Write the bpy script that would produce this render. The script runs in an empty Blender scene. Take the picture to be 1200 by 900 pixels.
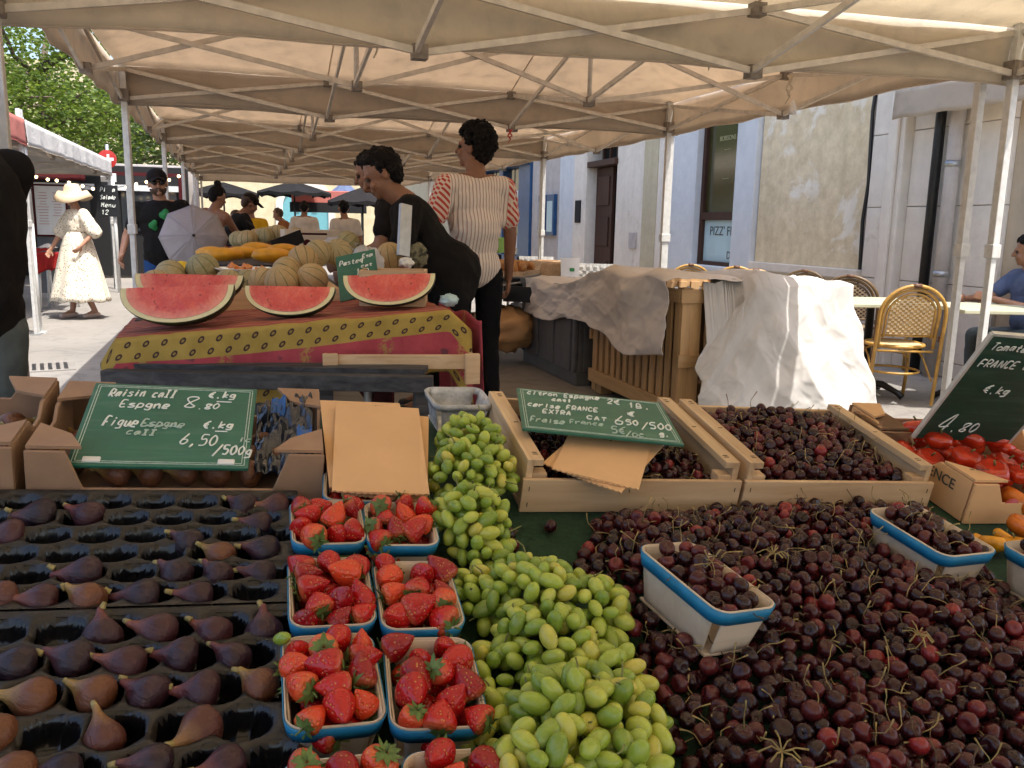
import bpy, bmesh, math, random
import numpy as np
from mathutils import Vector, Matrix, Euler, noise
from math import sin, cos, pi, radians, sqrt, atan2, exp
rnd = random.Random(7)
SC = bpy.context.scene
COL = SC.collection

# ------------------------------------------------------------------ camera
F = 1000.0; ZC = 1.27; PITCH = radians(10.5); YAW = radians(17.7); ROLL = .02
FW = Vector((sin(YAW)*cos(PITCH), cos(YAW)*cos(PITCH), -sin(PITCH)))
_r0 = Vector((cos(YAW), -sin(YAW), 0)); _u0 = _r0.cross(FW)
CR = _r0*cos(ROLL) + _u0*sin(ROLL); CU = -_r0*sin(ROLL) + _u0*cos(ROLL)
CAMP = Vector((0, 0, ZC))
cam = bpy.data.cameras.new('camera'); cam.sensor_width = 36; cam.lens = 36*F/1200
cam.clip_start = .05; cam.clip_end = 400
camo = bpy.data.objects.new('camera', cam); COL.objects.link(camo)
camo.matrix_world = Matrix(((CR.x, CU.x, -FW.x, 0), (CR.y, CU.y, -FW.y, 0), (CR.z, CU.z, -FW.z, ZC), (0, 0, 0, 1)))
SC.camera = camo

# ------------------------------------------------------------------ light
SUN_T = Vector((.23, -.36, 1.0)).normalized()            # towards the sun
W = bpy.data.worlds.new('World'); SC.world = W; W.use_nodes = True
nt = W.node_tree; bg = nt.nodes['Background']
sky = nt.nodes.new('ShaderNodeTexSky'); sky.sky_type = 'NISHITA'; sky.sun_disc = False
sky.sun_elevation = math.asin(SUN_T.z); sky.sun_rotation = atan2(SUN_T.x, SUN_T.y)
sky.air_density = 1.0; sky.dust_density = 4.0
nt.links.new(sky.outputs[0], bg.inputs[0]); bg.inputs[1].default_value = .15
sl = bpy.data.lights.new('sun', 'SUN'); sl.energy = 2.8; sl.angle = radians(.5); sl.color = (1, .955, .88)
so = bpy.data.objects.new('sun', sl); COL.objects.link(so); so.location = (0, 0, 20)
so.rotation_euler = (-SUN_T).to_track_quat('-Z', 'Y').to_euler()
SC.view_settings.view_transform = 'Standard'; SC.view_settings.look = 'None'
SC.view_settings.gamma = 1; SC.view_settings.use_curve_mapping = False
SC.view_settings.exposure = 1.36
SC.cycles.use_denoising = True
SC.cycles.max_bounces = 8; SC.cycles.diffuse_bounces = 5; SC.cycles.transmission_bounces = 6
SC.cycles.sample_clamp_indirect = 4
SC.cycles.caustics_reflective = False; SC.cycles.caustics_refractive = False

# ------------------------------------------------------------------ placing
def ray(x, y): return FW + CR*((x-600)/F) + CU*((450-y)/F)
def pz(x, y, z): d = ray(x, y); return CAMP + d*((z-ZC)/d.z)
def pd(x, y, t): return CAMP + ray(x, y)*t
def pX(x, y, X): d = ray(x, y); return CAMP + d*(X/d.x)
def pY(x, y, Y): d = ray(x, y); return CAMP + d*(Y/d.y)
# frame of the sloping display bench
A0 = radians(3.0); Z0 = .57
DU = Vector((cos(A0), -sin(A0), -.065)).normalized()
DV = Vector((sin(A0), cos(A0), .18)); DV = (DV - DU*DV.dot(DU)).normalized(); DN = DU.cross(DV)
DO = Vector((0, 0, Z0))
DM = Matrix(((DU.x, DV.x, DN.x, 0), (DU.y, DV.y, DN.y, 0), (DU.z, DV.z, DN.z, Z0), (0, 0, 0, 1)))
def dm(u, v, n=0, rz=0, rx=0, ry=0): return DM @ Matrix.Translation((u, v, n)) @ Matrix.Rotation(rz, 4, 'Z') @ Matrix.Rotation(rx, 4, 'X') @ Matrix.Rotation(ry, 4, 'Y')
def D(x, y, h=0):
    d = ray(x, y); t = ((DO + DN*h) - CAMP).dot(DN)/d.dot(DN); q = CAMP + d*t - DO
    return q.dot(DU), q.dot(DV)

# ------------------------------------------------------------------ objects
def link(o, parent=None):
    COL.objects.link(o)
    if parent is not None: o.parent = parent
    return o
def tag(o, label, cat, group=None):
    o['label'] = label; o['category'] = cat
    if group: o['group'] = group
    return o
def thing(name, label, cat, loc=(0, 0, 0), rz=0, group=None, mw=None):
    o = bpy.data.objects.new(name, None); COL.objects.link(o)
    o.empty_display_size = .05
    if mw is not None: o.matrix_world = mw
    else: o.location = loc; o.rotation_euler = (0, 0, rz)
    return tag(o, label, cat, group)
def inst(name, me, parent=None, mat4=None):
    o = bpy.data.objects.new(name, me); link(o, parent)
    if mat4 is not None: o.matrix_basis = mat4
    return o
def kind(o, k): o['kind'] = k; return o
def copy_tree(o, parent=None):
    c = o.copy(); COL.objects.link(c)
    if parent is not None: c.parent = parent
    for ch in o.children: copy_tree(ch, c)
    return c

def basis(d):
    d = Vector(d).normalized(); a = Vector((0, 0, 1)) if abs(d.z) < .95 else Vector((1, 0, 0))
    x = a.cross(d).normalized(); return x, d.cross(x), d
class MB:
    def __init__(s): s.v = []; s.f = []; s.m = []; s.uv = None; s.mi = 0
    def add(s, vs, fs):
        o = len(s.v); s.v += [tuple(p) for p in vs]; s.f += [tuple(i+o for i in f) for f in fs]; s.m += [s.mi]*len(fs); return s
    def box(s, c, sz, M=None):
        x, y, z = sz[0]/2, sz[1]/2, sz[2]/2
        vs = [Vector((a*x, b*y, d*z)) for d in (-1, 1) for b in (-1, 1) for a in (-1, 1)]
        if M is not None: vs = [M @ p for p in vs]
        c = Vector(c); vs = [p+c for p in vs]
        return s.add(vs, [(0, 2, 3, 1), (4, 5, 7, 6), (0, 1, 5, 4), (2, 6, 7, 3), (0, 4, 6, 2), (1, 3, 7, 5)])
    def bar(s, a, b, w, h, up=(0, 0, 1)):
        a = Vector(a); b = Vector(b); d = (b-a); L = d.length; d.normalize(); u = Vector(up)
        x = d.cross(u)
        if x.length < 1e-4: x = d.cross(Vector((1, 0, 0)))
        x.normalize(); z = x.cross(d)
        M = Matrix((x, d, z)).transposed()
        return s.box((a+b)/2, (w, L, h), M)
    def ring_loft(s, rings, cap0=True, cap1=True, closed=True):
        n = len(rings[0]); o = len(s.v); fs = []
        for r in rings: s.v += [tuple(p) for p in r]
        for i in range(len(rings)-1):
            for j in range(n if closed else n-1):
                k = (j+1) % n
                fs.append((o+i*n+j, o+i*n+k, o+(i+1)*n+k, o+(i+1)*n+j))
        if cap0: fs.append(tuple(o+j for j in reversed(range(n))))
        if cap1: fs.append(tuple(o+(len(rings)-1)*n+j for j in range(n)))
        s.f += fs; s.m += [s.mi]*len(fs); return s
    def tube(s, pts, r, n=8, cap=True):
        pts = [Vector(p) for p in pts]; rs = r if isinstance(r, (list, tuple)) else [r]*len(pts)
        rings = []; px = None
        for i, p in enumerate(pts):
            d = (pts[min(i+1, len(pts)-1)] - pts[max(i-1, 0)])
            if d.length < 1e-9: d = Vector((0, 0, 1))
            d.normalize()
            if px is None: x, y, _ = basis(d)
            else:
                x = px - d*px.dot(d)
                if x.length < 1e-6: x = basis(d)[0]
                x.normalize(); y = d.cross(x)
            px = x
            rings.append([p + x*(cos(2*pi*j/n)*rs[i]) + y*(sin(2*pi*j/n)*rs[i]) for j in range(n)])
        return s.ring_loft(rings, cap, cap)
    def lathe(s, prof, n=16, M=None, cap=True):
        rings = [[Vector((cos(2*pi*j/n)*r, sin(2*pi*j/n)*r, z)) for j in range(n)] for r, z in prof]
        if M is not None: rings = [[M @ p for p in r] for r in rings]
        return s.ring_loft(rings, cap, cap)
    def ell(s, c, r, M=None, nu=14, nv=9):
        c = Vector(c); r = (r, r, r) if not hasattr(r, '__len__') else r
        rings = []
        for i in range(nv):
            t = pi*(i+.35)/(nv-.3) - pi/2
            ring = [Vector((r[0]*cos(t)*cos(2*pi*j/nu), r[1]*cos(t)*sin(2*pi*j/nu), r[2]*sin(t))) for j in range(nu)]
            if M is not None: ring = [M @ p for p in ring]
            rings.append([p+c for p in ring])
        return s.ring_loft(rings)
    def grid(s, fn, nu, nv):
        o = len(s.v)
        for j in range(nv+1):
            for i in range(nu+1): s.v.append(tuple(fn(i/nu, j/nv)))
        fs = [(o+j*(nu+1)+i, o+j*(nu+1)+i+1, o+(j+1)*(nu+1)+i+1, o+(j+1)*(nu+1)+i) for j in range(nv) for i in range(nu)]
        s.f += fs; s.m += [s.mi]*len(fs); return s
    def mesh(s, name, mats, smooth=True):
        me = bpy.data.meshes.new(name); me.from_pydata(s.v, [], s.f)
        for m in (mats if isinstance(mats, (list, tuple)) else [mats]): me.materials.append(m)
        if any(s.m): me.polygons.foreach_set('material_index', s.m)
        if smooth: me.polygons.foreach_set('use_smooth', [True]*len(s.f))
        me.update(); return me
    def build(s, name, mats, parent=None, smooth=True, bev=0, solid=0, sub=0, mat4=None):
        o = inst(name, s.mesh(name, mats, smooth), parent, mat4)
        if solid: md = o.modifiers.new('solid', 'SOLIDIFY'); md.thickness = solid; md.offset = 0
        if sub: md = o.modifiers.new('sub', 'SUBSURF'); md.levels = sub; md.render_levels = sub
        if bev: bevel(o, bev)
        return o
def bevel(o, w, seg=2):
    md = o.modifiers.new('edge', 'BEVEL'); md.width = w; md.segments = seg; md.limit_method = 'ANGLE'; md.harden_normals = False
def box(name, c, sz, mat, parent=None, bev=.002, M=None):
    return MB().box(c, sz, M).build(name, mat, parent, smooth=False, bev=bev)
def fbm(x, y, z=0, o=4): return noise.fractal(Vector((x, y, z)), 1.0, 2.0, o)

# ------------------------------------------------------------------ materials
class NT:
    def __init__(s, name):
        s.mat = bpy.data.materials.new(name); s.mat.use_nodes = True; s.t = s.mat.node_tree; s.n = s.t.nodes
        s.b = s.n['Principled BSDF']
    def node(s, typ, **kw):
        n = s.n.new('ShaderNode'+typ)
        for k, v in kw.items():
            if k.startswith('i_'):
                key = k[2:]; key = int(key) if key.isdigit() else key.replace('_', ' ')
                s.put(n.inputs[key], v)
            else: setattr(n, k, v)
        return n
    def put(s, sock, v):
        if isinstance(v, bpy.types.NodeSocket): s.t.links.new(v, sock)
        elif hasattr(v, 'outputs'): s.t.links.new(v.outputs[0], sock)
        else:
            if hasattr(v, '__len__') and len(v) == 3 and sock.type == 'RGBA': v = (*v, 1)
            sock.default_value = v
    def set(s, **kw):
        for k, v in kw.items(): s.put(s.b.inputs[k.replace('_', ' ')], v)
        return s
    def coord(s, scale=(1, 1, 1), kind='Object', rot=(0, 0, 0)):
        c = s.node('TexCoord'); m = s.node('Mapping'); s.t.links.new(c.outputs[kind], m.inputs[0])
        m.inputs['Scale'].default_value = scale if hasattr(scale, '__len__') else (scale,)*3
        m.inputs['Rotation'].default_value = rot
        return m.outputs[0]
    def noise(s, scale=5, detail=4, rough=.55, vec=None, dist=0):
        n = s.node('TexNoise'); n.inputs['Scale'].default_value = scale; n.inputs['Detail'].default_value = detail
        n.inputs['Roughness'].default_value = rough; n.inputs['Distortion'].default_value = dist
        s.t.links.new(vec if vec is not None else s.coord(), n.inputs['Vector']); return n.outputs['Fac']
    def ramp(s, fac, stops, interp='LINEAR'):
        r = s.node('ValToRGB'); s.put(r.inputs[0], fac); e = r.color_ramp.elements; r.color_ramp.interpolation = interp
        while len(e) < len(stops): e.new(.5)
        for el, (p, c) in zip(e, stops):
            el.position = p; el.color = (*c, 1) if hasattr(c, '__len__') else (c, c, c, 1)
        return r.outputs[0]
    def mix(s, fac, a, b, blend='MIX'):
        m = s.node('Mix', data_type='RGBA', blend_type=blend); s.put(m.inputs[0], fac); s.put(m.inputs[6], a); s.put(m.inputs[7], b); return m.outputs[2]
    def math(s, op, a, b=0.0, clamp=False):
        m = s.node('Math', operation=op, use_clamp=clamp); s.put(m.inputs[0], a); s.put(m.inputs[1], b); return m.outputs[0]
    def rand(s):
        a = s.node('ObjectInfo').outputs['Random']; b = s.node('NewGeometry').outputs['Random Per Island']
        return s.math('FRACT', s.math('ADD', a, b))
    def solo(s):
        c = s.node('SeparateColor'); s.t.links.new(s.node('ObjectInfo').outputs['Color'], c.inputs[0]); return c.outputs[0]
    def bump(s, h, strength=.3, dist=.01):
        b = s.node('Bump'); b.inputs['Strength'].default_value = strength; b.inputs['Distance'].default_value = dist
        s.put(b.inputs['Height'], h); s.t.links.new(b.outputs[0], s.b.inputs['Normal']); return s
def C(h):
    h = h.lstrip('#'); return tuple(((int(h[i:i+2], 16)/255+.055)/1.055)**2.4 if int(h[i:i+2], 16) > 10 else int(h[i:i+2], 16)/255/12.92 for i in (0, 2, 4))
def plain(name, col, rough=.5, var=.15, scale=12, bump=0, metal=0, spec=.5, detail=4, kindc='Object', bs=None):
    m = NT(name); v = m.coord(1, kindc)
    n = m.noise(scale, detail, .6, v)
    lo = tuple(c*(1-var) for c in col); hi = tuple(min(1, c*(1+var)) for c in col)
    m.set(Base_Color=m.ramp(n, [(.3, lo), (.7, hi)]), Roughness=rough, Metallic=metal)
    m.b.inputs['Specular IOR Level'].default_value = spec
    if bump: m.bump(m.noise(bs or scale*4, 4, .6, v), bump, .004)
    return m.mat
def wood(name, c0, c1, axis=0, rough=.65, scale=1.0, bump=.25):
    m = NT(name); s = [26*scale]*3; s[axis] = 1.6*scale
    v = m.coord(s); n = m.noise(1, 5, .62, v, .6); n2 = m.noise(2.5, 3, .5, m.coord(1))
    k = m.noise(1, 2, .5, m.coord([x*4 for x in s]))
    rv = m.rand()
    col = m.ramp(n, [(.28, c0), (.72, c1)])
    col = m.mix(m.math('MULTIPLY', k, .25), col, tuple(x*.55 for x in c0))
    col = m.mix(m.math('MULTIPLY', n2, .35), col, tuple(x*.8 for x in c0))
    h = m.node('HueSaturation'); m.put(h.inputs['Color'], col)
    m.put(h.inputs['Value'], m.math('ADD', m.math('MULTIPLY', rv, .3), .85)); m.set(Base_Color=h.outputs[0], Roughness=rough)
    m.b.inputs['Specular IOR Level'].default_value = .3
    return m.bump(n, bump, .003).mat
def fabric(name, col, rough=.9, weave=900, var=.12, wr=.0, trans=None):
    m = NT(name); v = m.coord(1)
    n = m.noise(6, 5, .6, v)
    base = m.ramp(n, [(.3, tuple(c*(1-var) for c in col)), (.7, tuple(min(1, c*(1+var)) for c in col))])
    m.set(Base_Color=base, Roughness=rough); m.b.inputs['Specular IOR Level'].default_value = .15
    wv = m.noise(weave, 1, .5, v)
    if wr: wv = m.math('ADD', m.math('MULTIPLY', wv, .12), m.noise(wr, 4, .5, v, .8))
    m.bump(wv, .5, .006 if not wr else .015)
    return m.mat

M = {}
M['steel'] = plain('galvanised_steel', (.42, .43, .44), .42, .12, 30, .05, .75)
M['white_metal'] = plain('white_painted_metal', (.62, .63, .62), .4, .08, 20, .03, .1)
M['alu'] = plain('aluminium_pole', (.62, .62, .60), .4, .12, 25, .04, .25)
M['bar'] = plain('truss_metal', (.58, .53, .46), .5, .15, 18, .04, .1)
M['bracket'] = plain('truss_bracket', (.2, .17, .14), .55, .25, 40, .05, .1)
M['black'] = plain('black_plastic', (.012, .012, .013), .35, .2, 20)
M['dark_metal'] = plain('dark_metal', (.03, .03, .032), .45, .2, 20, .05, .5)
M['white'] = plain('white_plastic', (.72, .72, .7), .45, .05, 20)
M['grey_plastic'] = plain('grey_plastic', (.11, .115, .125), .5, .15, 9, .06)
M['red_plastic'] = plain('red_plastic', (.4, .02, .015), .4, .1)
M['paper'] = plain('white_paper', (.75, .76, .77), .8, .04)

def canopy_mat(name, col, glow, stain=True, cream=.55, bmp=.5):
    m = NT(name); v = m.coord(1)
    n = m.noise(1.1, 5, .6, v); n2 = m.noise(7, 6, .65, v)
    c = m.ramp(n, [(.3, tuple(x*.82 for x in col)), (.7, col)])
    c = m.mix(m.ramp(n2, [(.52, 0.0), (.75, .3)]), c, tuple(x*.55 for x in col))
    m.set(Base_Color=c, Roughness=.7); m.b.inputs['Specular IOR Level'].default_value = .25
    m.bump(m.noise(3.5, 5, .55, v, 1.2), bmp, .03)
    tr = m.node('BsdfTranslucent'); m.put(tr.inputs[0], m.mix(m.ramp(n2, [(.45, 0.0), (.8, .6)]), glow, tuple(x*.6 for x in glow)))
    mx = m.node('MixShader'); mx.inputs[0].default_value = cream
    m.t.links.new(m.b.outputs[0], mx.inputs[1]); m.t.links.new(tr.outputs[0], mx.inputs[2])
    m.t.links.new(mx.outputs[0], m.n['Material Output'].inputs[0]); return m.mat
M['canopy'] = canopy_mat('beige_canopy_fabric', (.74, .67, .57), (.72, .60, .47), cream=.5)
M['canopy_light'] = canopy_mat('cream_canopy_fabric', (.80, .75, .65), (.80, .71, .56), cream=.55)
M['canopy_white'] = canopy_mat('white_canopy_fabric', (.75, .73, .7), (.45, .42, .38), cream=.3)
M['canopy_red'] = canopy_mat('red_canopy_fabric', (.5, .03, .03), (.45, .02, .02), cream=.35)
M['canopy_pink'] = canopy_mat('pink_valance_fabric', (.62, .22, .18), (.5, .15, .12), cream=.3)
M['maroon'] = fabric('maroon_awning', (.07, .012, .014))
M['crate_wood'] = wood('poplar_crate_wood', (.50, .31, .17), (.80, .61, .39), 0)
M['crate_wood_y'] = wood('poplar_crate_wood_lengthwise', (.50, .31, .17), (.80, .61, .39), 1)
M['punnet_wood'] = wood('peeled_punnet_wood', (.58, .47, .36), (.74, .63, .5), 0, scale=1.3)
M['pallet_wood'] = wood('pallet_wood', (.50, .31, .15), (.70, .48, .25), 2)
M['pallet_wood_h'] = wood('pallet_wood_flat', (.50, .31, .15), (.70, .48, .25), 1)
M['pallet_wood_x'] = wood('pallet_wood_across', (.50, .31, .15), (.70, .48, .25), 0)
M['old_bar'] = wood('worn_black_timber', (.018, .018, .02), (.11, .11, .115), 0, scale=1.5, bump=.6)
M['card'] = plain('cardboard', (.33, .2, .12), .85, .12, 14, .12, bs=70)
M['card_in'] = plain('cardboard_inside', (.25, .15, .09), .85, .12, 14, .1, bs=70)
M['kraft'] = plain('kraft_paper', (.66, .40, .20), .8, .06, 9, .12, bs=25)
M['blue_rim'] = plain('blue_paper_band', (.012, .19, .38), .45, .12, 30)
M['turf'] = plain('green_display_cloth', (.012, .045, .02), .95, .4, 90, .6, bs=500)
M['chalk'] = plain('white_chalk', (.75, .78, .74), .9, .1, 200)
M['chalk_dim'] = plain('faded_chalk', (.42, .52, .45), .9, .25, 200)
def slate_mat(name, col):
    m = NT(name); v = m.coord(1); n = m.noise(7, 6, .7, v); sm = m.noise(1, 3, .6, m.coord((5, 40, 5)), 1)
    c = m.ramp(n, [(.3, tuple(x*.8 for x in col)), (.72, tuple(x*1.2 for x in col))])
    c = m.mix(m.ramp(sm, [(.5, 0.0), (.85, .14)]), c, (.4, .5, .42))
    return m.set(Base_Color=c, Roughness=.42).mat
M['slate'] = slate_mat('green_slate', (.016, .12, .078)); M['slate_dark'] = slate_mat('dark_green_slate', (.009, .055, .036))
M['black_slate'] = plain('black_slate', (.012, .013, .016), .5, .3)
# fruit
def cherry_mat(single=False):
    m = NT('cherry_skin'); r = m.solo() if single else m.rand()
    c = m.ramp(r, [(0, (.010, .002, .003)), (.45, (.030, .004, .006)), (.75, (.065, .008, .010)), (.92, (.12, .014, .016)), (1, (.27, .022, .022))])
    n = m.noise(60, 3, .6); c = m.mix(m.math('MULTIPLY', n, .4), c, (.05, .014, .013))
    m.set(Base_Color=c, Roughness=m.ramp(n, [(.3, .16), (.7, .34)])); m.b.inputs['Specular IOR Level'].default_value = .42
    return m.mat
M['cherry'] = cherry_mat(); M['cherry_solo'] = cherry_mat(True)
M['stem'] = plain('cherry_stem', (.30, .22, .08), .6, .5, 20, kindc='Object')
M['stem_dark'] = plain('brown_stem', (.10, .06, .025), .7, .4, 30)
def berry_mat():
    m = NT('strawberry_skin'); r = m.solo()
    c = m.ramp(r, [(0, (.26, .005, .009)), (.5, (.44, .009, .009)), (.85, (.54, .018, .010)), (1, (.62, .06, .016))])
    co = m.node('TexCoord'); sp = m.node('SeparateXYZ'); m.t.links.new(co.outputs['Generated'], sp.inputs[0])
    c = m.mix(m.ramp(sp.outputs[2], [(.78, 0.0), (1, .5)]), c, (.62, .22, .08))
    vo = m.node('TexVoronoi'); vo.inputs['Scale'].default_value = 210; m.t.links.new(co.outputs['Object'], vo.inputs['Vector'])
    seed = m.ramp(vo.outputs['Distance'], [(.12, 1.0), (.24, 0.0)])
    c = m.mix(m.math('MULTIPLY', seed, .75), c, (.55, .33, .06))
    m.set(Base_Color=c, Roughness=.22, Subsurface_Weight=.10, Subsurface_Radius=(.006, .002, .001)); m.b.inputs['Subsurface Scale'].default_value = .5
    h = m.ramp(vo.outputs['Distance'], [(.0, .35), (.16, .1), (.5, 1.0)])
    return m.bump(h, .55, .002).mat
M['berry'] = berry_mat()
M['calyx'] = plain('strawberry_leaf', (.10, .16, .035), .6, .35, 150, .2)
def grape_mat():
    m = NT('green_grape_skin'); r = m.math('FRACT', m.math('ADD', m.node('ObjectInfo').outputs['Random'], 0.0))
    c = m.ramp(r, [(0, (.18, .27, .035)), (.5, (.30, .39, .055)), (.85, (.43, .48, .085)), (1, (.50, .45, .09))])
    n = m.noise(90, 3, .6); c = m.mix(m.ramp(n, [(.55, 0.0), (.85, .35)]), c, (.5, .52, .28))
    sp_ = m.noise(240, 2, .5); c = m.mix(m.ramp(sp_, [(.74, 0.0), (.78, .3)]), c, (.16, .12, .03))
    m.set(Base_Color=c, Roughness=m.ramp(n, [(.3, .18), (.75, .40)]), Subsurface_Weight=.85, Subsurface_Radius=(.010, .012, .003)); m.b.inputs['Subsurface Scale'].default_value = .8
    return m.mat
M['grape'] = grape_mat()
M['grape_stem'] = plain('grape_stalk', (.16, .17, .05), .6, .4, 60)
def fig_mat():
    m = NT('fig_skin'); r = m.solo()
    co = m.node('TexCoord'); sp = m.node('SeparateXYZ'); m.t.links.new(co.outputs['Generated'], sp.inputs[0])
    dark = m.ramp(r, [(0, (.014, .007, .012)), (.5, (.036, .010, .016)), (.8, (.07, .018, .018)), (1, (.15, .055, .020))])
    tip = m.ramp(r, [(0, (.085, .03, .035)), (.55, (.20, .05, .04)), (.8, (.28, .13, .05)), (1, (.36, .25, .06))])
    st = m.noise(1, 3, .6, m.coord((220, 220, 12))); n = m.noise(45, 4, .6)
    c = m.mix(m.ramp(m.math('ADD', sp.outputs[2], m.math('MULTIPLY', m.math('SUBTRACT', n, .5), .5)), [(.5, 0.0), (1, 1.0)]), dark, tip)
    c = m.mix(m.ramp(st, [(.5, 0.0), (.8, .4)]), c, (.13, .05, .05))
    c = m.mix(m.ramp(n, [(.5, 0.0), (.8, .22)]), c, (.15, .10, .13))
    m.set(Base_Color=c, Roughness=m.ramp(n, [(.3, .30), (.7, .5)])); m.b.inputs['Specular IOR Level'].default_value = .42
    return m.bump(m.math('ADD', st, m.math('MULTIPLY', n, 1.5)), .45, .004).mat
M['fig'] = fig_mat()
M['fig_tip'] = plain('fig_stalk', (.30, .24, .09), .6, .4, 80)
M['tray'] = plain('black_tray_plastic', (.004, .004, .005), .16, .3, 6, spec=.45)
M['tray_rim'] = plain('grey_black_tray_sheet', (.022, .019, .017), .4, .5, 30, .35, spec=.4)
M['foil'] = plain('blue_black_film', (.01, .014, .03), .16, .5, 8, .15, bs=20, spec=.8)
def melon_mat():
    m = NT('cantaloupe_skin'); r = m.rand()
    n = m.noise(70, 5, .7); co = m.node('TexCoord'); g = m.node('SeparateXYZ'); m.t.links.new(co.outputs['Object'], g.inputs[0])
    at = m.node('Math', operation='ARCTAN2'); m.t.links.new(g.outputs[0], at.inputs[0]); m.t.links.new(g.outputs[1], at.inputs[1])
    s = m.math('ABSOLUTE', m.math('SINE', m.math('MULTIPLY', at.outputs[0], 5.0)))
    c = m.ramp(r, [(0, (.30, .27, .13)), (.5, (.40, .32, .16)), (1, (.46, .30, .13))])
    c = m.mix(m.ramp(n, [(.45, 0.0), (.7, .5)]), c, (.52, .44, .28))
    c = m.mix(m.ramp(s, [(.05, .9), (.25, 0.0)]), c, (.07, .10, .03))
    return m.set(Base_Color=c, Roughness=.65).bump(n, .3, .004).mat
M['melon'] = melon_mat()
def flesh_mat():
    m = NT('watermelon_flesh'); v = m.coord(1); n = m.noise(26, 6, .7, v, .5); n2 = m.noise(120, 3, .6, v)
    co = m.node('TexCoord'); g = m.node('SeparateXYZ'); m.t.links.new(co.outputs['Object'], g.inputs[0])
    q = lambda o, k: m.math('POWER', m.math('MULTIPLY', m.math('ABSOLUTE', g.outputs[o]), k), 2.0)
    r = m.math('ADD', m.math('SQRT', m.math('ADD', q(0, 5.6), q(2, 8.2))), m.math('MULTIPLY', m.math('SUBTRACT', n, .5), .25))
    c = m.ramp(n, [(.3, (.60, .06, .05)), (.55, (.74, .13, .09)), (.75, (.80, .24, .17))])
    c = m.mix(m.ramp(r, [(.70, 0.0), (1.0, .75)]), c, (.80, .34, .24))
    vo = m.node('TexVoronoi'); vo.inputs['Scale'].default_value = 62; m.t.links.new(m.coord((1, 1, .8)), vo.inputs['Vector'])
    band = m.ramp(r, [(.36, 0.0), (.48, 1.0), (.68, 1.0), (.8, 0.0)])
    msk = m.math('MULTIPLY', m.math('MULTIPLY', m.ramp(vo.outputs['Distance'], [(.15, .9), (.25, 0.0)]), m.ramp(m.noise(14, 2, .5, v), [(.44, 0.0), (.54, 1.0)])), band)
    c = m.mix(m.math('MULTIPLY', band, m.math('MULTIPLY', n2, .45)), c, (.50, .03, .04)); c = m.mix(msk, c, (.16, .02, .015))
    return m.set(Base_Color=c, Roughness=m.ramp(n2, [(.35, .16), (.7, .5)]), Subsurface_Weight=.1).bump(m.math('ADD', n, m.math('MULTIPLY', n2, .5)), .55, .006).mat
M['flesh'] = flesh_mat()
M['rind'] = plain('watermelon_pale_rind', (.72, .64, .36), .5, .08, 20)
def wm_skin():
    m = NT('watermelon_skin'); n = m.noise(1, 4, .6, m.coord((3, 26, 26)), 1.0)
    return m.set(Base_Color=m.ramp(n, [(.42, (.012, .022, .008)), (.62, (.05, .075, .02))]), Roughness=.35).mat
M['wm_skin'] = wm_skin()
M['squash'] = plain('yellow_squash_skin', (.70, .32, .015), .42, .2, 14, .08)
M['squash_y'] = plain('bright_yellow_melon', (.75, .52, .02), .42, .1, 14, .05)
M['tomato'] = plain('red_tomato_skin', (.50, .035, .010), .16, .35, 14, .04, spec=.6)
M['tomato_o'] = plain('orange_tomato_skin', (.62, .16, .015), .25, .25, 14, .04, spec=.6)
M['tomato_y'] = plain('yellow_tomato_skin', (.68, .30, .012), .25, .25, 14, .04, spec=.6)
M['potato'] = plain('potato_skin', (.5, .25, .09), .75, .25, 20, .15)
# people
M['skin'] = plain('skin', (.40, .21, .135), .5, .1, 20, .03)
M['skin_tan'] = plain('tanned_skin', (.27, .13, .075), .48, .12, 20, .03)
M['skin_dark'] = plain('deep_tan_skin', (.25, .12, .07), .48, .12, 20, .03)
M['hair'] = plain('black_hair', (.006, .005, .005), .6, .4, 200, .5, spec=.15)
M['hair_brown'] = plain('brown_hair', (.06, .03, .016), .5, .4, 200, .5)
M['black_tee'] = fabric('black_cotton', (.012, .011, .011), wr=9)
M['black_tee2'] = fabric('black_cotton_worn', (.016, .014, .014), wr=8)
M['denim'] = fabric('grey_denim', (.10, .12, .125), wr=10, var=.3)
M['blue_denim'] = fabric('blue_denim', (.022, .07, .21), wr=10, var=.25)
M['trouser'] = fabric('black_trousers', (.008, .008, .009), wr=8)
M['yellow_tee'] = fabric('yellow_cotton', (.60, .36, .02), wr=10)
M['white_tee'] = fabric('off_white_cotton', (.6, .56, .52), wr=10)
M['blue_tee'] = fabric('slate_blue_cotton', (.10, .13, .22), wr=10)
M['white_top'] = fabric('white_strap_top', (.72, .72, .7), wr=10)
M['straw'] = plain('straw_hat', (.66, .5, .32), .8, .1, 60, .4, bs=160)
M['sandal'] = plain('pale_sandal', (.55, .42, .36), .6, .1)
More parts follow.
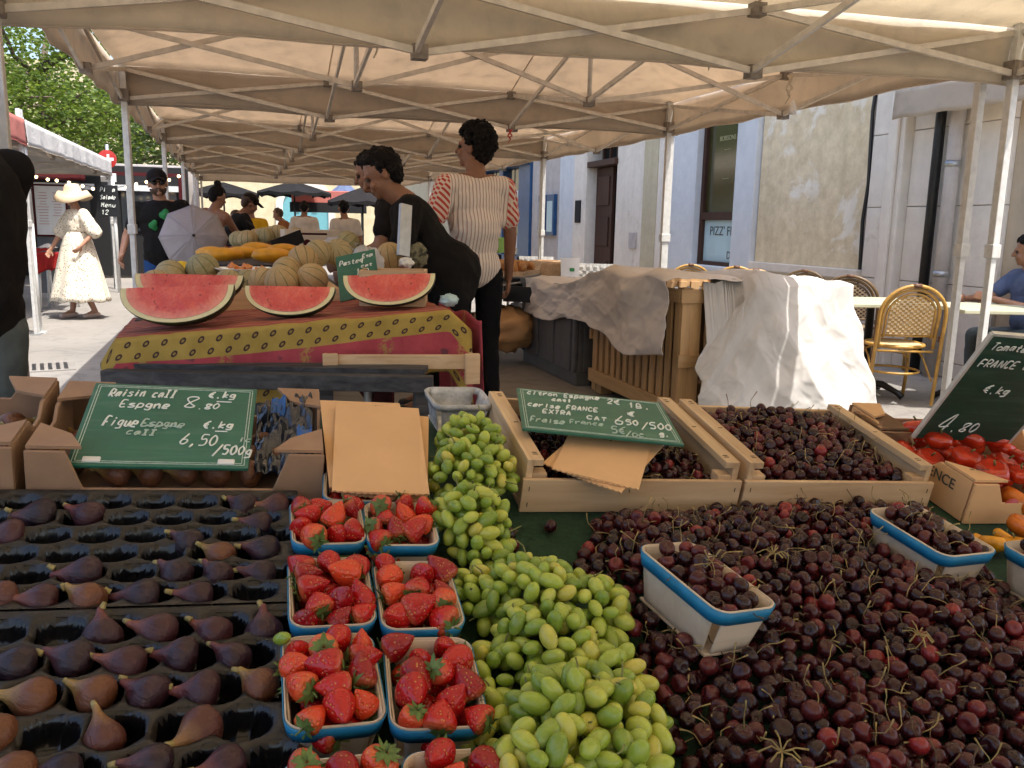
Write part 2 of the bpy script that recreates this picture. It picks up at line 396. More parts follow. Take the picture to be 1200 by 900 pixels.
def stripe_mat():
    m = NT('white_red_ribbed_shirt'); co = m.node('TexCoord'); g = m.node('SeparateXYZ'); m.t.links.new(co.outputs['Object'], g.inputs[0])
    at = m.math('ARCTAN2', g.outputs[0], g.outputs[1])
    s = m.math('SINE', m.math('MULTIPLY', g.outputs[0], 300.0))
    n = m.noise(60, 3, .6)
    c = m.mix(m.ramp(m.math('ADD', s, m.math('MULTIPLY', n, .4)), [(.55, 0.0), (.95, .8)]), (.80, .74, .68), (.40, .24, .19))
    # red chequer on the sleeves
    sx = m.math('SINE', m.math('MULTIPLY', g.outputs[1], 130.0)); sz = m.math('SINE', m.math('MULTIPLY', m.math('ADD', g.outputs[2], m.math('MULTIPLY', g.outputs[0], .9)), 150.0))
    chk = m.ramp(m.math('MULTIPLY', sx, sz), [(.0, 0.0), (.1, 1.0)])
    red = m.mix(chk, (.7, .6, .52), (.5, .05, .035))
    sl_ = m.math('GREATER_THAN', m.math('ABSOLUTE', g.outputs[0]), .195)
    c = m.mix(sl_, c, red)
    wr = m.math('ADD', m.math('MULTIPLY', s, .2), m.noise(9, 4, .5))
    return m.set(Base_Color=c, Roughness=.9).bump(wr, .4, .012).mat
M['stripe'] = stripe_mat()
def floral_mat():
    m = NT('cream_floral_cotton'); v = m.coord(1)
    vo = m.node('TexVoronoi'); vo.inputs['Scale'].default_value = 38; m.t.links.new(v, vo.inputs['Vector'])
    n = m.noise(60, 3, .6, v)
    k = m.ramp(m.math('ADD', vo.outputs['Distance'], m.math('MULTIPLY', n, .35)), [(.42, .95), (.52, 0.0)])
    c = m.mix(k, (.76, .68, .55), m.ramp(m.noise(9, 2, .5, v), [(.4, (.22, .13, .07)), (.6, (.17, .17, .1))]))
    return m.set(Base_Color=c, Roughness=.9).bump(m.noise(7, 3, .5, v, .6), .4, .02).mat
M['floral'] = floral_mat()
def haspocket(): pass
# ================================================================== setting
def ground_mat():
    m = NT('street_asphalt'); v = m.coord(1)
    n = m.noise(.5, 5, .6, v); n2 = m.noise(7, 5, .65, v); n3 = m.noise(160, 2, .6, v)
    c = m.ramp(n, [(.3, (.22, .205, .185)), (.7, (.31, .29, .265))])
    c = m.mix(m.ramp(n2, [(.5, 0.0), (.75, .35)]), c, (.12, .11, .10))
    c = m.mix(m.ramp(m.noise(2.2, 6, .7, v, 1.5), [(.55, 0.0), (.62, .35)]), c, (.11, .10, .095)); c = m.mix(m.math('MULTIPLY', n3, .35), c, (.12, .11, .1))
    return m.set(Base_Color=c, Roughness=.85).bump(m.math('ADD', n3, m.math('MULTIPLY', n2, 2)), .35, .006).mat
M['ground'] = ground_mat()
g = MB().grid(lambda a, b: ((a-.5)*260, (b-.5)*260+40, 0), 8, 8).build('ground', M['ground'], smooth=False); kind(g, 'structure')

def stucco(name, c0, c1, c2, sc=1.4, th=.56):
    m = NT(name); v = m.coord(1); n = m.noise(sc, 6, .65, v, .4); n2 = m.noise(sc*5, 5, .7, v)
    st = m.noise(1, 4, .6, m.coord((3, 3, .5)))
    c = m.ramp(n2, [(.3, c0), (.7, c1)])
    c = m.mix(m.ramp(n, [(th, 0.0), (th+.06, .85)]), c, c2)
    c = m.mix(m.ramp(st, [(.5, 0.0), (.8, .35)]), c, tuple(x*.55 for x in c0))
    return m.set(Base_Color=c, Roughness=.9).bump(m.math('ADD', n2, n), .5, .02).mat
M['yellow_stucco'] = stucco('peeling_yellow_render', (.58, .47, .30), (.80, .68, .47), (.84, .79, .69), 1.3, .53)
M['white_wall'] = stucco('white_painted_stone', (.68, .62, .54), (.78, .72, .63), (.56, .50, .42), 1.2, .62)
M['blue_white'] = stucco('pale_blue_painted_wood', (.56, .59, .62), (.64, .67, .70), (.54, .56, .58), 1.2, .66)
M['grey_wall'] = stucco('weathered_grey_render', (.42, .38, .36), (.52, .48, .45), (.37, .34, .32), 1.2, .6)
M['ochre_wall'] = stucco('ochre_render', (.46, .40, .27), (.56, .5, .36), (.44, .38, .28), 1.2, .6)
M['beige_wall'] = stucco('beige_render', (.44, .36, .26), (.52, .43, .32), (.42, .35, .26), 1.0, .66)
M['far_wall'] = stucco('cream_render', (.50, .42, .26), (.62, .54, .36), (.50, .44, .3), .5, .62)  # cream is the far facade's own colour
M['brown_door'] = wood('brown_door_wood', (.045, .02, .012), (.085, .04, .024), 2)
M['blue_paint'] = plain('blue_shop_paint', (.012, .065, .17), .4, .2, 8)
M['dark_in'] = plain('dark_interior', (.008, .008, .009), .9)  # near-black colour standing in for shade inside openings, also dark boards
def glass_mat(name, col, rough=.08):
    m = NT(name); m.set(Base_Color=col, Roughness=rough); m.b.inputs['Specular IOR Level'].default_value = .8; return m.mat
M['glass'] = glass_mat('dark_window_glass', (.02, .025, .03))
M['teal'] = plain('teal_door_paint', (.14, .36, .40), .5, .1)

# ---- near building along the right of the street
bd = thing('building', 'white stone building with peeling yellow render panel and takeaway window', 'building', (6, 8.5, 0))
def wp(name, y0, y1, z0, z1, mat, x0=0.0, x1=.4, bev=.006, lab=None, par=None):
    o = box(name, ((x0+x1)/2, (y0+y1)/2-8.5, (z0+z1)/2), (x1-x0, y1-y0, z1-z0), M[mat], par or bd, bev)
    if lab: o['label'] = lab
    return o
H = 4.9
CRS = [0, .14, .83, 1.52, 2.21, 2.9, 3.6, 4.25, H]
for (a, b, xo) in [(6.94, 7.24, 0), (6.40, 6.70, 0), (5.62, 6.395, .02)]:
    for i in range(len(CRS)-1): wp('stone_block', a, b, CRS[i]+.004, CRS[i+1]-.004, 'white_wall', xo, .4, .005)
wp('mortar_backing', 5.63, 7.3, 0, H-.02, 'grey_wall', .035, .39)
wp('pilaster', 6.705, 6.935, 0, H, 'white_wall', -.10, .3, .02)
wp('pilaster', 6.76, 6.88, 0, H-.01, 'white_wall', -.14, -.1, .015)
wp('stucco_panel', 7.30, 9.2, .9, H, 'yellow_stucco', .03, .42)
wp('ledge', 7.25, 9.22, .80, .9, 'white_wall', -.05, .4, .01)
wp('plinth', 7.25, 9.22, 0, .80, 'white_wall', 0, .4)
wp('wall', 1.5, 5.30, 0, H, 'beige_wall', .42, .8)
wp('pilaster', 5.42, 5.62, 0, H, 'beige_wall', .06, .8, .01)
wp('pilaster', 5.30, 5.42, 0, H, 'beige_wall', .18, .8, .01)
cable = MB(); cable.tube([(.01, -1.215+.02*sin(i*2.1), i*.35) for i in range(14)], .018, 6); cable.build('cable', M['black'], bd)
dp = MB().tube([(-.06, 6.33-8.5, 0), (-.06, 6.33-8.5, 2.35), (-.02, 6.25-8.5, 2.65), (-.02, 6.25-8.5, H)], .045, 10).build('downpipe', M['dark_metal'], bd)
gp = MB(); gp.tube([(-.07, 6.13-8.5, 0), (-.07, 6.13-8.5, 2.2), (-.02, 6.15-8.5, 2.7), (-.02, 6.15-8.5, H)], .06, 10)
gp = gp.build('downpipe', M['grey_wall'], bd)
for z in (.9, 1.85): MB().lathe([(.066, 0), (.066, .05)], 12, Matrix.Translation((-.07, 6.13-8.5, z))).build('pipe_clip', M['steel'], gp)
for (a, b) in [(9.22, 9.66), (10.64, 11.5)]:
    wp('painted_jamb', a, b, 0, H, 'blue_white', -.04, .4, .01)
wp('wall', 9.67, 10.63, 0, .74, 'blue_white', 0, .4)
wp('wall', 9.67, 10.63, 2.9, H, 'blue_white', 0, .4)
wp('sill', 9.60, 10.70, .74, .80, 'blue_white', -.12, .3, .01)
win = wp('window', 9.67, 10.63, .8, 2.9, 'dark_in', .15, .25, 0)
def wf(name, y0, y1, z0, z1, mat, x0, x1, par): return box(name, ((x0+x1)/2-.2*0, (y0+y1)/2-8.5, (z0+z1)/2), (x1-x0, y1-y0, z1-z0), M[mat], par, .004)
for (a, b, c, d) in [(9.67, 9.74, .8, 2.9), (10.56, 10.63, .8, 2.9), (9.74, 10.56, 1.40, 1.5), (9.74, 10.56, .8, .85), (9.74, 10.56, 2.8, 2.9)]:
    wf('frame', a, b, c, d, 'brown_door', .05, .15, win)
M['menu_glass'] = glass_mat('olive_menu_glass', (.05, .045, .015), .15)
M['pale_glass'] = plain('pale_blue_window_film', (.42, .58, .62), .3, .08, 3)
wf('pane', 9.74, 10.56, 1.5, 2.8, 'menu_glass', .10, .13, win)
wf('pane', 9.74, 10.56, .85, 1.40, 'pale_glass', .10, .13, win)
def lettering(txt, size, mat, M4, parent, name='lettering', align='CENTER', ext=.0012):
    cu = bpy.data.curves.new('lettering', 'FONT'); cu.body = txt; cu.size = size; cu.align_x = align; cu.extrude = ext
    t_ = bpy.data.objects.new('t', cu); me = bpy.data.meshes.new_from_object(t_); bpy.data.objects.remove(t_)
    me.materials.clear(); me.materials.append(mat); return inst(name, me, parent, M4)
FACE = Matrix(((0, 0, -1, 0), (-1, 0, 0, 0), (0, 1, 0, 0), (0, 0, 0, 1)))     # text read from the street (facing -x)
def tf(y, z, x): return Matrix.Translation((x, y-8.5, z)) @ FACE
M['dark_letter'] = plain('dark_lettering', (.05, .06, .06), .5); M['gold_letter'] = plain('faded_gold_lettering', (.4, .38, .2), .5); 
lettering("PIZZ' FI", .17, M['dark_letter'], tf(10.14, 1.2, .097), win)
lettering("Del", .14, M['dark_letter'], tf(9.86, .9, .097), win)
lettering("BOISSONS", .085, M['gold_letter'], tf(10.1, 2.42, .097), win)
for z in (2.3, 2.12, 1.93): lettering("..........", .07, M['gold_letter'], tf(10.1, z, .097), win)
aw = MB(); aw.grid(lambda a, b: ((-.02-.60*b if b < .5 else -.32-.02*(b-.5)), 5.0+a*1.62-8.5, (2.56-.06*b if b < .5 else 2.53-.5*(b-.5))+.008*sin(a*22)), 20, 12)
aw = aw.build('rolled_awning', M['canopy'], bd, solid=.012)

# ---- further building
b2 = thing('building', 'weathered grey terrace with brown door and blue shopfront further along', 'building', (6, 18, 0))
def wq(name, y0, y1, z0, z1, mat, x0=0.0, x1=.4, bev=.006, par=None):
    return box(name, ((x0+x1)/2, (y0+y1)/2-18, (z0+z1)/2), (x1-x0, y1-y0, z1-z0), M[mat], par or b2, bev)
wq('wall', 11.51, 11.86, 0, H, 'white_wall', .01, .4); wq('wall', 11.865, 12.33, 0, H, 'ochre_wall', 0, .4); wq('wall', 12.335, 13.36, 0, H, 'white_wall', .02, .4)
wq('vent_plate', 12.5, 12.75, .95, 1.2, 'grey_wall', -.01, .02)
wq('wall', 13.365, 14.5, 2.75, H, 'grey_wall', .02, .4)
dr = wq('doorway', 13.365, 14.5, 0, 2.75, 'dark_in', .3, .34, 0)
box('door', (.16, 14.12-18, 1.15), (.06, .7, 2.3), M['brown_door'], b2, .006)
for z in (.35, 1.1, 1.8): box('door_panel', (.12, 14.12-18, z+.1), (.03, .5, .5), M['brown_door'], b2, .01)
box('lintel', (.1, 13.93-18, 2.36), (.3, 1.2, .1), M['brown_door'], b2, .01)
for k in range(3): box('transom_bar', (.14, 13.6-18+.3*k, 2.58), (.05, .04, .33), M['brown_door'], b2, .003)
wq('pilaster', 14.505, 15.1, 0, H, 'white_wall', -.06, .4, .012); wq('pilaster', 15.105, 15.95, 0, H, 'blue_white', -.02, .4, .012)
wq('plaque', 14.7, 14.95, 1.35, 1.75, 'dark_in', -.085, -.06); wq('wall', 15.955, 17.7, 0, H, 'grey_wall', .02, .4)
for y in (16.15, 16.65):
    nb = wq('notice_box', y, y+.42, 1.1, 1.9, 'blue_paint', -.06, .02, .006); box('notice_sheet', (-.065, y+.21-18, 1.47), (.008, .3, .6), M['pale_glass'], nb, 0)
wq('wall', 17.705, 24, 2.9, H, 'grey_wall', .02, .4)
shop = wq('shopfront', 17.71, 24, 0, 2.9, 'blue_paint', .1, .3, .01)
for (y0, y1) in [(17.71, 18.5), (19.7, 20.0), (21.2, 21.5), (23.5, 24)]: box('post', (.03, (y0+y1)/2-18, 1.45), (.14, y1-y0, 2.88), M['blue_paint'], shop, .012)
box('fascia', (-.02, 20.85-18, 2.72), (.26, 6.2, .3), M['blue_paint'], shop, .012); box('stall_riser', (.03, 20.85-18, .3), (.14, 6.1, .6), M['blue_paint'], shop, .01)
for (y0, y1) in [(18.5, 19.1), (19.14, 19.7), (20.0, 20.6), (20.64, 21.2), (21.5, 22.5), (22.54, 23.5)]:
    pn = box('pane', (.085, (y0+y1)/2-18, 1.6), (.02, y1-y0-.04, 1.95), M['glass'], shop, 0)
    for k in range(3):
        for q in range(2):
            if rnd.random() < .8: box('notice_sheet', (.07, y0-18+(q+.5)*(y1-y0)/2, .95+.5*k+rnd.uniform(-.04, .04)), (.006, .2, .28), M['paper'], pn, 0)
wq('wall', 24.005, 40, 0, H, 'ochre_wall', 0, .4)

# ---- market canopies
def bar_mesh(L, w=.018, h=.027):
    key = round(L, 2)
    if key not in BARS: BARS[key] = MB().box((0, L/2, 0), (w, L, h)).mesh('truss_bar', M['bar'], False)
    return BARS[key]
BARS = {}
JM = MB().box((0, 0, 0), (.06, .06, .055)).mesh('joint', M['bracket'], False)
def aim(a, b, roll=0):
    a = Vector(a); d = Vector(b)-a; q = d.to_track_quat('Y', 'Z').to_matrix().to_4x4()
    return Matrix.Translation(a) @ q
def canopy(x0, x1, y0, y1, zl, label, mat='canopy', nx=3, ny=2, group='market canopies joined in a row', posts='FfNn', rise=.62, seed=0, valance=None, detail=True, tilt=(0, 0)):
    t = thing('market_canopy', label, 'canopy', ((x0+x1)/2, (y0+y1)/2, 0), 0, group)
    Wd, Dp = x1-x0, y1-y0; ze = zl+.27; r_ = random.Random(seed)
    def P(a, b): return (a-.5)*Wd, (b-.5)*Dp
    def zt(a, b): return tilt[0]*(a-.5)+tilt[1]*(b-.5)
    def roof(a, b):
        x, y = P(a, b); dx = min(a, 1-a)*nx; dy = min(b, 1-b)*ny; s = min(dx, dy, 1)
        sag = -.05*sin(pi*s)*(1+.4*sin(a*19+seed)) + .018*fbm(x*1.5+seed, y*1.5, seed)
        return (x, y, ze+rise*s+sag*(.35+.65*s)+zt(a, b))
    MB().grid(roof, 48, 32).build('roof', M[mat], t, solid=.004)
    for a in [k/nx for k in range(1, nx)]: MB().tube([Vector(roof(a, b/30))-Vector((0, 0, .005)) for b in range(31)], .005, 5).build('seam', M['canopy'], t)
    MB().tube([Vector(roof(b/30, .5))-Vector((0, 0, .005)) for b in range(31)], .005, 5).build('seam', M['canopy'], t)
    for k in range(4):
        def val(a, b, k=k):
            e = [(a, 0), (1, a), (1-a, 1), (0, 1-a)][k]; x, y = P(*e)
            n_ = [(0, -1), (1, 0), (0, 1), (-1, 0)][k]; w = .012*sin(a*31+seed+k)+.012*fbm(a*9, seed, k)
            out = .012+b*.012+w*b
            sg = .025*b*sin(pi*((a*3) % 1))
            return (x+n_[0]*out, y+n_[1]*out, ze-.27*b*(1+.02*fbm(a*6, seed+3, k))+sg*.5+zt(*e))
        MB().grid(val, 60, 5).build('valance', M[valance or mat], t, solid=.003)
        if True:  # hem seam
            MB().tube([val(a/40, 1.0) for a in range(41)], .006, 5).build('hem', M['canopy'] if not valance else M[valance], t)
    C4 = {'N': (0, 0), 'n': (1, 0), 'F': (0, 1), 'f': (1, 1)}
    for c in posts:
        a, b = C4[c]; x, y = P(a, b); x += .03 if a == 0 else -.03; y += .03 if b == 0 else -.03; z = zt(a, b)
        po = box('post', (x, y, 1.0+.72+z/2), (.042, .042, 2*(ze-1.72)+z), M['alu'], t, .004) if False else box('post', (x, y, (ze+.1)/2+.6), (.042, .042, ze+.1-1.2), M['alu'], t, .004)
        box('post_foot', (x, y, .62), (.034, .034, 1.24), M['alu'], po, .003); box('base_plate', (x, y, .005), (.1, .1, .01), M['steel'], po, 0)
        box('slider', (x, y, zl+.06+z), (.075, .075, .09), M['bracket'], po, .006); box('clamp', (x, y, 1.19), (.056, .056, .07), M['alu'], po, .004)
    if detail:
        zlo, zhi = zl-.02, zl+.36
        def nd(i, j, hi):
            x, y = P(i/nx, j/ny); ins = .03
            x = max(-Wd/2+ins, min(Wd/2-ins, x)); y = max(-Dp/2+ins, min(Dp/2-ins, y))
            inner = 0 < i < nx and 0 < j < ny; corner = i in (0, nx) and j in (0, ny)
            z = (zhi+.06 if inner else zhi-.12*(not inner)) if hi else (zlo+(.06 if corner else 0)+(.0 if inner else 0))
            return Vector((x, y, z+zt(i/nx, j/ny)))
        E_ = [((i, j), (i+1, j)) for i in range(nx) for j in range(ny+1)] + [((i, j), (i, j+1)) for i in range(nx+1) for j in range(ny)]
        for (p, q) in E_:
            sd = Vector((0, .014, 0)) if p[1] == q[1] else Vector((.014, 0, 0))
            for s_, (h0, h1) in ((1, (0, 1)), (-1, (1, 0))):
                a = nd(*p, h0)+sd*s_; b = nd(*q, h1)+sd*s_; L = (b-a).length
                inst('truss_bar', bar_mesh(L), t, aim(a, b))
        for i in range(nx+1):
            for j in range(ny+1):
                if i in (0, nx) and j in (0, ny): continue
                for h in (0, 1): inst('joint', JM, t, Matrix.Translation(nd(i, j, h)))
                if 0 < i < nx and 0 < j < ny:
                    p = nd(i, j, 0); MB().tube([p, (p.x, p.y, ze+rise-.02)], .015, 8).build('mast', M['bar'], t)
    return t
canopy(-.80, 3.86, -4.2, -.37, 1.965, 'unseen cream canopy added behind the viewer to darken the display', 'canopy_light', seed=2, detail=False, rise=.6)  # out of view, added to hold back sky light from the fruit
XL, XR = -.78, 3.70
YS = [3.56, 6.98, 10.4, 13.8, 17.2, 20.6, 24.0]
canopy(-.80, 3.70, -.35, 3.50, 1.965, 'cream canopy overhead with crossed truss bars above the fruit display', 'canopy_light', seed=1, tilt=(.09, 0), rise=.6)
names = ['beige canopy over the watermelon table, first beyond the cream one', 'second beige canopy down the row, above the man in the striped shirt', 'third beige canopy down the row', 'fourth beige canopy down the row, over the squashes', 'last beige canopy at the far end of the row']
for i, nm in enumerate(names):
    canopy(XL, XR-(.07 if i == 0 else 0), YS[i]+.008, YS[i+1]-.008, 2.075+.01*i, nm, 'canopy', seed=10+i, detail=i < 4, posts='Ffn' if i == 0 else 'FfNn')
# knotted cloth strips and a white lamp hanging from the frame
def hang(name, x, y, d, L, mat, label, cat='strap'):
    p = pd(x, y, d); r_ = random.Random(int(x)); mb = MB()
    for k in range(2): mb.tube([p+Vector((.012*k+.01*sin(i*1.3+k*2), .01*cos(i*1.7+k), -L*i/8*(1-.25*k))) for i in range(9)], [.009-.0007*i for i in range(9)], 6)
    tag(mb.build(name, M[mat], None), label, cat); return p
hang('strap', 925, 88, 5.0, .16, 'canopy_light', 'pale cloth strap knotted round the side truss of the beige canopy')
hang('strap', 837, 5, 3.8, .28, 'canopy_light', 'cream cord knotted on the overhead truss joint')
hang('strap', 440, 4, 3.6, .22, 'canopy_light', 'cream cord hanging at the overhead truss above the front melons')
hang('strap', 597, 152, 6.9, .10, 'red_plastic', 'small red ribbon tied to the truss behind the striped shirt')
p = pd(929, 128, 5.0); lamp = thing('hanging_lamp', 'small white lamp hanging on a cloth strap under the beige canopy', 'lamp', p)
MB().lathe([(.008, .05), (.012, .04), (.022, 0), (.02, -.03), (.0, -.032)], 10).build('shade', M['white'], lamp)

# ---- stalls, restaurant and trees on the left
canopy(-5.3, -2.12, 6.9, 10.42, 2.0, 'white market canopy with pink valance and red lining at the frame edge', 'canopy_white', 2, 2, 'stall canopies across the lane', 'Nf', seed=31, valance='canopy_pink', detail=False)
canopy(-5.3, -2.12, 10.46, 13.7, 2.0, 'white market canopy sagging beside the white pole', 'canopy_white', 2, 2, 'stall canopies across the lane', 'n', seed=33, detail=True, rise=.75)
canopy(-5.3, -2.12, 13.74, 17.0, 2.0, 'white market canopy next in front of the maroon restaurant awning', 'canopy_white', 2, 2, 'stall canopies across the lane', 'f', seed=35, detail=True, rise=.75)
rp = MB().grid(lambda a, b: (-2.2-2.9*a, 10.2+.05*sin(a*14)*b, 2.42-.6*b+.1*b*sin(a*pi)), 24, 8).build('side_panel', M['canopy_red'], None, solid=.004)
tag(rp, 'red cloth panel hanging inside the pink edged stall', 'cloth panel')

re = thing('restaurant', 'restaurant with maroon awning and dark terrace behind the white stalls', 'restaurant', (-5, 20, 0))
MB().grid(lambda a, b: (-4+6.4*a, -2.6+2.6*b, 2.10+.42*b+.01*sin(a*40)), 30, 4).build('awning', M['maroon'], re, solid=.02)
MB().grid(lambda a, b: (-4+6.4*a, -2.61-.02*b, 2.10-.2*b+.02*abs(sin(a*40))*b), 80, 3).build('valance', M['maroon'], re, solid=.01)
box('wall', (0, .4, 1.2), (8.4, .3, 2.4), M['grey_wall'], re, .01)
box('terrace_front', (0, .18, 1.2), (8.0, .06, 2.3), M['dark_in'], re, 0)  # near-black sheet, the gloom under the awning put in as colour
for x in (-3.6, -1.9, -.2, 1.5, 3.2): box('window', (x, .14, 1.45), (1.1, .05, .9), M['glass'], re, 0); box('shutter_rail', (x, .1, 1.9), (1.3, .04, .12), M['white_metal'], re, 0)
box('fascia_rail', (0, -2.5, 2.07), (8.2, .06, .06), M['maroon'], re, 0)
for x in (-3.9, -1.2, 1.4, 4.0): box('post', (x, -2.5, 1.04), (.09, .09, 2.08), M['maroon'], re, .01)
def emit(name, col, st):
    m = NT(name); m.set(Base_Color=col, Emission_Color=(*col, 1), Emission_Strength=st); return m.mat
M['bulb'] = emit('warm_bulb', (1, .72, .38), 3.0)
sl_ = thing('string_light', 'string of warm bulbs looped under the maroon awning', 'string light', (-5, 17.2, 1.98))
BU = MB().ell((0, 0, 0), .028, None, 8, 6).mesh('bulb', M['bulb'])
wire = []
for k in range(44):
    a = k/43; x = -3.8+7.8*a; z = .08-.28*abs(sin(a*pi*3))+.03*sin(k); y = -.1+.5*sin(k*1.7)*.3
    wire.append((x, y, z+.03)); inst('bulb', BU, sl_, Matrix.Translation((x, y, z)))
MB().tube(wire, .005, 4).build('wire', M['black'], sl_)

def leaf_mat(name, c0, c1):
    m = NT(name); r = m.rand(); c = m.ramp(r, [(0, c0), (1, c1)])
    m.set(Base_Color=c, Roughness=.5)
    tr = m.node('BsdfTranslucent'); m.put(tr.inputs[0], m.mix(.5, c, (.28, .36, .03))); mx = m.node('MixShader'); mx.inputs[0].default_value = .42
    m.t.links.new(m.b.outputs[0], mx.inputs[1]); m.t.links.new(tr.outputs[0], mx.inputs[2]); m.t.links.new(mx.outputs[0], m.n['Material Output'].inputs[0]); return m.mat
M['leaf'] = leaf_mat('plane_tree_leaf', (.06, .12, .015), (.18, .25, .03)); M['leaf_dark'] = leaf_mat('dark_leaf', (.02, .045, .012), (.05, .09, .02))
M['bark'] = plain('tree_bark', (.13, .10, .075), .9, .35, 8, .6)
def tree(loc, h, cr, label, mat='leaf', n=9000, seed=0, leaf=.13):
    r_ = random.Random(seed); t = thing('tree', label, 'tree', loc, 0, 'trees above the stalls')
    mb = MB(); top = Vector((.3, 0, h)); mb.tube([(0, 0, 0), (.05, .02, h*.3), (.0, .1, h*.55), (.1, 0, h*.8), top], [.26, .21, .17, .1, .03], 10)
    tips = []
    for k in range(16):
        a = r_.uniform(0, 2*pi); z0 = h*r_.uniform(.38, .8); L = cr*r_.uniform(.6, 1.0)
        e = Vector((cos(a)*L, sin(a)*L, z0+r_.uniform(.1, .6)*cr)); m_ = Vector((cos(a)*L*.5, sin(a)*L*.5, z0+.1*cr))
        mb.tube([(0, 0, z0), m_, e], [.1, .06, .015], 6); tips += [m_, e, (m_+e)/2]
    mb.build('trunk', M['bark'], t)
    vs = np.empty((n*4, 3)); clump = [Vector((r_.gauss(0, 1), r_.gauss(0, 1), r_.gauss(0, 1))).normalized() for _ in range(26)]
    cen = [tp+Vector((r_.uniform(-.5, .5), r_.uniform(-.5, .5), r_.uniform(-.3, .5))) for tp in tips]
    for k in range(n):
        c = r_.choice(cen); q = Vector((r_.gauss(0, .5), r_.gauss(0, .5), r_.gauss(0, .36)))*cr*.3; p_ = c+q
        d = Vector((r_.gauss(0, 1), r_.gauss(0, 1), r_.gauss(0, .6))).normalized(); x, y, _ = basis(d); s = leaf*r_.uniform(.6, 1.3)
        for i, (a, b) in enumerate(((-.5, 0), (0, -.32), (.5, 0), (0, .32))): vs[k*4+i] = p_+x*(a*s)+y*(b*s)+d*(.1*s*(i % 2))
    me = bpy.data.meshes.new('crown'); me.from_pydata(vs.tolist(), [], [(4*k, 4*k+1, 4*k+2, 4*k+3) for k in range(n)]); me.materials.append(M[mat])
    inst('crown', me, t)
    return t
tree(pd(60, 258, 24).xy.to_3d(), 6.6, 3.4, 'tall leafy tree in sun behind the white stalls', 'leaf', 15000, 3)
tree(pd(150, 258, 27).xy.to_3d(), 5.6, 2.6, 'dark tree between canopy poles beyond the restaurant', 'leaf_dark', 8000, 5, .14)
tree(pd(-90, 258, 21).xy.to_3d(), 6.4, 3.2, 'broad leafy tree at the edge of the view beyond the red stall', 'leaf', 9000, 9)

# ---- far end of the street
fb = thing('building', 'sunlit cream building with arched teal doorway closing the street', 'building', pd(320, 258, 40).xy.to_3d(), -.12)
box('wall', (0, .4, 4), (22, .6, 8), M['far_wall'], fb, .02)
mb = MB(); ring = []
for k in range(17): a = pi*k/16; ring.append((cos(a), sin(a)))
pts = [(1, -1.9)] + ring + [(-1, -1.9)]
mb.ring_loft([[Vector((1.5+x*1.05, .06, 1.9+y*1.05)) for x, y in pts], [Vector((1.5+x*1.05, .14, 1.9+y*1.05)) for x, y in pts]])
door = mb.build('door', M['teal'], fb, smooth=False)
mb = MB(); o = [(x*1.3, y*1.3 if y > -1 else y) for x, y in pts]
for i in range(len(pts)-1):
    a, b, c, d = [Vector((1.5+px*1.05, -.02, 1.9+py*1.05)) for px, py in (pts[i], pts[i+1], o[i+1], o[i])]
    mb.add([a, b, c, d, *(q+Vector((0, .12, 0)) for q in (a, b, c, d))], [(0, 1, 2, 3), (0, 4, 5, 1), (2, 6, 7, 3), (1, 5, 6, 2), (0, 3, 7, 4)])
mb.build('door_surround', M['white_wall'], fb, smooth=False)
for x in (-6, -3, 4.5, 7.5): box('window', (x, .08, 5.2), (1.1, .06, 1.8), M['glass'], fb, 0)
for x in (1.1, 1.5, 1.9): box('door_light', (x, .04, 2.15), (.22, .03, .9), M['pale_glass'], door, 0)
def parasol(x, y, d, r, mat, label, n=8, flat=.3):
    p = pd(x, y, d); t = thing('parasol', label, 'parasol', (p.x, p.y, 0), 0, 'parasols and tents at the far end')
    rings = []
    for (rr, zz) in ((.02, flat), (r*.5, flat*.55), (r, 0), (r*1.0, -.16)):
        rings.append([Vector((cos(2*pi*k/48)*rr, sin(2*pi*k/48)*rr, p.z+zz+(.06*abs(sin(k*pi/4)) if zz < 0 else (-.05*abs(sin(k*pi*n/48)) if zz < flat else 0)))) for k in range(48)])
    MB().ring_loft(rings, True, False).build('cloth', M[mat], t, smooth=False, solid=.01)
    MB().tube([(0, 0, 0), (0, 0, p.z+flat)], .025, 8).build('pole', M['dark_metal'], t)
parasol(345, 225, 25, 1.05, 'black_tee', 'black parasol with scalloped edge in front of the arched door')
parasol(262, 226, 25, 1.0, 'black_tee', 'black parasol with scalloped edge behind the woman in the white top')
parasol(425, 236, 25, 1.0, 'black_tee2', 'dark blue parasol past the seller in black', flat=.4)
parasol(404, 236, 30, .8, 'blue_tee', 'pale blue parasol beside the flat marquee', flat=.7)
p = pd(385, 238, 27); mq = thing('marquee', 'flat marquee with brown roof and dark valance at the street end', 'marquee', (p.x, p.y, 0), -.1)
box('roof', (0, 0, p.z+.1), (2.2, 1.8, .5), M['canopy_pink'], mq, .02); box('valance', (0, -.92, p.z-.16), (2.3, .03, .3), M['dark_in'], mq, 0)
for x in (-1.0, 1.0): MB().tube([(x, -.88, 0), (x, -.88, p.z)], .025, 8).build('pole', M['dark_metal'], mq)
# ================================================================== fruit display
bench = thing('display_bench', 'sloping market bench covered with dark green cloth under the fruit', 'bench', mw=DM)
mb = MB().grid(lambda a, b: (-1.25+2.95*a, .42+1.36*b, -.004+.002*fbm(a*20, b*12)), 60, 30); mb.build('cloth', M['turf'], bench, solid=.004)
box('board', (.22, 1.1, -.03), (2.95, 1.36, .04), M['old_bar'], bench, .003)
for u in (-1.1, 1.5):
    for v in (.5, 1.65): MB().tube([(u, v, -.05), (u-.05*0, v, -.55)], .02, 8).build('leg', M['steel'], bench)

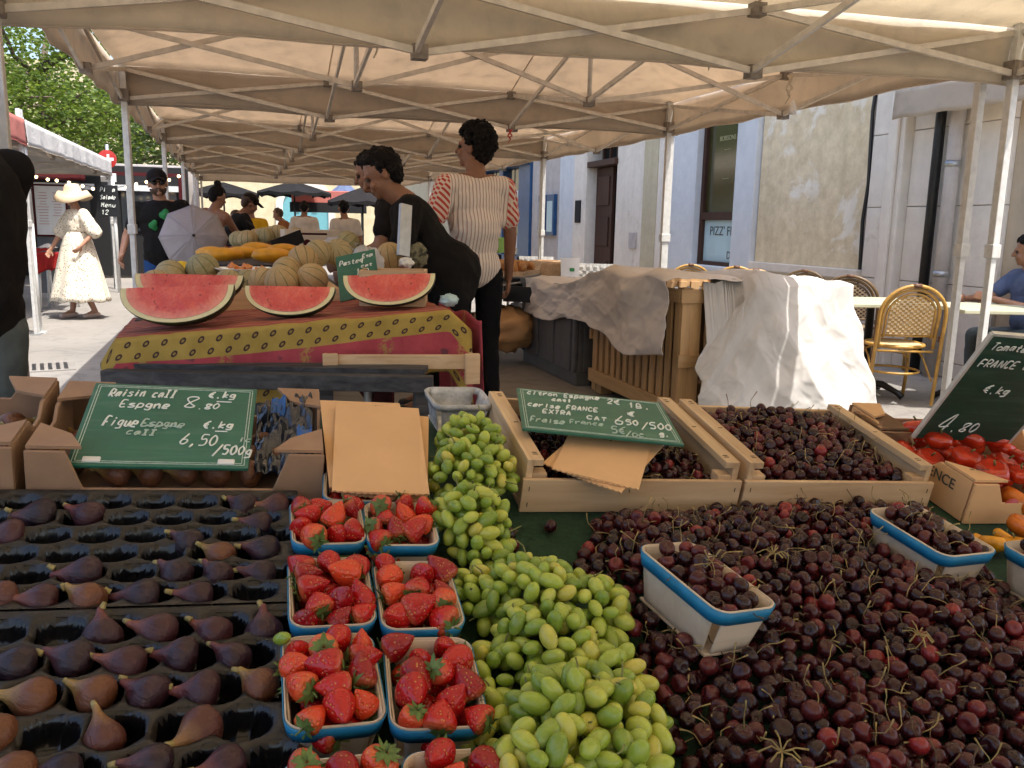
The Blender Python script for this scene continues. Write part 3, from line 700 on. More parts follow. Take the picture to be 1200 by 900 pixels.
GL = {'R': "12 19 49 58 56 45 15 52", 'a': "56 26 14 13 22 33 56 52", 'i': "36 32|37 38", 's': "56 26 15 44 53 42 12", 'n': "12 16 15 36 46 52", 'c': "56 26 14 13 22 52", 'I': "19 59|39 32|12 52", 'E': "59 19 12 52|15 45",
 'p': "10 16 46 55 53 42 12", 'g': "56 26 14 23 43 56 51 40 10", 'u': "16 13 22 42 56 52", 'e': "14 54 56 26 14 12 52", 'F': "12 19 59|15 45", 'N': "12 19 52 59", 'A': "12 39 52|24 44", 'C': "58 49 29 17 14 22 42 53",
 'X': "12 59|19 52", 'T': "19 59|39 32", 'o': "36 15 13 32 53 55 36", 'r': "16 12|14 36 56", 'f': "58 49 38 32|16 46", 'l': "39 32", 'm': "02 06 26 22|26 46 52", 't': "38 33 42 52|16 56", 'd': "59 52|55 26 14 23 43 54",
 'P': "12 19 49 58 56 45 15", 'k': "19 12|56 14 52", 'q': "56 26 14 23 43 56 50", '0': "39 17 14 32 54 57 39", '1': "27 39 32", '2': "17 29 49 57 12 52", '3': "19 49 57 35 54 42 12", '4': "42 49 14 54", '5': "59 19 16 46 54 42 12",
 '6': "49 26 14 13 22 42 54 45 15", '8': "58 28 17 34 53 42 22 13 35 57 58", ',': "32 20", '.': "32 31", '/': "00 59", '_': "12 62", '-': "15 45", "'": "39 37", 'L': "19 12 52", 'S': "58 29 17 45 43 22 12", 'U': "19 13 22 42 53 59", 'M': "12 19 35 59 52", 'G': "58 29 17 14 22 52 55 35", '&': "52 17 29 38 14 22 54", 'B': "12 19 48 45 15|45 53 42 12", 'O': "39 17 14 32 54 57 39", '~': "05 26 45 66", '\u20ac': "59 38 16 14 32 52|06 46|04 44", 'K': "19 12|59 15 52"}
def smooth_pts(p, k=4):
    if len(p) < 3: return p
    q = [p[0]]+p+[p[-1]]; out = []
    for i in range(1, len(q)-2):
        for j in range(k):
            t = j/k; a, b, c, d = q[i-1:i+3]
            out.append(.5*((2*b)+(c-a)*t+(2*a-5*b+4*c-d)*t*t+(3*b-a-3*c+d)*t**3))
    return out+[p[-1]]
def chalk(parent, w, h, lines, mat='chalk', z=.004, seed=1, name='chalk_writing', r0=.0016):
    r_ = random.Random(seed); mb = MB()
    for (txt, fx, fy, sz, wid) in lines:      # fx, fy fractions from top left, sz letter height (m), wid text width fraction
        x = (fx-.5)*w; y = (.5-fy)*h; n = len(txt); step = wid*w/max(1, n)
        for ch in txt:
            if ch in GL:
                for st in GL[ch].split('|'):
                    P_ = []
                    for pr_ in st.split():
                        a, b = int(pr_[0])/7.0, (int(pr_[1])-2)/7.0
                        a += r_.uniform(-.04, .04); b += r_.uniform(-.04, .04)
                        P_.append(Vector((x+a*step*1.05+b*sz*.18, y+b*sz, z)))
                    mb.tube([Vector((p.x, p.y, p.z)) for p in smooth_pts(P_)], r0*r_.uniform(.8, 1.15), 4)
            x += step; y += r_.uniform(-.0012, .0014)
    return mb.build(name, M[mat], parent, smooth=False)
def slate(mw, w, h, label, mat='slate', border=True, name='price_slate'):
    t = thing(name, label, 'price sign', mw=mw, group='chalked price slates')
    box('board', (0, 0, 0), (w, h, .006), M[mat], t, .0015)
    if border:
        for ins in (.007, .011):
            mb = MB()
            for (a, b, c, d) in ((-1, -1, 1, -1), (1, -1, 1, 1), (1, 1, -1, 1), (-1, 1, -1, -1)):
                mb.bar((a*(w/2-ins), b*(h/2-ins), .0033), (c*(w/2-ins), d*(h/2-ins), .0033), .0013, .0008)
            mb.build('border', M['chalk_dim'], t, smooth=False)
    return t
def quad_frame(bl, br, tl):
    x = (br-bl).normalized(); y = (tl-bl); y = (y-x*y.dot(x)).normalized(); z = x.cross(y); return Matrix(((x.x, y.x, z.x, 0), (x.y, y.y, z.y, 0), (x.z, y.z, z.z, 0), (0, 0, 0, 1)))
def DP(x, y, h): u, v = D(x, y, h); return DO+DU*u+DV*v+DN*h

# ---- cardboard cartons
def prism(prof, th, M4, mat, name, parent):
    n = len(prof); mb = MB(); vs = [M4 @ Vector((x, s*th/2, z)) for s in (-1, 1) for x, z in prof]
    mb.add(vs, [tuple(range(n)), tuple(reversed(range(n, 2*n)))] + [(i, i+n, (i+1) % n+n, (i+1) % n) for i in range(n)])
    return mb.build(name, M[mat], parent, smooth=False, bev=.0015)
def carton(u, v, w, d, label, n0=0, hlow=.055, hi=.1, group='open cardboard fruit cartons', rz=0, mat='card'):
    t = thing('carton', label, 'cardboard box', mw=dm(u, v, n0, rz), group=group); th = .006
    def pan(W, lo, c): return [(-W/2, 0), (W/2, 0), (W/2, hi), (W/2-c, hi), (W/2-c-.022, lo), (-W/2+c+.022, lo), (-W/2+c, hi), (-W/2, hi)]
    T = Matrix.Translation; R90 = Matrix.Rotation(pi/2, 4, 'Z')
    prism(pan(w, hlow, .055), th, T((0, -d/2, 0)), mat, 'front_panel', t); prism(pan(w, hlow+.01, .055), th, T((0, d/2, 0)), mat, 'back_panel', t)
    for s in (-1, 1):
        prism(pan(d-.014, hi-.02, .09), th, T((s*(w/2-th/2-.001), 0, 0)) @ R90, mat, 'side_panel', t)
        for q in (-1, 1):
            mb = MB(); a = Vector((s*(w/2-.002), q*(d/2-.002), hi+.002)); pts = [a, a+Vector((-s*.075, 0, 0)), a+Vector((-s*.05, -q*.055, -.004)), a+Vector((0, -q*.085, 0))]
            mb.add([*pts, *(p+Vector((0, 0, .005)) for p in pts)], [(0, 1, 2, 3), (4, 7, 6, 5), (0, 4, 5, 1), (1, 5, 6, 2), (2, 6, 7, 3), (3, 7, 4, 0)])
            mb.build('corner_flap', M[mat], t, smooth=False)
    box('base', (0, 0, .004), (w-.02, d-.02, .006), M['card_in'], t, 0)
    return t
fc = carton(-.19, 1.522, .43, .275, 'brown carton of figs under the big green price slate', hlow=.034, hi=.095)
mk = MB()
for (x, z, l) in ((-.06, .03, .05), (.0, .036, .06), (.05, .03, .05)): mk.box((x, -.1415, z-.008), (l, .001, .007))
mk.build('print', M['red_plastic'], fc, smooth=False)
mk = MB()
for i in range(8): mk.box((-.04+i*.014, -.1415, .014), (.009, .001, .008+.004*(i % 3)))
mk.build('print', M['dark_letter'], fc, smooth=False)
lc = carton(-.635, 1.522, .43, .275, 'brown carton of bluish figs beside the slate carton, cut by the frame')
box('divider', (.04, 0, .05), (.006, .33, .1), M['card'], lc, 0) if False else None

# ---- fig trays
def tray(u0, v0, cols, rows, pu, pv, label):
    t = thing('fig_tray', label, 'fruit tray', mw=dm(u0, v0, 0), group='moulded black fig trays')
    W_, D_ = cols*pu+.02, rows*pv+.015; cells = []
    for r in range(rows):
        for c in range(cols):
            x = .01+(c+.5)*pu + (pu*.25 if r % 2 else -pu*.25); y = .008+(r+.5)*pv
            if pu*.3 < x < W_-pu*.3: cells.append((x, y))
    nx, ny = int(W_/.0042), int(D_/.0042); ca = np.array(cells)
    X = np.linspace(0, W_, nx+1); Y = np.linspace(0, D_, ny+1); gx, gy = np.meshgrid(X, Y)
    dd = np.full(gx.shape, 9.0); ang = np.zeros(gx.shape)
    for cx, cy in cells:
        q = np.hypot((gx-cx)/(pu*.49), (gy-cy)/(pv*.47)); mk = q < dd; dd = np.where(mk, q, dd); ang = np.where(mk, np.arctan2(gy-cy, gx-cx), ang)
    z = .036-.034*np.clip(1-dd**3.0, 0, 1) + .0035*np.clip((dd-1)*3, 0, 1) + .0022*np.cos(ang*8)*np.clip(1-abs(dd-.6)*2.2, 0, 1)
    v = np.stack([gx.ravel(), gy.ravel(), z.ravel()], 1)
    i = np.arange(ny)[:, None]*(nx+1)+np.arange(nx)[None, :]; f = np.stack([i, i+1, i+nx+2, i+nx+1], -1).reshape(-1, 4)
    me = bpy.data.meshes.new('sheet'); me.from_pydata(v.tolist(), [], f.tolist()); me.materials.append(M['tray']); me.materials.append(M['tray_rim'])
    fm = (dd[:-1, :-1] > .93).ravel().astype(int); me.polygons.foreach_set('material_index', fm); me.polygons.foreach_set('use_smooth', np.ones(len(f), bool))
    inst('sheet', me, t)
    mb = MB(); 
    for (a, b) in (((0, 0), (W_, 0)), ((W_, 0), (W_, D_)), ((W_, D_), (0, D_)), ((0, D_), (0, 0))): mb.bar((*a, .018), (*b, .018), .003, .037)
    mb.build('rim', M['tray_rim'], t, smooth=False)
    return [(u0+x, v0+y) for x, y in cells]
cells = tray(-.64, 1.068, 10, 6, .0605, .0475, 'black moulded fig tray with many empty cups behind the full tray')
cells += tray(-.64, .715, 10, 6, .0605, .0555, 'black moulded fig tray filled with figs along the front')
def fig_mesh(seed):
    r_ = random.Random(seed); L = r_.uniform(.054, .064); Rm = r_.uniform(.0215, .0255); nb = 16; nk = 22
    prof = [(0, .15), (.02, .42), (.07, .72), (.16, .93), (.27, 1), (.4, .97), (.52, .82), (.64, .58), (.74, .38), (.83, .25), (.92, .19), (.97, .17), (1, .12)]
    bend = r_.uniform(-.010, .010); rings = []
    for t_, q in prof:
        rings.append([Vector((cos(2*pi*j/nk)*q*Rm*(1+.035*cos(j*2*pi/nk*7+seed)*min(1, q*1.3))*1.06+bend*t_*t_, sin(2*pi*j/nk)*q*Rm*.97*(1+.03*sin(j*2*pi/nk*9+seed)), t_*L)) for j in range(nk)])
    return MB().ring_loft(rings).mesh('fig', M['fig']), L
FR = [0.5]
FIGM = [fig_mesh(i) for i in range(6)]
FST = MB().tube([(0, 0, 0), (.001, .0005, .005), (.003, .001, .009)], [.0042, .0036, .003], 7).mesh('stalk', M['fig_tip'])
def fig(u, v, n, ang, label, group, tilt=None, k=None, sc=.93):
    me, L = FIGM[rnd.randrange(6) if k is None else k]
    tl = radians(78) if tilt is None else tilt
    m4 = dm(u, v, n) @ Matrix.Rotation(ang, 4, 'Z') @ Matrix.Rotation(tl, 4, 'Y') @ Matrix.Rotation(rnd.uniform(0, 6), 4, 'Z') @ Matrix.Translation((0, 0, -L*.42)) @ Matrix.Scale(sc, 4)
    o = bpy.data.objects.new('fig', me); link(o); o.matrix_world = m4; o.color = (FR[0], 0, 0, 1); tag(o, label, 'fig', group)
    o.scale = (.93,)*3 if False else o.scale; inst('stalk', FST, o, Matrix.Translation((0, 0, L-.003)))
    return o
# (x, y) in the photo and the way the stalk points (degrees, 180 = towards the left)
FL1 = [(43, 595, 180), (97, 597, 150), (277, 592, 150), (317, 595, 180), (297, 618, 170), (17, 620, 180), (217, 640, 145), (267, 643, 150), (318, 643, 178), (195, 668, 140), (242, 668, 135), (287, 670, 165), (83, 667, 175), (7, 693, 180), (40, 698, 178), (90, 697, 150), (150, 698, 172), (207, 697, 176)]
FL2 = [(110, 740, 95), (167, 737, 160), (230, 737, 145), (283, 733, 105), (17, 777, 180), (67, 773, 160), (130, 773, 175), (187, 770, 175), (247, 768, 140), (303, 770, 170), (27, 813, 175), (92, 810, 150), (147, 812, 155), (213, 810, 172), (273, 803, 140), (113, 857, 110), (240, 853, 225), (0, 853, 180), (63, 893, 180), (193, 890, 185), (273, 887, 200), (20, 893, 180)]
used = set(); lab = {0: 'wine red fig', 1: 'dark purple fig', 2: 'brownish fig'}
def place_figs(L_, group, where):
    for (x, y, a) in L_:
        u, v = D(x, y, .035); b = min((c for c in range(len(cells)) if c not in used), key=lambda c: (cells[c][0]-u)**2+(cells[c][1]-v)**2)
        if (cells[b][0]-u)**2+(cells[b][1]-v)**2 > .05**2: continue
        used.add(b); cu, cv = cells[b]
        up = a in (95, 105, 110); w2 = (cu*.5+u*.5+rnd.uniform(-.005, .005), cv*.5+v*.5+rnd.uniform(-.006, .006)); FR[0] = rnd.choice((.05, .15, .3, .4, .52, .62, .68, .86, .97))
        hue = 'near black' if FR[0] < .2 else 'dark plum' if FR[0] < .45 else 'wine red' if FR[0] < .7 else 'brown' if FR[0] < .9 else 'golden brown'
        row = min(range(len(ROWS)), key=lambda k: abs(ROWS[k][0]-y)); nb_ = 'beside the strawberries' if u > -.10 else 'at the frame side' if u < -.33 else 'in mid row'
        fig(w2[0], w2[1], .032, radians(a)+rnd.uniform(-.15, .15), '%s fig %s %s, %s' % (hue, 'standing stalk up' if up else 'lying with stalk back' if a in range(120, 161) else 'lying stalk sideways', nb_, ROWS[row][1]), group, radians(56) if up else None)
ROWS = [(595, 'row below the slate carton'), (618, 'second row of the back tray'), (642, 'third row of the back tray'), (668, 'fourth row of the back tray'), (696, 'last row of the back tray'), (737, 'first row of the full tray'), (772, 'second row of the full tray'), (810, 'third row of the full tray'), (855, 'fourth row of the full tray'), (892, 'lowest row of the full tray')]
place_figs(FL1, 'figs in the back tray', 'in the half empty back tray')
place_figs(FL2, 'figs in the front tray', 'in the well filled front tray')
for c in range(len(cells)):
    cu, cv = cells[c]
    if c not in used and (cu < -.50 or cv < .77) and rnd.random() < .6: fig(cu, cv, .032, pi+rnd.uniform(-.4, .4), 'purple fig at the outer edge of the front trays', 'figs at the tray edges')
for (x, y, a) in [(133, 557, 180), (173, 556, 165), (213, 556, 185), (258, 555, 60), (296, 556, 20), (322, 540, 175), (305, 522, 160)]:
    u, v = D(x, y, .03); fig(u, max(v, 1.412), .034, radians(a), 'fig showing below the big slate in its carton', 'figs in the slate carton')
for i in range(14): fig(-.37+.055*(i % 7), 1.49+.06*(i//7)+.01*(i % 2), .03, rnd.uniform(0, 6), 'fig in the dark behind the big slate', 'figs behind the slate')
for (x, y, a) in [(10, 493, 160), (20, 507, 120), (43, 495, 30), (7, 520, 180), (23, 522, 200), (41, 512, 70), (2, 507, 10)]:
    u, v = D(x, y, .05); fig(min(u, -.47), min(v, 1.6), .045, radians(a), 'bluish fig in the carton cut by the frame', 'figs in the cut off carton')
for i in range(16): fig(-.8+.055*(i % 6), 1.43+.07*(i//6), .025, rnd.uniform(0, 6), 'fig lying low in the carton cut by the frame', 'figs low in the cut off carton')
# crumpled film in the slate carton
def film(a, b):
    u = -.085+.095*a; v = 1.415+.21*b
    return (u, v, .035+.045*b*b+.035*a*(1-.3*b)+.022*fbm(a*4, b*5, 3)+.016*abs(fbm(a*9, b*9, 8)))
t = MB().grid(film, 26, 26).build('plastic_film', M['foil'], None, solid=.001); t.matrix_world = DM; tag(t, 'crumpled shiny blue black film at the corner of the fig carton', 'plastic film')
M['foil_blue'] = plain('bright_blue_patch', (.02, .10, .32), .3, .3, 8)  # bright blue for two patches laid just above the film
for (x0, y0, s) in ((.25, .80, 1), (.72, .35, 1)):
    MB().grid(lambda a, b: tuple(Vector(film(x0+.26*a*s, y0+.18*b))+Vector((0, 0, .003))), 8, 8).build('blue_patch', M['foil_blue'], t)

# ---- slates and bags
bl, br = DP(78, 547, .064), DP(293, 551, .064); tl = DP(112, 450, .118); w1 = (br-bl).length; h1 = (tl-bl).length
ctr = (bl+br+tl+DP(298, 457, .118))/4
s1 = slate(Matrix.Translation(ctr) @ quad_frame(bl, br, tl), w1, h1, 'big green slate priced for grapes and figs, leaning on the fig carton')
chalk(s1, w1, h1, [('Raisin caII', .10, .18, .020, .40), ('8', .55, .29, .034, .10), ('\u20ac.kg', .70, .15, .016, .17), ('_', .74, .20, .01, .12), ('.80', .64, .30, .015, .14), ('Espgne', .18, .31, .018, .30), ('Figue', .12, .55, .024, .20), ('\u20ac.kg', .70, .54, .017, .18), ('_', .76, .58, .01, .10), ('6,50', .58, .74, .026, .22), ('/500g', .79, .84, .022, .22)], seed=3)
chalk(s1, w1, h1, [('Espgne', .34, .54, .018, .25), ('caII', .27, .64, .014, .17), ('~~', .37, .56, .012, .22), ('ic', .92, .70, .012, .08)], 'chalk_dim', seed=4, name='faded_writing')
for (fx, fy) in ((.13, .94), (.87, .94)): box('sticker', ((fx-.5)*w1, (.5-fy)*h1, .0045), (.026, .012, .004), M['white'], s1, .003)
q = [DP(x, y, .1) for x, y in ((620, 513), (802, 531), (597, 462), (770, 477))]; w2 = ((q[1]-q[0]).length+(q[3]-q[2]).length)/2; h2 = (q[2]-q[0]).length
s2 = slate(Matrix.Translation(sum(q, Vector())/4+DN*.012) @ quad_frame(q[0], q[1], (q[2]+q[3])/2-(q[1]-q[0])/2), w2, h2*.98, 'green slate lying on the wooden cherry crate beside the grapes')
chalk(s2, w2, h2, [('citron Espagne', .06, .16, .020, .50), ('2\u20ac', .60, .20, .026, .10), ('1B.', .74, .24, .024, .16), ('cat1', .22, .27, .014, .14), ('cerise FRANCE', .05, .46, .020, .47), ('EXTRA', .14, .60, .018, .19), ('CAT', .42, .64, .016, .14), ('6', .59, .70, .045, .08), ('50', .67, .68, .024, .09), ('\u20ac', .71, .46, .022, .06), ('/500', .77, .72, .030, .20), ('g.', .86, .86, .020, .07)], seed=8)
chalk(s2, w2, h2, [('Fraise', .05, .82, .022, .22), ('France', .30, .78, .017, .22), ('5\u20ac', .55, .90, .03, .10), ('/pc', .64, .93, .022, .12)], 'chalk_dim', seed=9, name='faded_writing')
bagm = Matrix.Translation(DN*0)
def bag(c, rz, w, h, n, label, txt=False, rx=.12):
    t = thing('paper_bag', label, 'paper bag', mw=dm(c[0], c[1], n, rz, rx), group='stack of kraft paper bags')
    mb = MB(); k = 30; pts = [(-w/2, h/2), ] + [(-w/2+w*i/k, -h/2+(.0025 if i % 2 else 0)) for i in range(k+1)] + [(w/2, h/2)]
    fl = lambda x, y, z: Vector((x, y, z+.004*sin(x*14+n*50)+.003*(x/w)**2))
    mb.ring_loft([[fl(x, y, z) for x, y in pts] for z in (0, .0022)]); mb.build('sheet', M['kraft'], t, smooth=False)
    if txt: lettering('FRUITS & LEGUMES', .009, M['dark_letter'], Matrix.Translation((-.0, h/2-.02, .0045)) @ Matrix.Rotation(pi, 4, 'Z'), t, 'print', 'CENTER', .0002)
    return t
bc = (.112, 1.44)
bag((bc[0]-.008, bc[1]+.01), .10, .135, .27, .075, 'kraft paper bag at the bottom of the stack', False); bag((bc[0]+.022, bc[1]-.01), -.14, .13, .27, .080, 'kraft paper bag sticking out at the side of the stack')
bag((bc[0]-.012, bc[1]+.02), .03, .145, .28, .085, 'kraft paper bag with printed words showing behind the top bag', True); bag((bc[0]+.004, bc[1]-.012), -.06, .148, .275, .092, 'blank kraft paper bag on top of the stack')
box_ = carton(.11, 1.50, .16, .22, 'low carton under the stack of kraft paper bags', 0, .05, .07, 'cartons half hidden')
u_, v_ = .52, 1.43
for (rz, n, lb) in ((-.5, .088, 'kraft paper bag tucked under the cherry crate slate'), (-.75, .083, 'kraft paper bag corner below another one on the cherries')):
    t = bag((u_, v_), rz, .15, .2, n, lb); t['group'] = 'bags under the crate slate'

# ---- wooden cherry crates
def crate(u0, u1, v0, v1, label, hs=.095, hf=.062):
    t = thing('wooden_crate', label, 'crate', mw=dm((u0+u1)/2, (v0+v1)/2, 0), group='poplar cherry crates'); w, d = u1-u0, v1-v0; th = .009
    box('front_board', (0, -d/2, hf/2), (w, th, hf), M['crate_wood'], t, .0012); box('back_board', (0, d/2, hf/2+.008), (w, th, hf+.016), M['crate_wood'], t, .0012)
    for s in (-1, 1):
        box('side_board', (s*(w/2-.012), 0, hs/2), (.012, d-.012, hs), M['crate_wood_y'], t, .0012)
        box('side_rail', (s*(w/2-.024), 0, hs-.006), (.022, d-.012, .013), M['crate_wood_y'], t, .0015)
        for q in (-1, 1): box('corner_post', (s*(w/2-.0315), q*(d/2-.02), hs/2-.012), (.026, .026, hs-.03), M['crate_wood'], t, .001)
        mb = MB()
        for q in (-.42, -.40, .40, .43, .0): mb.box((s*(w/2-.024), q*d, hs+.0008), (.009, .0012, .0012))
        for z in (.015, .045): mb.box((s*(w/2-.012), -d/2-.0048, z), (.0012, .001, .008))
        mb.build('staples', M['dark_metal'], t, smooth=False)['kind'] = 'stuff'
    for k in range(6): box('bottom_slat', (-w/2+w*(k+.5)/6, 0, .004), (w/6-.006, d-.01, .005), M['crate_wood_y'], t, 0)
    return t
crate(.355, .768, 1.372, 1.705, 'wooden cherry crate beside the green grapes, with slate on top'); crate(.776, 1.185, 1.372, 1.700, 'wooden cherry crate heaped to the rim, beside the tomato carton')
crate(.30, .345, 1.7, 1.74, 'x') if False else None

# ---- punnets
def rrect(w, d, r, n=6):
    pts = []
    for (cx, cy, a0) in ((w/2-r, d/2-r, 0), (-w/2+r, d/2-r, pi/2), (-w/2+r, -d/2+r, pi), (w/2-r, -d/2+r, 1.5*pi)):
        for k in range(n+1): a = a0+pi/2*k/n; pts.append((cx+cos(a)*r, cy+sin(a)*r))
    return pts
def punnet(mw, w, d, h, label, group, name='punnet', rim=.018, band='blue_rim'):
    t = thing(name, label, 'punnet', mw=mw, group=group); fl = .80; th = .0018
    for s, ax in ((-1, 0), (1, 0), (-1, 1), (1, 1)):
        L, D2 = (d, w) if ax == 0 else (w, d)
        def q(a, b, off=0):
            l_ = (a-.5)*(L-.024)*(fl+(1-fl)*b); o = s*((D2/2-.0035)*(fl+(1-fl)*b)-off+.001*sin(a*pi)*b); z = h*b
            return Vector((o, l_, z)) if ax == 0 else Vector((l_, o, z))
        MB().grid(lambda a, b: q(a, b), 10, 6).build('side_panel', M['punnet_wood'], t, solid=.002)
    pts = rrect(w, d, .02); out = rrect(w+.004, d+.004, .022)
    def sc(P_, k, z): return [Vector((x*k, y*k, z)) for x, y in P_]
    mb = MB(); k2 = 1-(1-fl)*rim/h
    mb.ring_loft([sc(out, k2, h-rim), sc(out, 1.0, h+.0006)], False, False); mb.build('band', M[band], t, solid=.0012)
    mb = MB(); mb.ring_loft([sc(pts, k2, h-rim), sc(pts, .998, h+.002)], False, False); mb.build('rim_strip', M['punnet_wood'], t, solid=.002)
    box('base', (0, 0, .003), (w*fl, d*fl, .003), M['punnet_wood'], t, 0)
    return t
def berry_mesh(seed):
    r_ = random.Random(seed); L = r_.uniform(.033, .042); Rm = r_.uniform(.0145, .0178); nk = 20
    prof = [(0, .35), (.03, .7), (.1, .93), (.22, 1), (.38, .95), (.55, .8), (.7, .6), (.83, .38), (.93, .2), (.985, .08), (1, .02)]
    fx = r_.uniform(.9, 1.15); rings = [[Vector((cos(2*pi*j/nk)*q*Rm*fx*(1+.05*cos(j*2*pi/nk*3+seed)), sin(2*pi*j/nk)*q*Rm/fx*(1+.04*sin(j*2*pi/nk*2+seed)), -t_*L)) for j in range(nk)] for t_, q in prof]
    return MB().ring_loft(list(reversed(rings))).mesh('strawberry', M['berry'])
BERRY = [berry_mesh(i) for i in range(8)]
def calyx_mesh(seed):
    r_ = random.Random(seed); mb = MB()
    for k in range(10):
        a = 2*pi*k/10+r_.uniform(-.2, .2); L = r_.uniform(.010, .016); up = r_.uniform(-.35, .6)
        d = Vector((cos(a), sin(a), 0)); s = Vector((-sin(a), cos(a), 0)); P_ = []
        for i in range(5):
            t_ = i/4; wv = .0032*sin(pi*min(1, .18+t_*.82))
            c = d*(.002+L*t_)+Vector((0, 0, .002+L*up*t_*t_ - .002*t_)); P_ += [c-s*wv, c+s*wv+Vector((0, 0, .0008))]
        mb.add(P_, [(2*i, 2*i+2, 2*i+3, 2*i+1) for i in range(4)])
    mb.tube([(0, 0, .001), (.001, 0, .006), (.003, .001, .012)], .0011, 5)
    return mb.mesh('calyx', M['calyx'])
CAL = [calyx_mesh(i) for i in range(4)]
def poisson(w, d, r, tries, rr):
    P_ = []
    for _ in range(tries):
        p = (rr.uniform(-w/2, w/2), rr.uniform(-d/2, d/2))
        if all((p[0]-q[0])**2+(p[1]-q[1])**2 > r*r for q in P_): P_.append(p)
    return P_
PUN = [(.026, 1.232, 'back row punnet by the figs'), (.131, 1.226, 'back row punnet by the grapes'), (.024, 1.058, 'second row punnet by the figs'), (.132, 1.046, 'second row punnet by the grapes'),
       (.019, .893, 'third row punnet by the figs'), (.128, .880, 'third row punnet by the grapes'), (.020, .708, 'front punnet by the figs'), (.130, .706, 'front punnet by the grapes'), (.075, 1.345, 'punnet under the paper bags')]
for i, (u, v, wh) in enumerate(PUN):
    rz = rnd.uniform(-.05, .05); w, d = .100, .148
    if i >= 6: d = .138
    if i == 8: d = .10
    if i < 2: d = .125
    punnet(dm(u, v, 0, rz), w, d, .06, 'blue banded wooden strawberry '+wh, 'strawberry punnets')
    rr = random.Random(40+i); top = poisson(w-.022, d-.024, .0265, 500, rr) if i < 8 else []; low = poisson(w-.03, d-.03, .028, 200, rr)
    for lay, PS in ((1, top), (0, low)):
        for (x, y) in PS:
            dome = 1-((x/(w*.5))**2+(y/(d*.5))**2)*.5; z = (.056+.014*dome if lay else .034)+rr.uniform(-.004, .005)
            a = rr.uniform(0, 2*pi); el = rr.uniform(-.2, 1.15) if rr.random() < .8 else rr.uniform(-1.2, 0)
            dirv = Vector((cos(a)*cos(el), sin(a)*cos(el), sin(el)))          # where the tip points
            m4 = dm(u, v, 0, rz) @ Matrix.Translation((x, y, z)) @ (-dirv).to_track_quat('Z', 'Y').to_matrix().to_4x4() @ Matrix.Rotation(rr.uniform(0, 6), 4, 'Z') @ Matrix.Translation((0, 0, .018)) @ Matrix.Scale(rr.uniform(.88, 1.12), 4)
            o = bpy.data.objects.new('strawberry', rr.choice(BERRY)); link(o); o.matrix_world = m4
            o.color = (rr.choice((.05, .4, .6, .98)), 0, 0, 1); hue = 'orange red' if o.color[0] > .9 else 'deep red' if o.color[0] < .2 else 'red'
            wh2 = 'low' if not lay else 'rear' if y > d*.2 else 'fore' if y < -d*.2 else 'mid'
            tag(o, '%s strawberry %s, %s %s, %s' % (hue, 'leaves up' if el < 0 and lay else 'tip up', 'figs side' if x < -w*.15 else 'grapes side' if x > w*.15 else 'central', wh2, wh), 'strawberry', 'strawberries in '+wh)
            inst('calyx', rr.choice(CAL), o)
# ---- grapes
def grape_mesh(seed):
    r_ = random.Random(seed); L = r_.uniform(.0125, .0165); R_ = r_.uniform(.0082, .0097)
    mb = MB().ell((0, 0, 0), (R_, R_*r_.uniform(.96, 1.04), L), None, 14, 10); return mb.mesh('grape', M['grape'])
GRP = [grape_mesh(i) for i in range(6)]
def bunch(ells, label, seed, limit=150, r=.0185, sc=1.0, minn=.006):
    """ells: list of (u, v, n, ru, rv, rn) lobes in bench coordinates"""
    rr = random.Random(seed); c0 = ells[0]; t = thing('grape_bunch', label, 'grapes', mw=dm(c0[0], c0[1], 0), group='bunches of green grapes'); P_ = []
    for shell in (1.0, .66):
        for _ in range(5200):
            e = rr.choice(ells); d = Vector((rr.gauss(0, 1), rr.gauss(0, 1), rr.gauss(0, 1))).normalized()
            if d.z < -.35: continue
            k = shell*rr.uniform(.93, 1.03); p = Vector((e[0]+d.x*e[3]*k, e[1]+d.y*e[4]*k, e[2]+d.z*e[5]*k))
            if p.z < minn+.004: continue
            if shell == 1.0 and any(((p.x-f[0])/f[3])**2+((p.y-f[1])/f[4])**2+((p.z-f[2])/f[5])**2 < .55 for f in ells if f is not e): continue
            if all((p-q).length_squared > r*r for q, _ in P_): P_.append((p, d))
            if len(P_) >= limit: break
        if len(P_) >= limit: break
    for p, d in P_:
        ax = (d*.5+Vector((rr.gauss(0, .5), rr.gauss(0, .5), rr.gauss(0, .35)))).normalized()
        m4 = Matrix.Translation((p.x-c0[0], p.y-c0[1], p.z)) @ ax.to_track_quat('Z', 'Y').to_matrix().to_4x4() @ Matrix.Scale(rr.uniform(.86, 1.12)*sc, 4)
        inst('grape', rr.choice(GRP), t, m4)
    for _ in range(15):
        p, d = rr.choice(P_); a = Vector((p.x-c0[0], p.y-c0[1], p.z)); b = a+d*.018+Vector((rr.uniform(-.02, .02), rr.uniform(-.02, .02), .002))
        MB().tube([a, (a+b)/2+d*.006, b], [.0014, .0012, .001], 5).build('stalk', M['grape_stem'], t)
    e = ells[-1]; a = Vector((e[0]-c0[0], e[1]-c0[1], e[2]))
    MB().tube([a+Vector((q[0]-e[0], q[1]-e[1], q[2]-e[2]))*s for q in ells for s in (1, .7)] if len(ells) > 1 else [a, a+Vector((0, .02, .03))], .002, 5).build('main_stalk', M['grape_stem'], t)
def E_(x, y, h, ru, rv, rn): u, v = D(x, y, h); return (u, v, h, ru, rv, rn)
bunch([E_(552, 520, .08, .055, .06, .045), E_(545, 560, .06, .06, .06, .05), E_(572, 555, .06, .045, .06, .04)], 'long grape bunch reaching up beside the kraft paper bags', 1, 110)
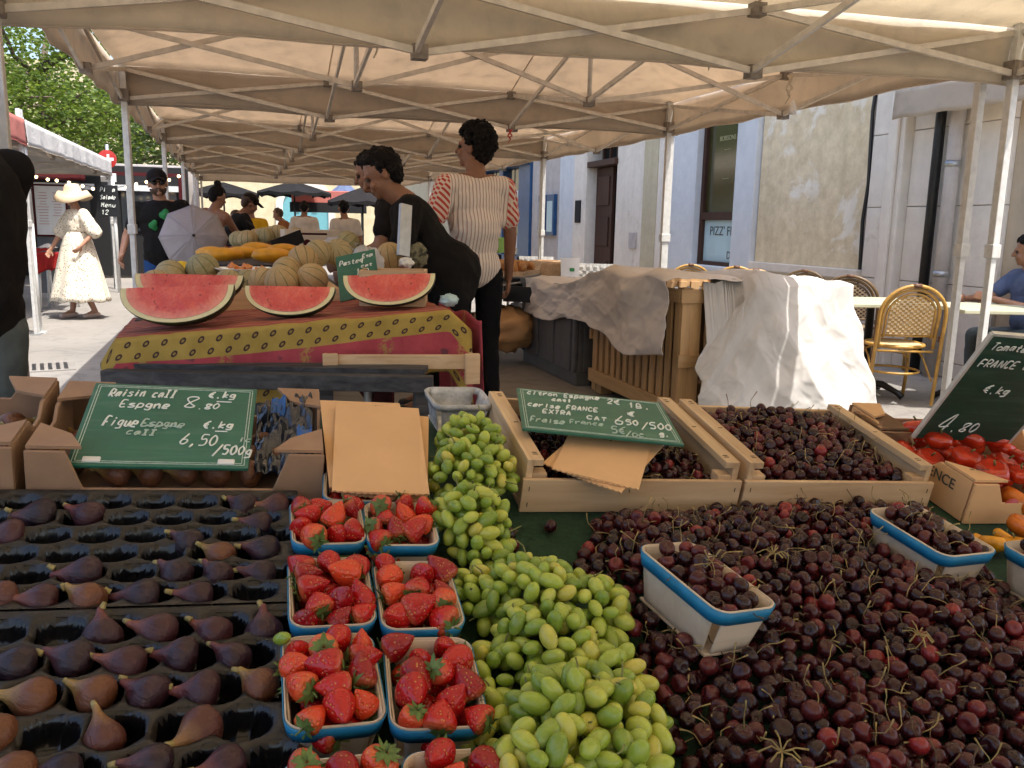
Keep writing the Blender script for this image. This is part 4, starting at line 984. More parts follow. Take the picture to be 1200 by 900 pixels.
bunch([E_(552, 610, .055, .052, .055, .045), E_(565, 640, .035, .04, .05, .035)], 'grape bunch beside the upper strawberry punnets with a dark stalk on top', 2, 75, .0192, 1.06)
bunch([E_(570, 700, .025, .05, .06, .028), E_(612, 690, .035, .05, .05, .035)], 'grape bunch in shade between the strawberry punnets and the wide bunch', 6, 60, .019)
bunch([E_(630, 700, .045, .07, .06, .04), E_(690, 715, .035, .05, .06, .035), E_(640, 755, .04, .06, .05, .04)], 'wide grape bunch spread towards the cherry basket', 3, 125, .019, 1.05)
bunch([E_(600, 800, .02, .055, .075, .024), E_(585, 860, .02, .04, .06, .022)], 'dull olive grape bunch lying low by the lowest punnets', 4, 60, .019)
bunch([E_(665, 850, .05, .06, .06, .045), E_(725, 855, .04, .05, .055, .04), E_(700, 800, .03, .06, .05, .03), E_(650, 905, .05, .06, .05, .045), E_(720, 915, .04, .05, .05, .04)], 'large pale grape bunch beside the front cherries', 5, 170, .0195, 1.12)
u, v = D(330, 757, .06); o = inst('grape', GRP[2]); o.matrix_world = dm(-.034, .955, .068, .8, 1.0) @ Matrix.Scale(.8, 4); tag(o, 'single loose green grape at the rim of a strawberry punnet', 'grape')
M['clear'] = plain('clear_plastic', (.5, .5, .5), .15, .3, 40, .5, spec=.8)
t = punnet(dm(.30, 1.70, .02, .1), .12, .10, .06, 'clear crinkled plastic tub behind the long grape bunch', None, 'plastic_tub', .012, 'clear')
for c in t.children: c.data.materials.clear(); c.data.materials.append(M['clear'])

# ---- cherries
def cherry_mesh(seed, nu=14, nv=10):
    r_ = random.Random(seed); R_ = .0118; rings = []
    sx, sy = r_.uniform(.95, 1.06), r_.uniform(.94, 1.04)
    for i in range(nv):
        t_ = pi*(i+.3)/(nv-.4)-pi/2; ring = []
        for j in range(nu):
            a = 2*pi*j/nu; rad = cos(t_); z = sin(t_)*.95
            if z > .6: z -= (z-.6)*.75*(1-rad)*1.6
            k = 1+.05*cos(a)*(-1 if t_ < 0 else 1)
            ring.append(Vector((rad*cos(a)*R_*sx*k, rad*sin(a)*R_*sy, z*R_)))
        rings.append(ring)
    return rings
def stem_pts(seed):
    r_ = random.Random(seed); L = r_.uniform(.022, .042); a = r_.uniform(0, 6.28); b = r_.uniform(.1, .9)
    return [Vector((cos(a)*L*b*t_*t_+.002*sin(t_*7+seed), sin(a)*L*b*t_*t_, .0085+L*t_*(1-.35*b*t_))) for t_ in (0, .25, .5, .75, 1)]
CHM = [MB().ring_loft(cherry_mesh(i)).mesh('cherry', M['cherry_solo']) for i in range(5)]
STM = [MB().tube(stem_pts(i), [.0008, .0006, .0006, .0007, .0012], 5).mesh('stem', M['stem'] if i % 3 else M['stem_dark']) for i in range(12)]
CH = []           # (bench point, matrix3, layer, where)
CELL = {}
def free(p, r):
    k = (int(p.x//.024), int(p.y//.024), int(p.z//.024))
    for a in (-1, 0, 1):
        for b in (-1, 0, 1):
            for c in (-1, 0, 1):
                for q in CELL.get((k[0]+a, k[1]+b, k[2]+c), ()):
                    if (p-q).length_squared < r*r: return False
    CELL.setdefault(k, []).append(p.copy()); return True
rc = random.Random(77)
def rrot(): return Euler((rc.uniform(-1.5, 1.5), rc.uniform(-1.5, 1.5), rc.uniform(0, 6.28))).to_matrix()
HP = [(700, 612), (760, 606), (850, 596), (1000, 590), (1085, 598), (1140, 660), (1215, 730)]
heap = [D(x, y, .01) for x, y in HP] + [(1.45, .98), (1.35, .50), (.36, .50)] + [D(x, y, .01) for x, y in ((800, 890), (775, 850), (735, 765), (715, 705), (672, 668), (690, 640))]
def inside(u, v, P_):
    c = False; j = len(P_)-1
    for i in range(len(P_)):
        a, b = P_[i], P_[j]
        if (a[1] > v) != (b[1] > v) and u < (b[0]-a[0])*(v-a[1])/(b[1]-a[1])+a[0]: c = not c
        j = i
    return c
def edge_d(u, v, P_):
    m = 9
    for i in range(len(P_)):
        a, b = Vector(P_[i-1]), Vector(P_[i]); p = Vector((u, v)); ab = b-a; t_ = max(0, min(1, (p-a).dot(ab)/max(1e-9, ab.length_squared))); m = min(m, (p-a-ab*t_).length)
    return m
BK = [((.512, 1.012), .10, .182, .05, .22), ((.998, 1.152), .115, .17, .035, .12), ((1.165, 1.03), .115, .17, .04, .12)]
def in_basket(u, v, m=0.0):
    for (c, w, d, n, rz) in BK:
        x, y = u-c[0], v-c[1]; X = x*cos(-rz)-y*sin(-rz); Y = x*sin(-rz)+y*cos(-rz)
        if abs(X) < w*.45+m and abs(Y) < d*.45+m: return True
    return False
def hh(u, v):
    e = edge_d(u, v, heap); return .012+.05*(1-exp(-e/.07))*(.75+.5*noise.noise(Vector((u*5, v*5, 2))))
us = [p[0] for p in heap]; vs_ = [p[1] for p in heap]
for lay, dz, tries in ((0, 0, 30000), (1, -.017, 14000), (2, -.034, 7000)):
    for _ in range(tries):
        u, v = rc.uniform(min(us), max(us)), rc.uniform(min(vs_), max(vs_))
        if not inside(u, v, heap) or in_basket(u, v, .0): continue
        z = hh(u, v)+dz+rc.uniform(-.011, .007)*(lay == 0)
        if z < .010: 
            if lay: continue
            z = .011
        p = Vector((u, v, z))
        if free(p, .0208 if lay == 0 else .0215): CH.append((p, rrot(), lay, 'heap'))
for (x, y) in ((645, 617), (596, 627), (588, 655), (600, 640)):        # a few rolled away
    u, v = D(x, y, .012); p = Vector((u, v, .0125)); free(p, .02); CH.append((p, rrot(), 0, 'loose'))
for ci, (u0, u1, v0, v1, f0, f1) in enumerate(((.385, .738, 1.385, 1.69, .038, .05), (.806, 1.155, 1.385, 1.685, .052, .072))):
    for lay, dz, tries in ((0, 0, 9000), (1, -.018, 5000)):
        for _ in range(tries):
            u, v = rc.uniform(u0+.012, u1-.012), rc.uniform(v0+.012, v1-.012); k = (v-v0)/(v1-v0)
            z = f0+(f1-f0)*k+.014*sin(pi*(u-u0)/(u1-u0))+dz+rc.uniform(-.005, .006)*(lay == 0); p = Vector((u, v, z))
            if free(p, .0204): CH.append((p, rrot(), lay, 'crate%d' % ci))
for bi, (c, w, d, n, rz) in enumerate(BK):
    names_ = ['blue banded wooden basket of cherries in the middle of the cherry heap', 'blue banded wooden basket of cherries against the heaped crate', 'blue banded wooden basket of cherries below the yellow tomatoes']
    punnet(dm(c[0], c[1], n-.028, rz, radians(-3), radians(4) if bi == 0 else 0), w, d, .075, names_[bi], 'blue banded cherry baskets', 'cherry_basket', .019)
    for lay, dz, tries in ((0, 0, 2200), (1, -.018, 1200)):
        for _ in range(tries):
            mg = .018 if lay == 0 else .026; x, y = rc.uniform(-w/2+mg, w/2-mg), rc.uniform(-d/2+mg, d/2-mg)
            z = n+.040+.012*(1-(x/w*2)**2)+dz+rc.uniform(-.005, .006)*(lay == 0)
            p = Vector((c[0]+x*cos(rz)-y*sin(rz), c[1]+x*sin(rz)+y*cos(rz), z))
            if free(p, .0204): CH.append((p, rrot(), lay, 'basket%d' % bi))
def proj(p):
    q = (DM @ p)-CAMP; t_ = q.dot(FW); return 600+F*q.dot(CR)/t_, 450-F*q.dot(CU)/t_, t_
def vis(c):
    x, y, d = proj(c[0]); return c[2] == 0 and -5 < x < 1205 and -5 < y < 897
order = sorted([c for c in CH if vis(c)], key=lambda c: proj(c[0])[2]); solo = order[:255] + [c for c in order[255:] if c[3] in ('loose', 'basket0')][:45]
ids = set(id(c) for c in solo)
LM = [((800, 880), 'beside the pale front grapes'), (( 760, 760), 'beside the wide grape bunch'), ((830, 800), 'under the corner of the middle basket'), ((915, 885), 'round the starry stalk cluster'), ((930, 770), 'past the end of the middle basket'), ((1010, 840), 'mid way along the front of the heap'), ((1075, 750), 'round the tangle of stalks'), ((1100, 870), 'low on the heap towards the corner'), ((1185, 860), 'in the frame corner'), ((1170, 770), 'below the cut off basket'), ((1000, 690), 'in the middle of the heap')]
def cherry_label(c, hue, st):
    x = proj(c[0]); w = c[3]; k = ' with stalk' if st else ''
    if w == 'loose': return '%s cherry%s rolled onto the green cloth by the grapes' % (hue, k), 'cherries rolled away from the heap'
    if w == 'basket0': return '%s cherry%s in the basket amid the heap, %s' % (hue, k, 'far end' if x[1] < 660 else 'near end' if x[1] > 695 else 'middle'), 'cherries in the middle basket'
    if w.startswith('basket'): return '%s cherry%s in the basket under the yellow tomatoes' % (hue, k), 'cherries in the cut off basket'
    q = min(LM, key=lambda l: (l[0][0]-x[0])**2+(l[0][1]-x[1])**2)[1]
    return '%s cherry%s %s' % (hue, k, q), 'cherries '+q
for c in solo:
    m4 = DM @ Matrix.Translation(c[0]) @ c[1].to_4x4() @ Matrix.Scale(rc.uniform(.9, 1.1), 4)
    o = bpy.data.objects.new('cherry', rc.choice(CHM)); link(o); o.matrix_world = m4; r = rc.random()**.9; st = rc.random() < .6
    o.color = (r, 0, 0, 1); hue = 'near black' if r < .4 else 'dark red' if r < .72 else 'wine red' if r < .93 else 'bright red'
    L_ = cherry_label(c, hue, st); tag(o, L_[0], 'cherry', L_[1])
    if st: inst('stem', rc.choice(STM), o)
# all the other cherries of the heap, crates and baskets as one mass
hi = [np.array([tuple(p) for r in cherry_mesh(i, 12, 8) for p in r]) for i in range(4)]; lo = [np.array([tuple(p) for r in cherry_mesh(i, 8, 6) for p in r]) for i in range(3)]
def loft_faces(n, k): return [(i*n+j, i*n+(j+1) % n, (i+1)*n+(j+1) % n, (i+1)*n+j) for i in range(k-1) for j in range(n)] + [tuple(reversed(range(n)))]+[tuple((k-1)*n+j for j in range(n))]
fh, fl_ = loft_faces(12, 8), loft_faces(8, 6); VS, FS, MI = [], [], []; off = 0
stems = []
for i in range(10):
    mb = MB().tube(stem_pts(i+20), [.0008, .0006, .0006, .0007, .0012], 4); stems.append((np.array(mb.v), mb.f))
for c in CH:
    if id(c) in ids: continue
    T_ = np.array(c[1])*rc.uniform(.9, 1.1); base = rc.choice(hi) if c[2] == 0 else rc.choice(lo); f = fh if c[2] == 0 else fl_
    VS.append(base @ T_.T + np.array(c[0])); FS += [tuple(a+off for a in q) for q in f]; MI += [0]*len(f); off += len(base)
    if c[2] == 0 and rc.random() < .55:
        v_, f_ = rc.choice(stems); VS.append(v_ @ T_.T + np.array(c[0])); FS += [tuple(a+off for a in q) for q in f_]; MI += [rc.choice((1, 1, 2))]*len(f_); off += len(v_)
me = bpy.data.meshes.new('cherries'); me.from_pydata(np.concatenate(VS).tolist(), [], FS)
for k in ('cherry', 'stem', 'stem_dark'): me.materials.append(M[k])
me.polygons.foreach_set('material_index', MI); me.polygons.foreach_set('use_smooth', [True]*len(FS)); me.update()
o = inst('cherry_heap', me); o.matrix_world = DM; kind(o, 'stuff'); o['label'] = 'mass of dark cherries filling the heap, crates and baskets'
for (x, y, lb) in ((915, 885, 'starry cluster of bare cherry stalks low on the heap'), (905, 655, 'small cluster of bare cherry stalks high on the heap'), (1075, 750, 'tangle of bare cherry stalks in the middle of the heap')):
    u, v = D(x, y, .055); t = thing('stalk_cluster', lb, 'cherry stalks', mw=dm(u, v, hh(u, v)+.014))
    for k in range(9):
        a = k*.72+rc.uniform(-.2, .2); L = rc.uniform(.016, .03)
        MB().tube([(0, 0, 0), (cos(a)*L*.5, sin(a)*L*.5, .006), (cos(a)*L, sin(a)*L, rc.uniform(-.004, .006))], [.0012, .0009, .0013], 5).build('stalk', M['stem'], t)

# ---- tomatoes
tc = carton(1.43, 1.52, .40, .40, 'pale carton of red tomatoes with fruit printed on its side', 0, .045, .085, 'open cardboard fruit cartons')
for c in tc.children:
    if c.name.startswith(('front', 'side', 'corner')): c.data.materials.clear(); c.data.materials.append(M['kraft'])
lettering('ENCE', .03, M['dark_letter'], Matrix.Translation((-.202, -.12, .05)) @ Matrix(((0, 0, -1, 0), (-1, 0, 0, 0), (0, 1, 0, 0), (0, 0, 0, 1))), tc, 'lettering', 'CENTER', .0004)
pr2 = MB()
for (x, z, r) in ((-.10, .035, .02), (-.06, .028, .016), (-.02, .04, .02)): pr2.lathe([(0, 0), (r, 0), (r*.98, .0008), (0, .001)], 18, Matrix.Translation((x, -.2015, z)) @ Matrix.Rotation(pi/2, 4, 'X'))
pr2.build('tomato_print', M['red_plastic'], tc)
lettering('PRODUIT DE', .008, M['dark_letter'], Matrix.Translation((-.15, -.15, .0925)) @ Matrix.Rotation(pi, 4, 'Z'), tc, 'lettering', 'CENTER', .0002)
carton(1.26, 1.64, .085, .10, 'small brown carton between the heaped cherry crate and the tomatoes', .0, .05, .075, 'cartons half hidden')
def tomato_mesh(seed):
    r_ = random.Random(seed); n, k = 24, 12; lob = r_.randint(5, 8); rings = []
    for i in range(k):
        t_ = pi*(i+.3)/(k-.4)-pi/2; ring = []
        for j in range(n):
            a = 2*pi*j/n; R_ = .04*(1+.055*cos(a*lob+r_.random()*.05)*max(0, cos(t_*.7))); z = sin(t_)*.028
            if t_ > .7: z -= (t_-.7)*.012
            ring.append(Vector((R_*cos(t_)*cos(a), R_*cos(t_)*sin(a)*.94, z)))
        rings.append(ring)
    return rings
TOM = {k: [MB().ring_loft(tomato_mesh(i)).mesh('tomato', M[k]) for i in range(3)] for k in ('tomato', 'tomato_o', 'tomato_y')}
rt = random.Random(5)
TS = MB().tube([(0, 0, .02), (.002, 0, .027), (.005, .001, .033)], .0028, 6).mesh('stalk', M['grape_stem'])
def tom(u, v, n, key, label, group, sc=1.0, rx=None):
    o = bpy.data.objects.new('tomato', rt.choice(TOM[key])); link(o); o.matrix_world = dm(u, v, n, rt.uniform(0, 6), rt.uniform(-.5, .5) if rx is None else rx, rt.uniform(-.4, .4)) @ Matrix.Scale(sc*.80, 4)
    tag(o, label, 'tomato', group); inst('stalk', TS, o)
RT = [(1105, 523, .9), (1140, 520, 1.1), (1165, 512, 1.05), (1175, 550, 1.15), (1195, 520, 1.2), (1140, 545, .9), (1110, 540, .75), (1155, 560, .95), (1195, 560, 1.1), (1125, 530, .9), (1180, 530, 1.1), (1150, 535, 1.1), (1195, 500, 1.2)]
TP = []
for lay in (0, 1):
    for _ in range(900):
        u, v = rt.uniform(1.285, 1.575), rt.uniform(1.375, 1.665); p = Vector((u, v, .038+.036*lay+rt.uniform(-.004, .006)))
        if lay and ((u-1.43)/.15)**2+((v-1.5)/.15)**2 > 1.2: continue
        if all((p-q).length > .056 for q in TP): TP.append(p)
for p in TP:
    x, y, d_ = proj(p); s = rt.uniform(.78, 1.06)
    tom(p.x, p.y, p.z, 'tomato', ('large' if s > .98 else 'small' if s < .86 else 'mid sized')+' ribbed red tomato '+('by the printed carton flap' if x < 1120 else 'under the dark slate' if y < 525 else 'cut by the frame' if x > 1185 else 'in the carton front, below the slate'), 'red tomatoes in the carton', s, rt.uniform(-.3, .3))
for (x, y, key, s, lb) in ((1192, 590, 'tomato_o', 1.15, 'orange tomato against the carton with the fruit print'), (1165, 632, 'tomato_y', .75, 'yellow tomato behind the lowest cherry basket'), (1150, 625, 'tomato_y', .5, 'small yellow tomato beside the basket against the crate'), (1190, 635, 'tomato_y', .8, 'yellow tomato at the frame edge under the orange one'), (1178, 622, 'tomato_y', .6, 'small yellow tomato between two bigger yellow ones'), (1199, 615, 'tomato_o', .9, 'orange tomato cut by the frame beside yellow ones')):
    u, v = D(x, y, .03); tom(u, v, .03*s, key, lb, 'loose yellow and orange tomatoes', s)
# dark slate standing in the tomatoes
bl, br, tl = DP(1070, 512, .075), DP(1182, 518, .075), None
ax = (br-bl).normalized(); best = None
for k in range(200):
    d_ = 1.2+k*.01; q = pd(1128, 391, d_)
    e = abs((q-bl).length-.30)
    if best is None or e < best[0]: best = (e, q)
tl = best[1]; w3 = .24; M3 = quad_frame(bl, bl+ax*w3, tl); h3 = (tl-bl).length
s3 = slate(Matrix.Translation(bl+Vector(M3.col[0][:3])*w3/2+Vector(M3.col[1][:3])*h3/2) @ M3, w3, h3, 'dark slate standing among the red tomatoes, priced 4.80', 'slate_dark', False)
MB().bar((-w3/2, -h3/2, 0), (-w3/2, h3/2, 0), .006, .009).bar((-w3/2, h3/2, 0), (w3/2, h3/2, 0), .006, .009).bar((w3/2, h3/2, 0), (w3/2, -h3/2, 0), .006, .009).build('frame', M['alu'], s3, smooth=False)
chalk(s3, w3, h3, [('Tomates Ancie', .06, .12, .018, .75), ('FRANCE CAT', .06, .27, .018, .62), ('\u20ac.kg', .30, .5, .020, .26), ('4', .12, .90, .05, .14), ('.80', .27, .90, .028, .28)], 'chalk', .005, 21)
# ================================================================== melon table
M['prov_top'] = None
def cloth_mat():
    m = NT('provencal_cloth'); co = m.node('TexCoord'); g = m.node('SeparateXYZ'); m.t.links.new(co.outputs['UV'], g.inputs[0])
    U_, V_ = g.outputs[0], g.outputs[1]; n = m.noise(14, 5, .6)
    red = m.ramp(n, [(.3, (.30, .035, .05)), (.7, (.42, .06, .08))])
    yel = m.ramp(n, [(.3, (.30, .20, .035)), (.7, (.40, .28, .06))])
    top = m.mix(m.ramp(m.math('SINE', m.math('ADD', m.math('MULTIPLY', V_, 170.0), m.math('MULTIPLY', n, 3.0))), [(.2, 0.0), (.8, .65)]), (.30, .055, .045), (.42, .22, .09))
    # paisley spots on the yellow band
    pu = m.math('MULTIPLY', U_, 21.0); row = m.math('FLOOR', m.math('MULTIPLY', m.math('SUBTRACT', V_, .405), 10.6))
    fu = m.math('FRACT', m.math('ADD', pu, m.math('MULTIPLY', m.math('MODULO', row, 2.0), .5))); fv = m.math('FRACT', m.math('MULTIPLY', m.math('SUBTRACT', V_, .405), 10.6))
    du = m.math('MULTIPLY', m.math('SUBTRACT', fu, .5), 1.15); dv = m.math('SUBTRACT', fv, .5)
    du2 = m.math('ADD', du, m.math('MULTIPLY', dv, .35))
    dist = m.math('SQRT', m.math('ADD', m.math('MULTIPLY', du2, du2), m.math('MULTIPLY', m.math('MULTIPLY', dv, dv), .5)))
    spot = m.ramp(dist, [(.07, .3), (.11, 1.0), (.18, 1.0), (.21, 0.0)])
    yel = m.mix(spot, yel, (.035, .012, .015))
    k2 = m.math('FRACT', m.math('MULTIPLY', U_, 4.6)); fl = m.math('MULTIPLY', m.ramp(k2, [(.38, 0.0), (.45, 1.0), (.52, 1.0), (.6, 0.0)]), m.ramp(m.noise(60, 3, .6), [(.45, 0.0), (.55, 1.0)]))
    red = m.mix(m.math('MULTIPLY', fl, .7), red, (.36, .26, .06))
    red = m.mix(m.math('MULTIPLY', m.ramp(m.noise(17, 2, .5), [(.62, 0.0), (.68, 1.0)]), .6), red, (.03, .03, .05))
    inb = m.math('MULTIPLY', m.math('GREATER_THAN', V_, .40), m.math('LESS_THAN', V_, .594)); band2 = m.math('MULTIPLY', m.math('GREATER_THAN', V_, .86), 1.0)
    c = m.mix(m.math('GREATER_THAN', V_, .40), top, red); c = m.mix(inb, c, yel); c = m.mix(band2, c, yel)
    return m.set(Base_Color=c, Roughness=.8).bump(m.noise(12, 4, .55), .4, .02).mat
M['prov'] = cloth_mat()
cl = pd(130, 398, 2.85); cr = pd(540, 364, 3.0); TZL, TZR = cl.z, cr.z
exd = (cr-cl); exd.normalize(); back = Vector((-exd.y, exd.x, 0)).normalized()*.0+Vector((-.02, 1, 0)).normalized()
TW = (cr-cl).length
def top_pt(a, b, h=0):     # a along the front edge, b metres back
    return cl+exd*(TW*a)+back*b+Vector((0, 0, h))
tb = thing('melon_table', 'market table under a red and yellow patterned cloth, holding cut watermelons', 'table', (0, 0, 0))
def cloth(a, s):
    # s: 0 back of the top, .40 the front edge, 1 the hem (in V)
    aa = a*1.06-.03; r = .012
    if s <= .40:
        b = (1-s/.40)*.62; p = top_pt(aa, b, .006*fbm(aa*9, b*8, 1)+.004)
        if a > .94: p = p-Vector((0, 0, (a-.94)*1.2))
        if a < .04: p = p-Vector((0, 0, (.04-a)*2.0))
        return p
    k = (s-.40)/.60; drop = .235*k*(1.0+.12*sin(a*5)) + (.10*max(0, (a-.93)/.07)*k)
    w = .018*k*sin(a*26+2*sin(a*7))+.012*k*fbm(a*12, k*2, 4)
    p = top_pt(aa, -.015-.02*k-w, -drop)
    if a > .94: p = p-Vector((0, 0, (a-.94)*1.2))
    if a < .04: p = p-Vector((0, 0, (.04-a)*2.0))
    return p
mb = MB(); NU, NV = 150, 60; mb.grid(cloth, NU, NV); co = mb.build('cloth', M['prov'], tb, solid=.003)
uvl = co.data.uv_layers.new(name='UVMap'); uvs = []
for pl in co.data.polygons:
    for vi in pl.vertices: uvs += [(vi % (NU+1))/NU, (vi//(NU+1))/NV]
uvl.data.foreach_set('uv', uvs)
# cloth hanging lower at the right hand end
def side(a, b):
    p0 = top_pt(1.03, .62*(1-a)-.03, -.03); return p0+Vector((.03+.03*b*sin(a*9), -.03*b, -.46*b+.01*sin(a*12)))
mb = MB().grid(side, 30, 24); co2 = mb.build('cloth_end', M['prov'], tb, solid=.003)
uvl = co2.data.uv_layers.new(name='UVMap'); uvs = []
for pl in co2.data.polygons:
    for vi in pl.vertices: uvs += [(vi % 31)/30*.5, .60+.32*(vi//31)/24]
uvl.data.foreach_set('uv', uvs)
bl_, br_ = pd(122, 442, 2.82), pd(507, 450, 2.78)
MB().bar(bl_, br_, .05, .052).build('front_rail', M['old_bar'], tb, smooth=False, bev=.003)
for k in (.1, .68, .97):
    p = bl_.lerp(br_, k); MB().bar(p+Vector((0, .03, -.02)), Vector((p.x, p.y+.03, 0)), .045, .045, (0, 1, 0)).build('leg', M['old_bar'], tb, smooth=False, bev=.003)
for k in range(5):
    a = bl_+Vector((0, .1+.12*k, .03)); b = br_+Vector((0, .1+.12*k, .03)); MB().bar(a, b, .1, .018).build('top_board', M['old_bar'], tb, smooth=False)
for yy in (.25, .55):
    MB().bar(Vector((bl_.x, bl_.y+yy, .22)), Vector((br_.x, br_.y+yy, .22)), .1, .02).build('shelf_board', M['pallet_wood_x'], tb, smooth=False)
# wooden crate raising the right half
a0, a1 = pd(383, 424, 2.9), pd(556, 424, 2.95)
wc = thing('wooden_crate', 'plain wooden crate under the patterned cloth, raising the table end', 'crate', (0, 0, 0))
MB().bar(a0, a1, .012, .05).build('front_board', M['crate_wood'], wc, smooth=False, bev=.002)
for p in (a0.lerp(a1, .02), a0.lerp(a1, .98)): MB().bar(p+Vector((0, -.012, .03)), p+Vector((0, -.012, -.075)), .05, .02, (0, 1, 0)).build('corner_post', M['crate_wood'], wc, smooth=False, bev=.002)
MB().bar(a0+Vector((0, .38, 0)), a1+Vector((0, .38, 0)), .012, .05).build('back_board', M['crate_wood'], wc, smooth=False, bev=.002)
for p in (a0, a1): MB().bar(p, p+Vector((0, .38, 0)), .012, .05).build('side_board', M['crate_wood_y'], wc, smooth=False, bev=.002)

# cut watermelons: a long wedge lying on its rind, the cut face towards the street
def wedge(c, L, R_, lean, yaw, label, trunc=None, group='cut watermelon wedges'):
    """half slab of a long melon: cut face is a half ellipse facing -y, rind behind and below"""
    t = thing('watermelon_piece', label, 'watermelon', mw=Matrix.Translation(c) @ Matrix.Rotation(yaw, 4, 'Z') @ Matrix.Rotation(lean, 4, 'X'), group=group)
    n = 34
    def prof(k, s):      # points of the half ellipse face outline (lower side), s scale inwards
        x = -L/2*cos(pi*k/n)*s; z = -R_*(sin(pi*k/n)**.85)*s; return x, z
    th = R_*.85
    # skin: sweep of the outline from cut face (y=0) back to the second cut (upper plane)
    rings = []
    for j in range(11):
        a = j/10*radians(72)
        rings.append([Vector((prof(k, 1)[0], -prof(k, 1)[1]*0+sin(a)*(-prof(k, 1)[1]), cos(a)*prof(k, 1)[1])) for k in range(n+1)])
    mb = MB(); mb.ring_loft(rings, False, False, closed=False); mb.build('skin', M['wm_skin'], t, solid=.003)
    def face(nm, mat, s0, s1, off, a):
        mb = MB(); o = []
        for k in range(n+1):
            for s in (s0, s1):
                x, z = prof(k, s); o.append(Vector((x, sin(a)*(-z)-off*cos(a), cos(a)*z-off*sin(a) if a else z)))
        mb.add(o, [(2*k, 2*k+2, 2*k+3, 2*k+1) for k in range(n)]); return mb.build(nm, mat, t, smooth=False)
    for a, of in ((0, .0015), (radians(72), -.0015)):
        face('rind', M['rind'], 1.0, .90, of, a)
        mb = MB()
        rows = 8
        for r_ in range(rows+1):
            for k in range(n+1):
                x, z = prof(k, .90*r_/rows); y = -of-.0015*(a == 0)-.004*abs(fbm(x*18, z*18, 3))*(0 if r_ in (0, rows) else 1)
                mb.v.append((x, sin(a)*(-z)+y*cos(a), cos(a)*z+y*sin(a)))
        mb.f = [(r_*(n+1)+k, r_*(n+1)+k+1, (r_+1)*(n+1)+k+1, (r_+1)*(n+1)+k) for r_ in range(rows) for k in range(n)]; mb.m = [0]*len(mb.f)
        mb.build('flesh', M['flesh'], t)
    return t
def wm(xc, ytop, d, L, R_, yaw, label, lean=.22, tiltx=0):
    p = pd(xc, ytop, d); t = wedge(p, L, R_, lean, yaw, label)
    if tiltx: t.matrix_world = t.matrix_world @ Matrix.Rotation(tiltx, 4, 'Y')
    return t
wm(208, 336, 2.96, .385, .135, -.27, 'big watermelon wedge with pale rind at the table corner by the pole', -.52, -.06)
wm(222, 322, 3.18, .40, .12, -.30, 'watermelon wedge mostly hidden behind the big one', -.5)
wm(340, 336, 3.06, .32, .11, -.30, 'middle watermelon wedge with seeds, in front of the melon heap', -.52)
wm(456, 322, 3.10, .335, .115, -.34, 'watermelon wedge with dark seeds in front of the low wooden box', -.42, -.05)
p = pd(462, 330, 3.2); bx = thing('wooden_box', 'low wooden box behind the watermelon wedge with dark seeds', 'box', (p.x, p.y, p.z), -.25)
for (c, s) in (((0, -.09, -.02), (.24, .01, .13)), ((0, .09, -.02), (.24, .01, .13)), ((-.115, 0, -.02), (.01, .17, .13)), ((.115, 0, -.02), (.01, .17, .13))): box('board', c, s, M['crate_wood'], bx, .002)

# second table with melons, going away behind
t2 = thing('melon_table', 'long market table heaped with melons and squashes behind the watermelons', 'table', (.1, 5.3, 0))
box('top', (0, 0, .86), (1.0, 3.4, .04), M['old_bar'], t2, .004); box('cloth_skirt', (-.51, 0, .6), (.012, 3.4, .5), M['maroon'], t2, 0); box('cloth_skirt', (.51, 0, .6), (.012, 3.4, .5), M['maroon'], t2, 0)
for x in (-.42, .42):
    for y in (-1.6, 1.6): MB().tube([(x, y, 0), (x, y, .85)], .022, 8).build('leg', M['steel'], t2)
def melon_mesh(seed):
    r_ = random.Random(seed); n, k = 30, 14; fl = r_.uniform(.9, 1.02); rings = []
    for i in range(k):
        t_ = pi*(i+.3)/(k-.4)-pi/2
        rings.append([Vector((.07*cos(t_)*cos(2*pi*j/n)*(1-.05*(1-abs(sin(j*2*pi/n*5)))**3), .07*cos(t_)*sin(2*pi*j/n)*(1-.05*(1-abs(sin(j*2*pi/n*5)))**3), .07*fl*sin(t_))) for j in range(n)])
    mb = MB().ring_loft(rings); return mb.mesh('melon', M['melon'])
MEL = [melon_mesh(i) for i in range(3)]
rm = random.Random(12)
def melon(x, y, d, r, label, group='striped cantaloupe melons on the long table'):
    p = pd(x, y, d); o = bpy.data.objects.new('melon', rm.choice(MEL)); link(o)
    o.matrix_world = Matrix.Translation(p) @ Euler((rm.uniform(-1.2, 1.2), rm.uniform(-.8, .8), rm.uniform(0, 6))).to_matrix().to_4x4() @ Matrix.Scale(r/.07, 4)
    return tag(o, label, 'melon', group)
MLS = [(237, 315, 3.75, .073, 'melon with broad dark stripes behind the hidden watermelon wedge'), (199, 323, 3.7, .07, 'pale melon at the pram end of the table'), (183, 334, 3.5, .068, 'melon half hidden behind the watermelon by the pole'), (355, 305, 3.75, .067, 'round green striped melon beside the small slate'), (335, 318, 3.6, .064, 'melon below the round green striped one'), (330, 331, 3.45, .07, 'melon right behind the middle watermelon wedge'), (308, 330, 3.5, .06, 'small melon under the plate of cut melon'), (366, 327, 3.5, .065, 'melon wedged behind the small green slate'), (372, 297, 4.0, .068, 'netted melon next behind the round green one'), (396, 296, 4.05, .068, 'pale melon in front of the seller in the black tee'), (348, 318, 3.85, .06, 'melon deep in the heap between others'), (457, 301, 3.65, .062, 'orange ribbed melon by the grey metal panel'), (268, 330, 3.5, .055, 'melon slice heap end beside the plate'), (290, 332, 3.55, .058, 'small pale melon below the white plate'), (408, 285, 4.3, .064, 'melon by the brown arm of the seller')]
for a in MLS: melon(*a)
